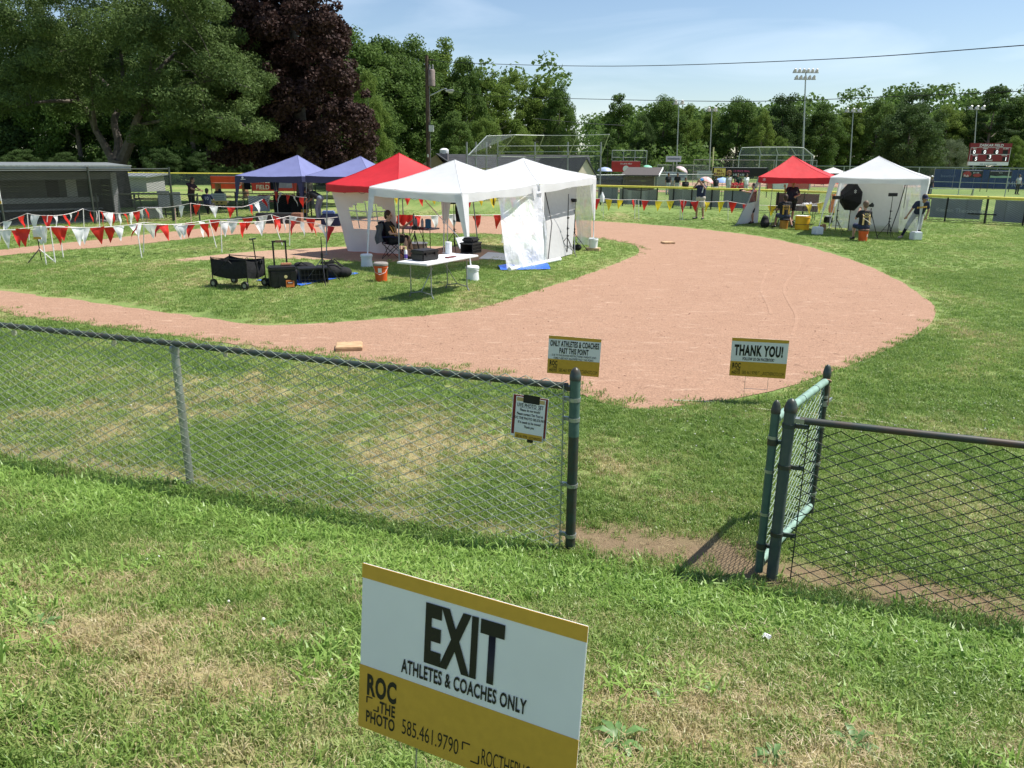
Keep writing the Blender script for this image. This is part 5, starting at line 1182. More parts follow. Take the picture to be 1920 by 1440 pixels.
p = itop(786, 430); t = thing('snack_box', 'low dark red box between the bottles on the small table', 'box', (p.x, p.y, .722), -.3); MB().rbox((0, 0, .035), (.30, .10, .07), .006).build('carton', mat('maroon_card', (.13, .02, .035), .5), t, True); MB().box((0, -.001, .072), (.2, .06, .006)).build('flap', WHITEC, t)
p = g0(782, 466); bk_ = MB().lathe([(0, .01), (.30, 0), (.33, .16), (.35, .17), (.33, .18), (.30, .17), (.28, .05), (0, .05)], n=24).build('round_tub', mat('galvanised_tub', (.17, .18, .17), .5, .5, var=.3), None, True); bk_.location = p; tag(bk_, 'low round grey tub on the grass behind the seated photographer', 'tub')
MB().lathe([(.345, .165), (.345, .18)], n=24).build('rim', GPOLE, bk_, True)
t = light_stand('tall black light stand with a drooping black flag under the near white canopy', g0(852, 470), 1.42, .4)
mb = MB(); mb.grid(lambda s, q: V3(.05+.35*s*q, .04*math.sin(q*5+s*4), 1.42-.55*q-.05*s), 6, 8); mb.build('black_flag', BLACKF, t, 'all'); MB().rbox((-.03, 0, 1.42), (.22, .1, .07), .02).build('flash_head', BLACK, t, True); MB().grid(lambda s, q: V3(.36+.07*s, .02*math.sin(q*9), 1.2-.62*q), 3, 8).build('hanging_strap', BLACKF, t, 'all')
light_stand('black light stand with splayed legs before the grey backdrop', g0(1063, 480), 1.75, .8, .45)
light_stand('second black light stand with a flash beside the rear clear sheet', g0(1076, 472), 1.5, 2.3, .5, 'flash', True)
for (u, v, lb) in ((1059, 478, 'black sandbag at the foot of the front light stand'), (1077, 470, 'black sandbag under the light stand with the flash')):
    p = g0(u, v); t = thing('sandbag', lb, 'sandbag', p, rnd.uniform(0, 3), 'sandbags on the light stands'); mb = MB(); mb.ball((-.1, 0, .11), (.12, .10, .11), 8); mb.ball((.1, 0, .10), (.12, .10, .10), 8); mb.build('pouches', BLACKF, t, True); MB().path([(-.1, 0, .2), (0, 0, .32), (.1, 0, .2)], .012, 5).build('strap', BLACKF, t, True)

# wagon, tool chest, bags on the near turf
p = g0(450, 538); wg = thing('folding_wagon', 'black fabric folding wagon with its pull handle up', 'wagon', p, -.42)
mb = MB(); a = .48; b = .27
for (x0, y0, x1, y1) in ((-a, -b, a, -b), (a, -b, a, b), (a, b, -a, b), (-a, b, -a, -b)):
    mb.grid(lambda s, q: V3(x0+(x1-x0)*s, y0+(y1-y0)*s, .62-.05*math.sin(PI*s)-.36*q)+V3((y1-y0), -(x1-x0), 0).normalized()*(.03*math.sin(PI*s)*math.sin(PI*q)+.015*mnoise.noise(V3(s*5+x0, q*4, y0))), 10, 6)
mb.grid(lambda s, q: V3(-a+2*a*s, -b+2*b*q, .27), 2, 2); mb.build('fabric_tub', BLACKF, wg, 'all')
for x in (-a, a):
    for y in (-b, b): MB().tube((x, y, .12), (x, y, .65), .012, n=6).build('corner_post', BLACKM, wg, True)
for y in (-b-.012, b+.012): MB().path([(-a, y, .25), (0, y, .60)], .007, 5).build('cross_bar', BLACKM, wg); MB().path([(a, y, .25), (0, y, .60)], .007, 5).build('cross_bar', BLACKM, wg); MB().tube((-a, y, .63), (a, y, .63), .010, n=6).build('rim_bar', BLACKM, wg)
for x in (-a+.05, a-.05):
    for y in (-b-.03, b+.03):
        wl_ = MB().lathe([(.05, -.025), (.09, -.022), (.095, 0), (.09, .022), (.05, .025)], (x, y, .095), 16, Matrix.Rotation(PI/2, 3, 'X')).build('wheel', BLACK, wg, True); MB().lathe([(0, -.027), (.045, -.027), (.045, .027), (0, .027)], (x, y, .095), 10, Matrix.Rotation(PI/2, 3, 'X')).build('rim', GPOLE, wl_, True)
mb = MB(); mb.path([(a+.04, 0, .2), (a+.03, 0, .5), (a-.02, 0, 1.04)], .012, 6); mb.tube((a-.02, -.09, 1.04), (a-.02, .09, 1.04), .014, n=8); mb.build('pull_handle', BLACKM, wg, True)
MB().rbox((a+.05, .12, .56), (.1, .1, .12), .03).build('cup_pocket', BLACKF, wg, True)
p = g0(533, 541); tb = thing('rolling_tool_chest', 'black rolling tool chest with tall pull handle and orange label', 'tool chest', p, .38)
MB().rbox((0, .22, .20), (.55, .42, .36), .025).build('chest', BLACK, tb, True); MB().rbox((0, .22, .415), (.58, .45, .07), .025).build('lid', BLACK, tb, True)
for q in (-.2, .2): MB().box((q, .0, .26), (.09, .03, .20)).build('latch', BLACKM, tb)
for q in (-.24, -.08, .08, .24): MB().box((q, .004, .15), (.02, .016, .24)).build('rib', BLACK, tb)
MB().box((.13, -.006, .10), (.17, .008, .15)).build('orange_label', mat('orange_label', (.75, .22, .05), .5), tb); MB().box((.13, -.011, .12), (.13, .004, .05)).build('dark_label', mat('maroon_label', (.18, .02, .02), .5), tb); MB().box((.13, -.0135, .12), (.09, .002, .012)).build('label_stripe', SIGNW, tb)
MB().lathe([(0, -.004), (.035, -.004), (.035, .004), (0, .004)], (.05, -.004, .25), 14, Matrix.Rotation(PI/2, 3, 'X')).build('round_sticker', mat('cream_sticker', (.65, .55, .25), .5), tb)
mb = MB()
for q in (-.13, .13): mb.box((q, .42, .66), (.035, .02, .56))
mb.box((0, .42, .95), (.30, .03, .04)); mb.build('pull_handle', BLACK, tb); MB().box((0, .40, .955), (.16, .03, .05)).build('grip', mat('brown_grip', (.16, .09, .06), .6), tb)
MB().rbox((.1, .30, .48), (.24, .10, .05), .02).build('carry_handle', mat('tan_grip', (.5, .25, .14), .6), tb, True)
for q in (-.27, .27): MB().lathe([(0, -.03), (.09, -.03), (.09, .03), (0, .03)], (q, .40, .09), 14, Matrix.Rotation(PI/2, 3, 'Y')).build('wheel', BLACK, tb, True)
mb = MB(); q = [g0(480, 528), g0(520, 534), g0(565, 537), g0(675, 514), g0(660, 508), g0(560, 512), g0(490, 518)]; cxy = sum(q, Vector())/len(q)
mb.grid(lambda s, v: q[0].lerp(q[2], s).lerp(q[5].lerp(q[3], s), v)+V3(0, 0, .02+.035*abs(mnoise.noise(V3(s*6, v*6, 3)))), 24, 16); tag(mb.build('ground_tarp', TARP, None, True), 'creased blue tarp spread under the bags and tool chest', 'tarp')
def bag(label, loc, rz, parts, strap=None):
    t = thing('equipment_bag', label, 'bag', loc, rz, 'black bags on the blue tarp')
    mb = MB()
    for c, r in parts: mb.ball(c, r, 8)
    fuse(mb, 'pouch', BLACKF, t, .02)
    for s_ in (strap or []): MB().path(s_, .018, 6).build('strap', BLACKF, t, True)
    return t
bag('open black bag with grey mesh lying behind the tool chest', g0(575, 525), .3, [((-.2, 0, .14), (.22, .2, .15)), ((.1, .05, .16), (.25, .2, .17)), ((.0, .1, .30), (.2, .12, .10)), ((-.15, .05, .33), (.12, .1, .08))], [[(-.3, 0, .25), (-.1, -.1, .42), (.1, -.05, .3)]])
bag('long black duffel bag on the right end of the blue tarp', g0(622, 522), .35, [((-.25, 0, .16), (.2, .2, .17)), ((0, 0, .17), (.24, .2, .18)), ((.28, 0, .13), (.2, .17, .13))], [[(-.2, -.1, .3), (0, -.12, .44), (.25, -.1, .28)], [(-.1, .1, .3), (.1, .1, .42), (.3, .05, .24)]])
p = g0(590, 532); t = thing('wire_crate', 'black open crate standing on the blue tarp between chest and duffel', 'crate', p, .38)
for (c, d) in (((0, .2, .01), (.62, .4, .02)), ((0, .2, .33), (.64, .42, .03)), ((0, .39, .17), (.62, .015, .3)), ((.3, .2, .17), (.015, .4, .3)), ((-.3, .2, .17), (.015, .4, .3))): MB().box(c, d).build('panel', BLACK, t)
for q in np.linspace(-.28, .28, 8): MB().box((q, 0, .17), (.014, .012, .31)).build('slat', BLACK, t)
for z in (.1, .2): MB().box((0, -.002, z), (.6, .01, .012)).build('slat', BLACK, t)
t = light_stand('slim light stand with a silver leg among the black bags', g0(607, 531), 1.02, .55, .45, None, True); MB().rbox((.12, 0, .45), (.34, .05, .05), .015).build('cross_arm', BLACK, t, True)
ORANGE = mat('orange_bucket', (.68, .10, .018), .45, var=.12)
bk_ = bucket('bucket_seat', 'orange bucket with grey padded lid beside the folding table', g0(715, 527), ORANGE, .15, .37, .132, 'bucket', None, mat('grey_pad', (.26, .24, .22), .8))
bk_.rotation_euler = (0, 0, 0); MB().box((0, -.146, .26), (.08, .012, .10)).build('white_label', SIGNW, bk_)
# --- far set: red canopy
YEL = mat('yellow_plastic', (.80, .43, .015), .5, var=.08)
p = g0(1469, 429); bk_ = bucket('bucket_seat', 'brown-shaded yellow bucket the kneeling photographer sits on', p, mat('shaded_yellow_bucket', (.42, .19, .03), .5), .17, .36, .16, 'bucket', None, DARKC, False)  # yellow pail, its brown shade put into the base colour
t, j, R = person('photographer in black and gold vest seated on a bucket under the far red canopy', p, PI+.05, dict(SIT, head=(.0, -.11, 1.17), knL=(.16, -.40, .50), knR=(-.30, -.33, .46), anR=(-.34, -.05, .12), toR=(-.40, -.16, .04)), DARKC, DENIM, False, SKIN2, HAIRB, s=1.06); vest_panels(t, j, GOLD)
text('back_print', 'ROC', .12, GOLD, t, (.13, .125, .88), .8, .002, rot=(.0, 0, PI)); text('back_print', 'PHOTO', .08, GOLD, t, (.13, .135, .79), .8, .002, rot=(0, 0, PI))
p = g0(1503, 431); t = bucket('yellow_drum', 'big yellow round tub with a black band under the far red canopy', p, YEL, .29, .56, .275, 'tub', None, None, False); MB().lathe([(.288, .22), (.292, .23), (.288, .24)], n=20).build('black_band', BLACK, t, True); o = MB().rbox((.05, 0, .565), (.48, .34, .02), .006).build('tray', WHITEC, t, True)
p = g0(1433, 427); t = thing('backpack', 'black backpack standing on the grass under the far red canopy', 'backpack', p, .2); mb = MB(); mb.ball((0, 0, .22), (.20, .15, .24), 8); mb.ball((0, -.08, .16), (.17, .12, .16), 8); mb.ball((0, 0, .38), (.15, .12, .13), 8); fuse(mb, 'sack', BLACKF, t, .02); MB().path([(-.06, .06, .48), (0, .08, .55), (.06, .06, .48)], .014, 6).build('haul_loop', BLACKF, t, True); MB().box((0, -.195, .16), (.2, .02, .1)).build('pocket', BLACKM, t)
p = g0(1457, 424); st = thing('folding_stool', 'small black folding stool left of the kneeling photographer', 'stool', p, .1)
for q in (-1, 1):
    MB().path([(q*.04, 0, .01), (q*.07, .02, .66)], .010, 6).build('leg', BLACKM, st, True); MB().path([(q*.2, .3, .01), (q*.1, .05, .66)], .010, 6).build('leg', WPOLE, st, True)
MB().rbox((0, .06, .68), (.34, .26, .04), .01).build('seat', mat('brown_seat', (.20, .11, .06), .7), st, True)
a_ = g0(1508, 415); t = folding_table('narrow table with white papers at the back of the far red canopy', (a_.x, a_.y+.6, 0), -.1, 1.8, .6, .72, GREYC, BLACKM)
t = thing('paper_pile', 'crumpled white papers on the table under the far red canopy', 'papers', (a_.x+.25, a_.y+.55, .742)); MB().grid(lambda s, q: V3(-.2+.4*s, -.15+.3*q, .02+.16*abs(mnoise.noise(V3(s*4, q*4, 2)))), 8, 6).build('sheet', WHITEC, t); MB().box((-.1, 0, .11), (.05, .04, .22)).build('dark_flask', BLACK, t)
# coach standing in the tent, raised right hand
p = V3(12.95, 35.9, 0); u0 = 1478
p.x = G(1480, 416).x*35.9/G(1480, 416).y
t, j, R = person('heavy-set coach in a navy polo facing us under the far red canopy', p, .1, dict(elR=(-.36, -.10, 1.26), wrR=(-.46, -.26, 1.46), elL=(.30, -.06, 1.16), wrL=(.06, -.27, 1.10)), NAVY, DARKC, False, SKIN, None, s=1.08, girth=1.35, cap=mat('grey_cap', (.12, .12, .13), .8))
text('lettering', 'C', .11, WHITEC, t, (.10, -.19, 1.33), .8, .004); MB().path([(.17, -.09, 1.49), (.235, -.085, 1.34), (.235, -.085, 1.25)], .012, 5).build('piping', WHITEC, t, True)
p = V3(G(1408, 416).x*35.2/G(1408, 416).y, 35.2, 0)
person('person half hidden behind the white side wall holding up a small camera', p, -PI/2+.2, dict(elL=(.2, -.22, 1.36), wrL=(.10, -.52, 1.42), elR=(-.2, -.2, 1.36), wrR=(-.02, -.50, 1.45)), mat('maroon_cloth', (.20, .03, .04), .8), DARKC, False, SKIN, HAIRB)
h_ = MB().rbox((0, 0, 0), (.16, .10, .10), .015).build('hand_camera', BLACK, None, True); q = p+Matrix.Rotation(-PI/2+.2, 3, 'Z') @ V3(.03, -.62, 1.46); h_.location = q; tag(h_, 'small black camera held up in hands under the far red canopy', 'camera'); MB().tube((0, 0, 0), (.12, 0, 0), .035, n=10).build('lens', BLACK, h_, True)
# --- far set: white canopy
p = g0(1617, 452); bk_ = bucket('bucket_seat', 'orange bucket under the photographer at the far white canopy', p, ORANGE, .16, .37, .14, 'bucket', None, mat('brown_pad', (.16, .09, .06), .8), False)
MB().box((.08, -.145, .2), (.06, .008, .10), Matrix.Rotation(.5, 3, 'Z')).build('white_logo', mat('pale_logo', (.75, .45, .35), .5), bk_); bk_.rotation_euler = (0, 0, 0)
t, j, R = person('photographer with pinned-up blond hair sitting on the orange bucket', p, PI+.12, dict(SIT, head=(0, -.10, 1.22), elL=(.26, -.16, .76), wrL=(.06, -.34, 1.02), knL=(.13, -.42, .50), knR=(-.15, -.42, .50), anL=(.12, -.40, .09), anR=(-.16, -.36, .09), toL=(.12, -.55, .04), toR=(-.17, -.50, .04)), DARKC, NAVY, False, SKIN, HAIRG, s=1.02); vest_panels(t, j, mat('cream_gold_cloth', (.66, .46, .20), .8))
text('back_print', 'ROC', .11, mat('yellow_print', (.75, .55, .2), .6), t, (.10, .115, .90), .8, .002, rot=(0, 0, PI)); text('back_print', 'PHOTO', .075, mat('yellow_print', (.75, .55, .2), .6), t, (.11, .125, .82), .75, .002, rot=(0, 0, PI))
MB().path([(.16, .13, .80), (.02, .165, .72), (-.16, .14, .60)], .014, 5).build('camera_strap', KHAKI, t, True)
q = g0(1632, 448); camera_tripod((q.x, q.y+.25, 0), PI+.2, 1.13, 'camera on a tall tripod in front of the photographer on the orange bucket')
p = V3(A(1570, 400, 30.7).x, 30.7, 0)
t = light_stand('light stand holding the big black softbox in the far white canopy', (p.x, p.y, 0), 1.38, .3, .55, None, True)
sb_ = thing('softbox', 'large black eight-sided softbox seen from behind', 'softbox', V3(p.x, p.y, 1.36), rot=(0, 0, .5))
ring = [(math.cos(a)*.52, math.sin(a)*.52) for a in np.linspace(PI/8, 2*PI+PI/8, 9)[:-1]]
mb = MB(); rings = [(.10, 0.12), (.55, .42), (.98, .62), (1.0, .70)]
vs = []
for k, dpt in rings: vs += [V3(dpt, x*k, z*k*1.05) for x, z in ring]
fs = []
for k in range(3):
    for i in range(8): fs.append((k*8+i, k*8+(i+1) % 8, (k+1)*8+(i+1) % 8, (k+1)*8+i))
mb.add(vs, fs).build('shell', BLACKF, sb_); MB().add([V3(.66, x*.96, z*1.0) for x, z in ring], [tuple(range(8))]).build('diffuser', WHITEC, sb_)
MB().rbox((-.12, 0, 0), (.44, .12, .13), .02).build('flash_head', BLACK, sb_, True); o = text('emblem', '*', .35, WHITEC, sb_, (.36, -.36, .06), 1)
p = g0(1552, 418); t = thing('equipment_bag', 'black bag on the grass left of the far white canopy leg', 'bag', p, .2, None); MB().rbox((0, 0, .14), (.36, .24, .28), .04).build('pouch', BLACKF, t, True); MB().rbox((0, 0, .30), (.34, .22, .05), .02).build('lid', GREYC, t, True)
p = g0(1541, 432); t = thing('cardboard_box', 'small brown cardboard box beside the white block weight', 'box', p, .3); MB().box((0, 0, .11), (.22, .2, .22)).build('carton', mat('cardboard', (.30, .18, .09), .8), t); MB().box((.06, 0, .235), (.10, .2, .01), Matrix.Rotation(-.5, 3, 'Y')).build('flap', mat('cardboard', (.30, .18, .09), .8), t)
p = g0(1558, 415); t = thing('orange_coat', 'orange and yellow high-visibility jacket hanging behind the far white canopy leg', 'jacket', p); MB().grid(lambda s, q: V3(-.13+.26*s+.05*math.sin(q*6), .04*math.sin(s*9+q*3), 1.25-.85*q), 8, 10).build('cloth', mat('orange_cloth', (.75, .13, .03), .7, c2=(.7, .3, .05), vscale=5), t, 'all'); MB().tube((0, .05, 0), (0, .05, 1.3), .012, n=6).build('hook_pole', WPOLE, t)
p = g0(1713, 450); p += ey*.35
t, j, R = person('young player in navy jersey and grey knickers leaning at the far white canopy', p, -.55, dict(pelvis=(.02, .10, .93), chest=(.10, -.12, 1.20), neck=(.15, -.24, 1.35), head=(.19, -.36, 1.47), face=(.55, -.8, -.35), shL=(.28, -.16, 1.30), shR=(-.06, -.22, 1.30), elL=(.34, -.14, 1.04), wrL=(.30, -.20, .84), elR=(-.20, -.26, 1.05), wrR=(-.30, -.36, .84), hpL=(.11, .10, .91), hpR=(-.08, .10, .91), knL=(.12, .02, .50), knR=(-.26, -.02, .52), anL=(.12, .10, .09), anR=(-.42, .10, .10), toL=(.15, -.07, .04), toR=(-.50, -.05, .04)), NAVY, GREYC, .35, SKIN2, HAIRB, s=1.0, cap=NAVY, sock=mat('navy_sock', (.015, .018, .04), .85), shoe=mat('pale_shoe', (.45, .38, .33), .7))
mb = MB()
for q in range(7): mb.box((-.01+q*.045, -.300-.004*(q%2), 1.135+.006*q), (.034, .012, .06), Matrix.Rotation(-.45, 3, 'X'))
mb.build('jersey_print', GOLD, t); MB().path([(.12, -.31, 1.31), (.12, -.33, 1.20)], .016, 5).build('placket', WHITEC, t, True); MB().path([(-.12, -.26, 1.27), (-.14, -.29, 1.14)], .012, 5).build('piping', WHITEC, t, True)
q = p+V3(-.75, .5, 0); light_stand('thin black stand with a small flash beside the leaning player', (q.x, q.y, 0), 1.55, .2, .35, 'monitor')
MB().path([g0(1688, 430)+V3(0, 0, .02), A(1702, 340, 29.9)], .016, 6).build('canopy_brace_pole', GPOLE, wt3, True, True)

# man by the yellow-capped fence with hands to his face
p = g0(1311, 411); t, j, R = person('man in navy and white shirt at the flag line with hands raised to his face', p, -.75, dict(elL=(.30, -.18, 1.34), wrL=(.10, -.24, 1.58), elR=(-.27, -.2, 1.36), wrR=(-.06, -.26, 1.58), anL=(.17, .02, .09), anR=(-.17, .02, .09), toL=(.22, -.15, .035), toR=(-.22, -.15, .035), knL=(.14, -.02, .5), knR=(-.14, -.02, .5)), NAVY, KHAKI, False, SKIN2, HAIRB, s=1.08, girth=1.15, cap=mat('blue_cap', (.06, .25, .5), .8))
mb = MB(); 
for k in 'L': mb.path([j['sh'+k]+V3(-.03, -.07, .02), j['chest']+V3(.15, -.10, .03), j['chest']+V3(.13, -.13, -.14)], .035, 5)
mb.build('white_panel', WHITEC, t, True)
# bent person at the blue canopy
p = g0(598, 413); person('person in a dark top and grey trousers bending over under the blue canopy', p, -PI/2-.25, dict(pelvis=(0, .12, .92), chest=(0, -.20, 1.08), neck=(0, -.38, 1.14), head=(0, -.50, 1.20), face=(0, -.8, -.6), shL=(.17, -.32, 1.10), shR=(-.17, -.32, 1.10), elL=(.2, -.40, .84), wrL=(.14, -.55, .72), elR=(-.2, -.40, .84), wrR=(-.14, -.55, .72), hpL=(.09, .12, .90), hpR=(-.09, .12, .90)), DARKC, mat('blue_grey_cloth', (.16, .19, .24), .85), True, SKIN2, HAIRB, s=1.08)
# ================================================================== FLAG LINES
FRED = mat('red_pennant', (.66, .03, .02), .45, var=.1, trans=.3); FWHITE = mat('white_pennant', (.78, .79, .80), .45, var=.05, trans=.3); FYEL = mat('yellow_pennant', (.78, .60, .03), .45, var=.08, trans=.3)
PM = {}
for cname, m in (('r', FRED), ('w', FWHITE), ('y', FYEL)):
    PM[cname] = []
    for k in range(4):
        mb = MB(); tw = (k-1.5)*.05
        def fn(s, q, k=k, tw=tw): return V3((s-.5)*(1-q*.97), tw*q*2+.05*math.sin(s*5+k*2)*math.sin(PI*min(1, q*1.2))+.03*math.sin(q*8+k), -q)
        mb.grid(fn, 4, 6); me = mb.mesh('pennant'); me.materials.append(m); me.polygons.foreach_set('use_smooth', [True]*len(me.polygons)); PM[cname].append(me)
CORD = mat('white_cord', (.75, .70, .68), .7)
def bunting(label, pts, seq, sp, wd, ln, sag, group=None, start=0.0, cord=CORD):
    t = thing('pennant_string', label, 'pennants', (pts[0].x, pts[0].y, 0), 0, group); P = []
    for a, b in zip(pts[:-1], pts[1:]):
        n = 8
        for i in range(n): s = i/n; P.append(a.lerp(b, s)-V3(0, 0, 1)*(sag*4*s*(1-s)*(b-a).length/4))
    P.append(pts[-1]); o = MB().path(P, .009, 4).build('cord', cord, t, False, True)
    d = start; i = 0; acc = 0; k = 0
    while k < len(P)-1:
        a, b = P[k], P[k+1]; L_ = (b-a).length
        while d <= acc+L_:
            q = a.lerp(b, (d-acc)/L_); c = seq[i % len(seq)]; i += 1
            if rnd.random() > .04:
                o = bpy.data.objects.new('pennant', rnd.choice(PM[c])); col.objects.link(o); o.parent = t; o.location = q-t.location-V3(0, 0, .008)
                o.scale = (wd*rnd.uniform(.8, 1.05), .6, ln*rnd.uniform(.85, 1.08)); o.rotation_euler = (rnd.uniform(-.3, .3), rnd.uniform(-.14, .14), math.atan2(b.y-a.y, b.x-a.x)+rnd.uniform(-.35, .35)+(rnd.choice([0, 1.0, -1.0]) if rnd.random() < .15 else 0))
            d += sp*rnd.uniform(.88, 1.12)
        acc += L_; k += 1
    return t
STK = mat('white_stake', (.72, .71, .69), .5); STKR = mat('pink_stake', (.62, .40, .36), .5)
SN = {}
ORD = 'first second third fourth fifth sixth seventh eighth ninth tenth'.split()
def stake_pole(bot, top, lab, m=STK):
    SN[lab] = SN.get(lab, -1)+1; lab = lab % ORD[SN[lab]]
    g = g0(*bot); a = A(top[0], top[1], g.y+.02); o = thing('flag_stake', lab, 'stake', g, 0, 'stakes of the flag lines'); MB().tube((0, 0, 0), a-g, .014, n=6).build('rod', m, o); return a
lab1 = '%s stake from the left under the front two red and white flag lines'
S = lambda b, t_, m=STK: stake_pole(b, t_, lab1, m)
a0 = S((87, 497), (76, 424)); a1 = S((104, 494), (94, 425)); a2 = S((119, 484), (110, 424)); a3 = S((266, 484), (255, 420)); a4 = S((269, 475), (270, 417)); a5 = S((406, 465), (392, 412)); a6 = S((416, 474), (414, 415)); a8 = S((530, 461), (508, 402)); a7 = S((543, 462), (543, 405))
e0 = A(-70, 432, a1.y-.4); e1_ = A(-70, 424, a2.y); en = A(637, 424, 22.3)
bunting('front line of large red and white pennants strung across the turf at the left', [e0, a0, a1, a3, a5, a8, A(590, 418, 23.2), en], 'wr', .50, .36, .46, .10, 'red and white flag lines', .1)
bunting('second line of red and white pennants running close behind the front one', [e1_, a2, a4, a6, a7, A(633, 407, 24.5)], 'rw', .60, .34, .42, .16, 'red and white flag lines', .3)
lab3 = '%s stake from the left under the far red and white flag line'
S = lambda b, t_, m=STK: stake_pole(b, t_, lab3, m)
b1 = S((55, 452), (51, 400)); b1b = S((86, 455), (89, 404)); b2 = S((158, 438), (156, 391)); b3 = S((188, 445), (185, 395)); b4 = S((277, 420), (274, 390), STKR); b6 = S((330, 424), (328, 390), STKR); b5 = S((359, 424), (357, 381), STKR); b7 = S((522, 408), (518, 357))
bunting('far line of red and white pennants in front of the dugout and tables', [A(-60, 430, 27), b1, b1b, b2, b3, b4, b5, A(455, 388, 33.2), b7, A(575, 370, 34.5)], 'rw', .70, .38, .50, .10, 'red and white flag lines', .2)
lab2 = '%s stake from the left under the red and yellow flag line'
S = lambda b, t_, m=STK: stake_pole(b, t_, lab2, m)
c0 = S((1010, 404), (1010, 366)); c1 = S((1131, 410), (1131, 372)); c2 = S((1190, 410), (1191, 374)); c3 = S((1198, 411), (1197, 374)); c4 = S((1275, 413), (1276, 375)); c5 = S((1279, 413), (1283, 374)); c6 = S((1365, 413), (1365, 377))
bunting('long line of red and yellow pennants before the yellow-capped outfield fence', [A(735, 362, 37), A(830, 366, 38), A(905, 368, 38), c0, c1, c2, c4, c6, A(1432, 385, 36.5), A(1540, 380, 36.5)], 'yrryyrry', .60, .40, .52, .10, None, .2)
lab3 = 'thin stake of the low flag line seen through the white canopies'
bunting('low red and white pennant line seen under the near white canopy', [A(745, 403, 25), A(850, 402, 27), A(1012, 398, 28.5)], 'rrww', .85, .40, .48, .06, None, .1)
p = A(762, 404, 24.6); t = thing('red_cloth', 'bunched red pennants hanging in front of the seated photographer', 'pennants', p); MB().grid(lambda s, q: V3(-.25+.5*s, .06*math.sin(s*7), .02-.35*q*(.5+.5*abs(math.sin(s*6)))), 8, 5).build('cloth', FRED, t, 'all')
MB().tube(A(797, 376, 23.0), A(864, 449, 21.5), .013, n=6).build('guy_strap', WPOLE, wt1, False, True)
# small sign on a tripod by the left flag line, and sign at the left edge
p = g0(78, 492); t = thing('tripod_sign', 'small yellow and white sign on a little black tripod under the left flag line', 'sign', p)
for k in range(3): a = 2*PI*k/3; MB().tube((0, 0, .35), (.36*math.cos(a), .36*math.sin(a), .01), .012, n=6).build('leg', STK if k == 0 else BLACKM, t)
MB().tube((0, 0, .3), (0, 0, .62), .012, n=6).build('pole', BLACKM, t); MB().box((0, 0, .72), (.20, .02, .24)).build('card', SIGNW, t); MB().box((0, -.012, .63), (.20, .006, .06)).build('yellow_foot', SIGNY, t)
p = g0(3, 428); t = thing('yard_sign', 'white sign with yellow foot at the left edge in front of the dugout', 'sign', p); MB().box((0, 0, 1.22), (.36, .02, .62)).build('board', SIGNW, t); MB().box((0, -.013, .98), (.36, .006, .12)).build('ochre_foot', SIGNY, t); MB().box((-.02, -.013, 1.28), (.12, .006, .12)).build('print', mat('violet_print', (.25, .2, .4), .6), t); MB().tube((0, .015, 0), (0, .015, 1.2), .012, n=6).build('pole', BLACKM, t)

# ================================================================== DUGOUT AND SHADED CORNER
ORIG = Vector((-17.1, 34.2, 0)); dx = Vector((-.75, -.66, 0)).normalized(); dy = Vector((-dx.y, dx.x, 0)); dy = -dy if dy.y < 0 else dy
ang = math.atan2(-dx.y, -dx.x)                      # local +x points to the right end, local +y into the dugout
dg_ = thing('dugout', 'long grey open-fronted dugout with flat metal roof under the locust tree', 'dugout', ORIG, ang)
DWALL = mat('grey_dugout_board', (.105, .108, .112), .8, var=.15, vscale=3); DDARK = mat('dark_dugout_board', (.07, .07, .075), .85, var=.2); ROOFM = mat('galvanised_roof', (.32, .35, .36), .45, .5, var=.15)
Ld = 9.0
for z, n_ in ((.0, 12),):
    for k in range(11): MB().box((-Ld/2, 2.4, .12+k*.205), (Ld, .04, .203)).build('wall_board', DWALL, dg_)
for k in range(11): MB().box((0, 1.35, .12+k*.205), (.04, 2.1, .196)).build('side_board', DDARK, dg_)
MB().box((-Ld/2, 1.1, .02), (Ld, 2.6, .05)).build('floor', mat('concrete', (.30, .29, .28), .85, var=.15), dg_)
MB().box((-Ld/2+.1, .9, 2.36), (Ld+.6, 3.5, .07), Matrix.Rotation(.03, 3, 'X')).build('roof', ROOFM, dg_)
MB().box((-Ld/2+.1, -.86, 2.24), (Ld+.62, .05, .20)).build('fascia', ROOFM, dg_); MB().box((-Ld/2+.1, -.90, 2.33), (Ld+.66, .05, .05)).build('gutter', GALV, dg_)
MB().box((-Ld/2, -.05, 1.92), (Ld, .12, .30)).build('header_beam', DWALL, dg_)
for q in (0, -9): MB().box((q-.12, -.05, 1.0), (.22, .18, 2.1)).build('post', mat('grey_post', (.22, .22, .22), .8, var=.15), dg_)
MB().box((-Ld/2, 1.9, .47), (Ld-.5, .42, .06)).build('bench_seat', mat('grey_bench', (.36, .36, .37), .6), dg_); MB().box((-Ld/2, 2.2, .85), (Ld-.5, .06, .22)).build('bench_back', mat('grey_bench', (.36, .36, .37), .6), dg_)
for q in np.arange(-8, 0, 1.9): MB().box((q, 1.9, .22), (.08, .36, .44)).build('bench_leg', BLACKM, dg_)
MB().box((-1.25, 2.36, 1.35), (.42, .02, .75)).build('posted_sheet', mat('pale_sheet', (.5, .5, .52), .7), dg_); MB().box((-2.0, 2.36, 1.30), (.5, .02, .8)).build('dark_board', BLACK, dg_)
t = thing('dugout_fence', 'tall dark green chain-link screen in front of the dugout', 'fence', ORIG-dy*1.05-dx*1.9, ang)
mb = MB(); chain_mesh(mb, 10.5, 2.15, .03, .10, .004); o = mb.build('wire_mesh', DWIRE, t); o.location = (-10.5, 0, 0)
for q in (0, -3.2, -6.4, -9.6): MB().tube((q, 0, 0), (q, 0, 2.28), .045, n=8).build('post', DGREEN, t, True)
MB().tube((-10.4, 0, 2.2), (0, 0, 2.2), .03, n=8).build('top_rail', DGREEN, t, True)
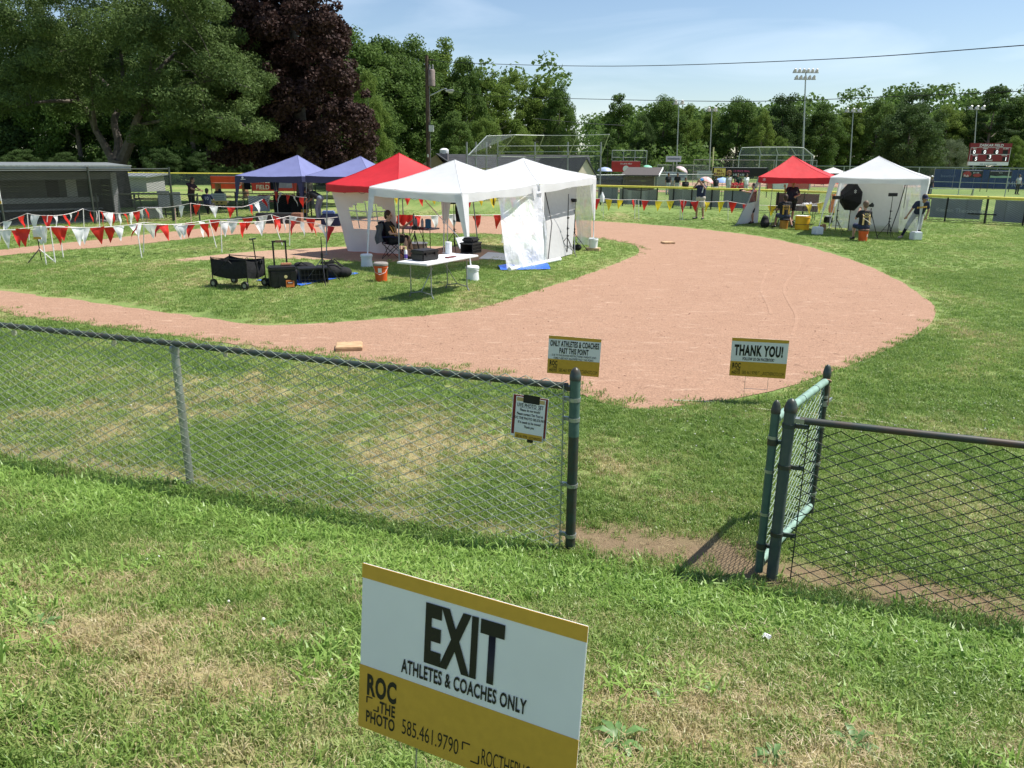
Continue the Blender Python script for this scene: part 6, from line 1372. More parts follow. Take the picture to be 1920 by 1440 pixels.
# low screens and boards right of the dugout
GREENP2 = mat('dark_bin', (.03, .035, .035), .6)
p = g0(292, 415); t = thing('low_fence', 'low dark chain-link fence right of the locust trunk', 'fence', p, .05); mb = MB(); chain_mesh(mb, 4.2, 1.1, .03, .1, .004); o = mb.build('wire_mesh', DWIRE, t); o.location = (-2.4, 0, 0)
for q in (-2.4, -.8, .75, 1.9): MB().tube((q, 0, 0), (q, 0, 1.2), .035, n=8).build('post', DGREEN, t, True)
MB().tube((-2.4, 0, 1.15), (1.9, 0, 1.15), .022, n=8).build('top_rail', DGREEN, t, True)
for (u, v, w_, h_, lb) in ((281, 410, .95, .50, 'grey plastic bin behind the low fence near the locust trunk'), (310, 408, .55, .75, 'pale board hung on the low fence right of the locust trunk'), (332, 408, .45, .7, 'second pale board hung on the low fence')):
    p = g0(u, v); t = thing('notice_board' if 'board' in lb else 'storage_bin', lb, 'board' if 'board' in lb else 'bin', (p.x, p.y+.1, 0), .05); z0 = .45 if 'board' in lb else 0
    MB().rbox((0, 0, z0+h_/2), (w_, .05 if z0 else .4, h_), .015).build('panel', mat('pale_grey_panel', (.33, .35, .37), .6), t); MB().box((0, -.03 if z0 else -.2, z0+h_*.92), (w_*1.03, .03, h_*.12)).build('rim', GPOLE, t)
    if z0: MB().box((0, 0, z0/2), (.05, .04, z0)).build('leg', BLACKM, t)
def picnic(label, p, rz, s=1, m=None):
    m = m or DWOOD; t = thing('picnic_table', label, 'picnic table', p, rz, 'picnic tables in the shade')
    for k in range(4): MB().box((0, -.27+.18*k, .74), (1.9, .165, .04)).build('top_plank', m, t)
    for q in (-1, 1): MB().box((0, q*.68, .44), (1.9, .25, .04)).build('bench_plank', m, t)
    for x in (-.65, .65):
        MB().path([(x, -.62, 0), (x, -.22, .72)], .03, 6).build('leg', m, t); MB().path([(x, .62, 0), (x, .22, .72)], .03, 6).build('leg', m, t); MB().box((x+.05, 0, .42), (.05, 1.55, .09)).build('cross_beam', m, t)
    return t
picnic('dark picnic table right of the locust trunk behind the low fence', g0(281, 388), .1); picnic('picnic table where the two young players sit', g0(398, 394), -.1); picnic('picnic table with pale top beside the left blue canopy', g0(440, 384), .05, 1, WOOD)
picnic('picnic table under the far side of the left blue canopy', g0(520, 392), .2, 1, mat('maroon_table', (.12, .03, .04), .6))
t = thing('plank_table', 'brown plank table in front of the orange banner', 'table', g0(436, 369), -.05)
for k in range(4): MB().box((0, -.3+.2*k, .95), (2.6, .19, .06)).build('top_plank', mat('brown_plank', (.26, .13, .08), .7, var=.2), t)
for x in (-1.0, 1.0): MB().box((x, 0, .46), (.2, .6, .92)).build('leg', mat('brown_plank', (.26, .13, .08), .7, var=.2), t)
t = thing('yard_sign', 'grey and yellow sign leaning beside the seated player with number 10', 'sign', g0(413, 399), 0); MB().box((0, 0, .78), (.75, .03, .36)).build('upper_panel', mat('grey_sign_panel', (.32, .36, .37), .6), t); MB().box((0, -.002, .50), (.75, .03, .20)).build('ochre_foot', mat('dull_ochre', (.38, .29, .10), .6), t)
for q in (-.2, .2): MB().tube((q, 0, 0), (q, 0, .5), .012, n=5).build('wire_leg', WIREG, t)
for q in range(3): MB().box((0, -.018, .86-.09*q), (.55, .006, .03)).build('print_line', mat('slate_print', (.15, .18, .22), .6), t)
for q in (-.1, .12): MB().box((q, -.02, .5), (.10, .006, .06)).build('print_mark', INK, t)
t = thing('screen_panel', 'low black chain-link panel with a silver patch under the left blue canopy', 'fence', g0(495, 405), 0); mb = MB(); chain_mesh(mb, 3.6, 1.0, .03, .1, .005); o = mb.build('wire_mesh', DWIRE, t); o.location = (-1.3, 0, 0); MB().box((-.2, .03, .58), (1.0, .02, .72)).build('silver_patch', mat('silver_sheet', (.55, .58, .66), .4), t); MB().box((1.2, .05, .52), (1.4, .02, .9)).build('black_sheet', BLACKF, t); MB().tube((-1.3, 0, 1.05), (2.3, 0, 1.05), .025, n=6).build('top_rail', BLACKM, t)
for q in (-1.3, 2.3): MB().tube((q, 0, 0), (q, 0, 1.1), .03, n=6).build('post', BLACKM, t)
t = thing('hanging_screen', 'white cloth screen between black curtains at the back of the left blue canopy', 'screen', g0(525, 385), 0); MB().grid(lambda s, q: V3(-.1+.9*s, .03*math.sin(s*7), 1.75-.75*q), 6, 4).build('white_cloth', mat('pale_screen', (.55, .5, .5), .8), t); MB().grid(lambda s, q: V3(-.5+.4*s, .03*math.sin(s*9), 1.8-.9*q), 5, 4).build('black_curtain', BLACKF, t); MB().grid(lambda s, q: V3(-2.05+.4*s, .03*math.sin(s*9), 1.8-.9*q), 5, 4).build('black_curtain', BLACKF, t); MB().tube((-2.1, 0, 1.8), (.9, 0, 1.8), .02, n=5).build('rod', BLACKM, t)
for q in (-2.1, .9): MB().tube((q, 0, 0), (q, 0, 1.8), .02, n=5).build('post', BLACKM, t)
p = g0(563, 405); t = thing('tool_trolley', 'black cart beside the bent person under the left blue canopy', 'cart', p, .1); MB().rbox((0, 0, .38), (.8, .5, .5), .04).build('tub', BLACKF, t); MB().box((.25, -.26, .25), (.3, .02, .16)).build('yellow_label', SIGNY, t)
for q in (-.3, .3): MB().lathe([(0, -.03), (.10, -.03), (.10, .03), (0, .03)], (q, -.22, .10), 12, Matrix.Rotation(PI/2, 3, 'X')).build('wheel', BLACK, t)
p = g0(543, 419); t = thing('storage_bin', 'low dark bin with wooden end before the blue canopies', 'bin', p, .05); MB().rbox((-.6, 0, .22), (1.5, .5, .44), .03).build('tub', GREENP2, t); MB().box((.35, 0, .22), (.4, .5, .44)).build('wooden_end', mat('brown_plank', (.26, .13, .08), .7, var=.2), t)
p = g0(622, 424); t = thing('storage_bin', 'dark blue bag and boxes in front of the red canopy window wall', 'bin', p, .1); MB().rbox((0, 0, .25), (.8, .5, .5), .06).build('tub', NAVY, t); MB().rbox((-.1, 0, .55), (.5, .4, .14), .04).build('lid_bag', mat('blue_bag', (.1, .16, .35), .7), t)
# seated people at the tables
SITT = dict(SIT, pelvis=(0, 0, .52), anL=(.14, -.30, .1), anR=(-.14, -.30, .1), toL=(.14, -.44, .04), toR=(-.14, -.44, .04), knL=(.14, -.42, .52), knR=(-.14, -.42, .52), wrL=(.12, -.46, .80), wrR=(-.12, -.46, .80))
p = g0(362, 401); person('person with long dark hair in dark checked top at the left end of the tables', p, PI/2-.3, dict(chest=(0, -.08, 1.26), neck=(0, -.12, 1.44), head=(0, -.18, 1.60), elL=(.22, -.28, 1.18), wrL=(.12, -.52, 1.12), elR=(-.22, -.28, 1.18), wrR=(-.1, -.52, 1.12)), mat('dark_check_cloth', (.05, .022, .03), .85, var=.5, vscale=14), DARKC, True, SKIN2, HAIRB, s=1.02, longhair=True)
p = g0(391, 403); t, j, R = person('young player in a dark navy jersey with number 10 sitting with his back to us', p, PI, SITT, NAVY, DARKC, True, SKIN2, mat('black_hair', (.012, .01, .01), .6), s=.95, cap=NAVY); text('back_number', '10', .22, mat('pale_number', (.42, .44, .60), .6), t, (.10, .085, .72), 1, .004, rot=(0, 0, PI))
p = g0(412, 392); person('person with black hair bent low over the table right of number 10', p, PI, dict(SITT, head=(0, -.30, 1.02), neck=(0, -.2, .96)), DARKC, DARKC, True, SKIN2, mat('black_hair', (.012, .01, .01), .6), s=.92, longhair=True)
# far side of that field: banner fence, low shed
ORB = mat('orange_red_banner', (.66, .075, .03), .6, var=.12, vscale=3, trans=.15)
def banner(label, uL, uR, vT, vB, Y, m, txts=(), name='banner', frame=None, wav=.06, cat_='banner'):
    a, b, d = A(uL, vT, Y), A(uR, vT, Y), A(uL, vB, Y); w_ = (b-a).length; h_ = a.z-d.z; z0 = max(.05, d.z)
    t = thing(name, label, cat_, (a.x, Y, 0)); MB().grid(lambda s, q: V3(w_*s, wav*math.sin(s*14+q*2)*.4*(.3+q), z0+h_*(1-q)), 16, 4).build('cloth', m, t, 'all')
    for k, (s, x, z, sz, mm, xs_) in enumerate(txts): text('lettering', s, sz*h_, mm, t, (x*w_, -.05, z0+z*h_), xs_, .01*sz*h_)
    for x in (0, w_): MB().tube((x, .04, 0), (x, .04, z0+h_+.1), .03, n=6).build('post', frame or BLACKM, t)
    if z0 > .4 or True: MB().tube((0, .04, z0+h_), (w_, .04, z0+h_), .02, n=6).build('top_rail', frame or GALV, t)
    return t
banner('orange-red banner tied to the far fence left of the blue canopies', 394, 452, 330, 354, 60, ORB, [('CG', .80, .25, .7, WHITEC, .9)])
banner('red banner with white letters seen through the left blue canopy', 470, 556, 330, 358, 62, mat('crimson_banner', (.50, .05, .05), .6, var=.2, vscale=4, trans=.1), [('GATES', .06, .55, .42, WHITEC, .9), ('FIELD', .10, .12, .42, WHITEC, .9), ('PARK', .62, .4, .4, WHITEC, .9)])
t = thing('field_fence', 'chain-link fence with yellow cap along the left-hand far field', 'fence', (-48, 78, 0)); MB().grid(lambda s, q: V3(44*s, 0, .05+1.15*q), 2, 1).build('wire_sheet', MESHFAR, t); MB().tube((0, 0, 1.25), (44, 0, 1.25), .06, n=6).build('yellow_cap', mat('yellow_cap', (.80, .68, .12), .5), t)
for q in range(0, 45, 4): MB().tube((q, 0, 0), (q, 0, 1.25), .035, n=5).build('post', DGREEN, t)
t = thing('low_shed', 'low grey-roofed shed beyond the field behind the dugout', 'shed', A(258, 352, 66)*Vector((1, 1, 0)) if False else Vector((A(258, 345, 66).x, 66, 0)), -.2); MB().box((0, 0, .6), (3.4, 2.4, 1.2)).build('wall', mat('grey_wall', (.3, .3, .3), .8), t); MB().box((0, 0, 1.27), (3.9, 2.9, .12), Matrix.Rotation(.06, 3, 'X')).build('roof', ROOFM, t)

# ================================================================== OUTFIELD FENCE WITH YELLOW CAP
OL, OR_ = Vector((3.0, 50.2, 0)), Vector((21.73, 36.0, 0)); pts = [Vector((-14, 56, 0)), Vector((-4, 54.5, 0)), Vector((5.5, 49.8, 0)), Vector((10.5, 46.6, 0)), Vector((15.6, 42.4, 0)), Vector((21.73, 36.2, 0)), Vector((26.5, 30.6, 0))]
t = thing('outfield_fence', 'long black chain-link outfield fence capped with yellow tubing', 'fence', (0, 0, 0)); YC = mat('yellow_cap', (.80, .68, .12), .5); SCR = mat('grey_windscreen', (.29, .315, .35), .8, var=.12, vscale=2); SCR2 = mat('pale_windscreen', (.34, .345, .33), .8, var=.12, vscale=2)
P = cat(pts, 10); hF = 1.16
MB().path([p+V3(0, 0, hF) for p in P], .062, 8).build('yellow_cap', YC, t, True)
MB().path([p+V3(0, 0, .06) for p in P], .012, 4).build('bottom_wire', BLACKM, t)
Lc_ = 0; last = -9
for a, b in zip(P[:-1], P[1:]):
    d = (b-a); mb = MB(); L2 = d.length; chain_mesh(mb, L2, hF-.1, .05, .085, .0042); o = mb.build('wire_mesh', mat('black_vinyl_wire', (.10, .105, .10), .5), t); o.location = a; o.rotation_euler = (0, 0, math.atan2(d.y, d.x))
for p in P[::2]+[Vector((19.1, 38.95, 0))]: MB().tube(p, p+V3(0, 0, hF+.03), .035, n=8).build('post', BLACKM, t)
p = Vector((21.73, 36.2, 0)); MB().tube(p-Vector((-.05, -.05, 0))+V3(0, 0, 0), p+V3(0, 0, hF+.06), .05, n=8).build('post', BLACKM, t); d = (P[-5]-P[-14]).normalized(); MB().tube(p-d*.75+V3(0, 0, .42), p+d*.45+V3(0, 0, .42), .03, n=6).build('mid_rail', BLACKM, t)
def screen(u0, u1, z0, z1, m, label, sagz=0.0, txt=None):
    """windscreen cloth tied behind the wire between two survey points"""
    def at(u):
        best = min(((abs(960+0*p.x + 0 - 0) , p) for p in P), key=lambda k: abs(px_u(k[1])-u))[1]; i = P.index(best); j = i+1 if px_u(best) < u and i+1 < len(P) else max(i-1, 0)
        a, b = P[i], P[j]; ua, ub = px_u(a), px_u(b); s = 0 if ub == ua else (u-ua)/(ub-ua); return a.lerp(b, s)
    a, b = at(u0), at(u1); d = (b-a); n_ = Vector((-d.y, d.x, 0)).normalized()*.03
    tt = thing('windscreen', label, 'windscreen', a, math.atan2(d.y, d.x), 'cloth screens tied to the outfield fence'); L2 = d.length
    MB().grid(lambda s, q: V3(L2*s, .03+.02*math.sin(s*17), z0+(z1-z0)*q-(sagz*math.sin(PI*s) if q > .5 else 0)), 14, 4).build('cloth', m, tt, 'all')
    for s in (0, .5, 1): MB().tube((L2*s, .02, z1-.02), (L2*s, -.01, z1+.04), .008, n=4).build('tie', BLACKM, tt)
    if txt: text('lettering', txt[0], txt[1], mat('faint_print', (.42, .44, .46), .8), tt, (L2*txt[2], .0, z0+txt[3]), 1, .004)
def px_u(p):
    q = p-Vector((0, 0, H)); f = Vector((0, math.cos(PITCH), -math.sin(PITCH))); return 960+FPX*q.x/q.dot(f)
screen(1118, 1155, .12, 1.1, SCR, 'dark grey cloth screen on the outfield fence right beside the white canopies'); screen(1158, 1228, .10, 1.06, SCR2, 'sagging pale cloth screen with curved folds on the outfield fence', .14); screen(1250, 1345, .12, 1.1, SCR2, 'pale cloth screen behind the man on the outfield fence', .03, ('107', .4, .42, .25)); screen(1352, 1408, .12, 1.1, SCR, 'grey cloth screen on the outfield fence at the left side of the far red canopy'); screen(1450, 1530, .12, 1.05, mat('maroon_windscreen', (.22, .10, .10), .8), 'faded maroon screen seen through the far red canopy'); screen(1738, 1833, .17, 1.08, SCR, 'grey cloth screen with faint lettering right of the far white canopy', .03, ('Keenan Therapeutics', .26, .12, .28)); screen(1857, 1955, .12, 1.08, SCR, 'grey cloth screen at the right edge of the outfield fence')
p = P[14]; p = g0(1128, 396); t = thing('plastic_bottle', 'upturned white plastic jug on a stick by the flag line at the white canopies', 'jug', p); MB().tube((0, 0, 0), (0, 0, .5), .012, n=5).build('stick', STK, t); MB().lathe([(.02, .45), (.12, .50), (.13, .80), (.05, .95), (.035, 1.02), (0, 1.03)], n=12).build('jug_body', WHITEC, t, True); 

# ================================================================== BACKSTOP, BUILDING, POLES
t = thing('backstop', 'tall silver chain-link backstop with leaning overhang above the white canopies', 'backstop', (0, 58, 0))
def bp_(u, v, Y=58): p = A(u, v, Y); return p-V3(0, 58, 0)
WL = [875, 892, 912, 933]; WYs = [50, 52.5, 55, 57.5]; BKU = [933, 1003, 1065, 1127]
topv = 266; ovv = {875: None}
for u, Y in zip(WL, WYs): p = bp_(u, 296, Y); MB().tube(V3(p.x, p.y, 0), bp_(u, 266, Y), .06, n=8).build('post', GPOLE, t)
for u in BKU[1:]: p = bp_(u, 300); MB().tube(V3(p.x, p.y, 0), bp_(u, 266), .06, n=8).build('post', GPOLE, t)
OV = [(878, 291, 50.5, 913, 255, 52), (933, 293, 57.5, 966, 253, 54), (1003, 295, 58, 1020, 254, 55.5), (1065, 295, 58, 1082, 254, 55.5), (1127, 292, 58, 1142, 252, 55.5)]
for a in OV: MB().tube(bp_(a[0], a[1], a[2]), bp_(a[3], a[4], a[5]), .038, n=8).build('overhang_bar', GALV, t)
for a, b in zip(OV[:-1], OV[1:]):
    q = [bp_(a[0], a[1], a[2]), bp_(b[0], b[1], b[2]), bp_(b[3], b[4], b[5]), bp_(a[3], a[4], a[5])]
    MB().add(q, [(0, 1, 2, 3)]).build('overhang_mesh', MESHFAR if a[0] < 900 else MESHTHIN, t); MB().tube(q[3], q[2], .022, n=6).build('rail', GALV, t); MB().tube(q[0], q[1], .03, n=6).build('rail', GALV, t)
    g1, g2 = V3(q[0].x, q[0].y, 0), V3(q[1].x, q[1].y, 0); MB().add([g1, g2, q[1], q[0]], [(0, 1, 2, 3)]).build('wire_sheet', MESHTHIN, t)
for v in (273, 284): MB().tube(bp_(933, v+1, 57.5), bp_(1127, v), .025, n=6).build('rail', GALV, t)

bl = thing('clubhouse', 'low building with dark shingle roof and cream gable behind the white canopies', 'building', (0, 66, 0))
ROOFD = mat('dark_shingle', (.040, .042, .046), .9, var=.3, vscale=2, bump=.4, bscale=8); CREAM = mat('cream_siding', (.62, .54, .42), .8, var=.06); TANW = mat('tan_siding', (.24, .18, .13), .8, var=.1)
def bpt(u, v, Y): p = A(u, v, Y); return V3(p.x, Y-66, p.z)
xL, xR = A(826, 300, 66).x, A(1097, 300, 66).x; zr = A(960, 290, 66).z; ze = 2.05
for k in range(7):                                                           # courses of shingles, front slope
    s0, s1 = k/7, (k+1)/7; y0, y1 = -2.9*(1-s0), -2.9*(1-s1); z0, z1 = ze+(zr-ze)*s0, ze+(zr-ze)*s1
    MB().add([V3(xL-.3, y0, z0+.025), V3(xR+.3, y0, z0+.025), V3(xR+.3, y1, z1+.01), V3(xL-.3, y1, z1+.01), V3(xL-.3, y0, z0), V3(xR+.3, y0, z0)], [(0, 1, 2, 3), (4, 5, 1, 0)]).build('shingle_course', ROOFD, bl)
MB().add([V3(xL-.3, 0, zr), V3(xR+.3, 0, zr), V3(xR+.3, 2.9, ze), V3(xL-.3, 2.9, ze)], [(0, 1, 2, 3)]).build('roof', ROOFD, bl)
MB().box(((xL+xR)/2, 0, ze/2), (xR-xL, 5.2, ze)).build('wall', CREAM, bl)
# right gable wing facing the camera
gxp, gy_, zp = A(1098, 298, 60).x, -6.0, A(1098, 298, 60).z+.12; ga = math.radians(38); ge = V3(math.cos(ga), math.sin(ga), 0); gn = V3(-ge.y, ge.x, 0); hw = 1.15; g0_ = V3(gxp, gy_, 0)
def gp(i, j, z): q = g0_+ge*i+gn*j; q.z = z; return q
MB().prism([gp(-hw, 0, 0), gp(hw, 0, 0), gp(hw, 0, 1.5), gp(0, 0, zp-.06), gp(-hw, 0, 1.5)], gn*5).build('gable_wall', CREAM, bl)
for k in (-1, 1): MB().prism([gp(0, -.15, zp), gp(k*(hw+.2), -.15, 1.32), gp(k*(hw+.2), -.15, 1.24), gp(0, -.15, zp-.09)], gn*5.3).build('gable_roof', ROOFD, bl)
for k in range(5): MB().prism([gp(-hw+.03, -.015, .16+k*.27), gp(hw-.03, -.015, .16+k*.27), gp(hw-.03, -.015, .41+k*.27), gp(-hw+.03, -.015, .41+k*.27)], gn*.012).build('siding_board', CREAM, bl)
lp = A(818, 290, 63); MB().prism([V3(lp.x-2.4, -3, 0), V3(lp.x+.7, -3, 0), V3(lp.x+.7, -3, 2.2), V3(lp.x, -3, lp.z), V3(lp.x-2.4, -3, 1.5)], (0, 3, 0)).build('side_gable', TANW, bl); MB().prism([V3(lp.x, -3.3, lp.z+.1), V3(lp.x+1.9, -3.3, 1.9), V3(lp.x+1.9, -3.3, 1.8), V3(lp.x, -3.3, lp.z)], (0, 3.6, 0)).build('side_roof', ROOFD, bl)
q = A(833, 291, 64.5); MB().box((q.x, -1.5, q.z-.25), (.6, .6, .8)).build('chimney', mat('grey_brick', (.22, .2, .2), .9, var=.3, vscale=6), bl); MB().lathe([(.30, .22), (.36, .32), (.36, .56), (.22, .66), (0, .70)], (q.x, -1.5, q.z-.15), 10).build('vent_cap', WPOLE, bl, True)
MB().box((xL+3, -2.63, 1.3), (1.0, .06, .8)).build('window', BLACK, bl)

t = thing('utility_pole', 'brown wooden utility pole with transformer and street lamp arm', 'utility pole', (A(803, 300, 56).x, 56, 0)); bx = t.location.x
def up(u, v): p = A(u, v, 56); return V3(p.x-bx, 0, p.z)
POLEW = mat('brown_pole', (.10, .065, .05), .9, var=.35, vscale=3, bump=.3, bscale=20)
MB().path([(0, 0, 0), up(802, 220), up(800, 104)], .2, 10, [.165, .14, .11]).build('pole', POLEW, t, True)
tr_ = up(809, 146); MB().lathe([(0, -.55), (.24, -.52), (.24, .45), (.20, .52), (0, .56)], tr_, 14).build('transformer', mat('rusty_grey_drum', (.28, .22, .20), .6, var=.4, vscale=3), t, True)
for dx_ in (-.1, .1): MB().lathe([(.05, .5), (.06, .6), (.04, .7), (.05, .8), (0, .85)], tr_+V3(dx_, 0, 0), 8).build('insulator', mat('grey_porcelain', (.3, .3, .32), .4), t, True)
MB().path(cat([up(803, 181), up(816, 175), up(832, 167), up(838, 167)], 4), .045, 8).build('lamp_arm', GALV, t, True); a = up(843, 170); MB().rbox(a, (.62, .32, .16), .06).build('lamp_head', mat('pale_lamp', (.6, .6, .6), .4), t, True); MB().ball(a+V3(.05, 0, -.1), (.2, .13, .08), 6).build('lamp_glass', mat('lamp_glass', (.55, .55, .5), .2), t, True)
MB().box(up(809, 241)+V3(0, -.1, 0), (.32, .25, .42)).build('meter_box', mat('pale_lamp', (.6, .6, .6), .4), t); MB().box(up(806, 112), (.5, .08, .10)).build('crossarm', POLEW, t); MB().box(up(803, 292)+V3(0, -.2, 0), (.1, .05, .2)).build('tag_plate', mat('pale_lamp', (.6, .6, .6), .4), t); MB().tube(V3(.15, -.08, 0), up(803, 125)+V3(.06, -.08, 0), .022, n=6).build('conduit', mat('grey_conduit', (.2, .2, .2), .6), t)
def cable(label, ps, r=.022):
    t = thing('power_line', label, 'power line', (ps[0].x, ps[0].y, 0), 0, 'overhead cables'); MB().path(cat(ps, 10), r, 5).build('cable', BLACKM, t, True, True)
cable('upper overhead cable running from the pole top to the right', [A(803, 112, 56), A(870, 118, 52), A(1150, 124, 42), A(1550, 111, 33), A(1960, 82, 26)], .016)
cable('lower overhead cable crossing the sky to the right', [A(802, 160, 56), A(900, 178, 53), A(1080, 185, 48), A(1400, 190, 42), A(1700, 180, 36), A(1960, 169, 31)], .016)
cable('short faint cable in the sky gap beside the tall belt of trees', [A(1000, 222, 70), A(1085, 230, 75), A(1130, 233, 80), A(1170, 235, 86)], .02)

def mast(label, u, vt, vb, Y, lamps, r=.14):
    tp = A(u, vt, Y); t = thing('floodlight_mast', label, 'light mast', (A(u-3, 300, Y).x, Y, 0), 0, 'floodlight masts'); dxx = tp.x-t.location.x
    MB().path([(0, 0, 0), (dxx*.5, 0, tp.z*.5), (dxx, 0, tp.z)], r, 8, [r, r*.75, r*.5]).build('pole', GALV, t, True)
    for rr, (n_, dz) in enumerate(lamps):
        w_ = n_*.62 if lamps[0][0] > 3 else n_*.9; MB().box((dxx, 0, tp.z-dz-.28), (w_, .1, .1)).build('crossarm', GPOLE, t)
        for k in range(n_): MB().lathe([(.12, .28), (.26, -.12), (.30, -.18), (.0, -.16)], (dxx-w_/2+w_*(k+.5)/n_, -.15, tp.z-dz), 8, Matrix.Rotation(.7, 3, 'X')).build('lamp_head', mat('pale_lamp', (.6, .6, .6), .4), t, True)
    return t
mast('tall floodlight mast with two full rows of lamps against the sky', 1511, 131, 300, 118, [(6, .1), (5, 1.0)], .17)
mast('first thin floodlight mast from the left in front of the right-hand trees', 1273, 190, 300, 112, [(2, .1)], .11); mast('second thin floodlight mast, left of the price banner', 1335, 203, 300, 112, [(2, .1)], .11); mast('thin floodlight mast right of the far white tent peak', 1600, 205, 300, 116, [(3, .1)], .11); mast('thin floodlight mast just left of the scoreboard', 1832, 200, 300, 120, [(3, .1)], .11)
# yellow foul pole left of the price banner
t = thing('foul_pole', 'slender pale yellow foul pole left of the price banner', 'foul pole', (A(1336, 330, 80).x, 80, 0)); q = A(1338, 276, 80); MB().path([(0, 0, 0), (q.x-t.location.x, 0, q.z)], .07, 8).build('pole', mat('pale_yellow_pole', (.62, .58, .30), .5), t, True); MB().box((0, 0, .05), (.3, .3, .1)).build('base', GPOLE, t)

# ================================================================== FAR DIAMONDS
PRICE = mat('black_banner', (.010, .009, .010), .6); PINK = mat('magenta_print', (.62, .08, .22), .5)
t = banner('black price banner with a yellow box and a burger picture on the far fence', 1337, 1440, 314, 331, 74, PRICE, [("2:30 - 4:30", .37, .12, .30, WHITEC, 1.0), ('1/2 PRICE MEAL', .37, .52, .30, PINK, .92)])
w_ = (A(1440, 314, 74)-A(1337, 314, 74)).x; zt, zb_ = A(1337, 314, 74).z, A(1337, 331, 74).z; hh = zt-zb_
MB().box((w_*.125, -.045, zb_+hh*.5), (w_*.21, .02, hh*.82)).build('yellow_box', mat('pale_yellow_print', (.72, .55, .14), .5), t)
text('lettering', 'BILL', .36*hh, mat('maroon_print', (.12, .015, .01), .5), t, (w_*.125, -.06, zb_+hh*.52), 1, .012, 'CENTER'); text('lettering', "GRAY'S", .36*hh, mat('maroon_print', (.12, .015, .01), .5), t, (w_*.125, -.06, zb_+hh*.16), .95, .012, 'CENTER')
mb = MB(); mb.ball((w_*.295, -.05, zb_+hh*.52), (w_*.05, .03, hh*.20), 8); mb.ball((w_*.295, -.055, zb_+hh*.28), (w_*.052, .03, hh*.10), 8); mb.build('burger_picture', mat('bun_print', (.30, .13, .06), .6), t, True)
RB = mat('dark_red_banner', (.46, .035, .035), .6, var=.15, vscale=2, trans=.1)
t = banner('dark red field banner with a white ring emblem behind the brown dugout', 1147, 1201, 302, 322, 92, RB, [('DOLAND FIELD', .30, .70, .18, WHITEC, .9)]); w_ = (A(1201, 310, 92)-A(1147, 310, 92)).x; zt, zb_ = A(1147, 302, 92).z, A(1147, 322, 92).z; MB().lathe([(.26, -.02), (.36, -.02), (.36, .02), (.26, .02)], (w_*.5, -.08, zb_+(zt-zb_)*.28), 18, Matrix.Rotation(PI/2, 3, 'X')).build('ring_emblem', WHITEC, t, True)
t = thing('frame_screen', 'grey pipe frame with netting above the dark red field banner', 'backstop', (A(1147, 302, 93).x, 93, 0)); w_ = (A(1212, 302, 93)-A(1147, 302, 93)).x; hz = A(1150, 282, 93).z
for q in (0, .33, .66, 1): MB().tube((w_*q, 0, 0), (w_*q, 0, hz), .05, n=6).build('post', GALV, t)
for z in (hz, hz*.8): MB().tube((0, 0, z), (w_, 0, z), .04, n=6).build('rail', GALV, t)
MB().add([V3(0, 0, 0), V3(w_, 0, 0), V3(w_, 0, hz), V3(0, 0, hz)], [(0, 1, 2, 3)]).build('netting', MESHTHIN, t)
t = banner('faded red field banner with a pale ring seen through the far red canopy', 1440, 1518, 336, 354, 62, mat('faded_red_banner', (.48, .10, .09), .6, var=.15, trans=.1), []); MB().lathe([(.42, -.02), (.62, -.02), (.62, .02), (.42, .02)], (.95, -.08, 1.05), 18, Matrix.Rotation(PI/2, 3, 'X')).build('ring_emblem', mat('pale_emblem', (.6, .6, .58), .6), t, True)
# brown far dugout
pL, pR = A(1168, 346, 68), A(1226, 346, 68); t = thing('dugout', 'low brown closed-back dugout below the dark red field banner', 'dugout', (pL.x, 68, 0), 0); w_ = pR.x-pL.x; h1 = A(1168, 331, 68).z; h2 = A(1190, 324, 70).z
BRW = mat('brown_block', (.115, .095, .08), .85, var=.15)
for k in range(4): MB().box((w_/2, 0, (k+.5)*h1/4), (w_, .15, h1/4-.02)).build('wall_course', BRW, t)
MB().box((w_+.0, 1.2, h1/2), (.15, 2.4, h1)).build('side_wall', CREAM, t); MB().prism([V3(-.3, -.3, h1+.02), V3(w_+.3, -.3, h1+.02), V3(w_+1.2, 2.8, h2+.35), V3(.8, 2.8, h2+.35)], (0, 0, .12)).build('roof', mat('brown_shingle', (.085, .075, .07), .9, var=.2), t); MB().prism([V3(w_+.31, -.3, h1), V3(w_+1.21, 2.8, h2+.33), V3(w_+1.21, 2.8, h2+.5), V3(w_+.31, -.3, h1+.16)], (.05, 0, 0)).build('fascia', WHITEC, t)
# second backstop behind the far red canopy
t = thing('backstop', 'grey pipe-framed backstop rising behind the far red canopy', 'backstop', (0, 84, 0))
def b2(u, v, Y=84): p = A(u, v, Y); return p-V3(0, 84, 0)
T = [(1386, 291), (1391, 277), (1423, 276), (1455, 276), (1483, 276), (1507, 277), (1525, 292)]
for (u, v) in ((1386, 291), (1425, 291), (1457, 291), (1490, 291), (1522, 291), (1525, 292)): p = b2(u, v); MB().tube(V3(p.x, 0, 0), p, .05, n=6).build('post', GALV, t)
for a, b in zip(T[:-1], T[1:]): MB().tube(b2(*a), b2(*b), .045, n=6).build('rail', GALV, t)
for a, b in (((1386, 291), (1525, 291)), ((1423, 276), (1427, 291)), ((1455, 276), (1459, 291)), ((1483, 276), (1492, 291)), ((1507, 277), (1522, 291))): MB().tube(b2(*a), b2(*b), .04, n=6).build('rail', GALV, t)
MB().add([b2(1386, 291), b2(1525, 291), b2(1507, 277), b2(1391, 277)], [(0, 1, 2, 3)]).build('overhang_mesh', MESHFAR, t); p, q = b2(1386, 291), b2(1525, 291); MB().add([V3(p.x, 0, 0), V3(q.x, 0, 0), q, p], [(0, 1, 2, 3)]).build('wire_sheet', MESHTHIN, t)
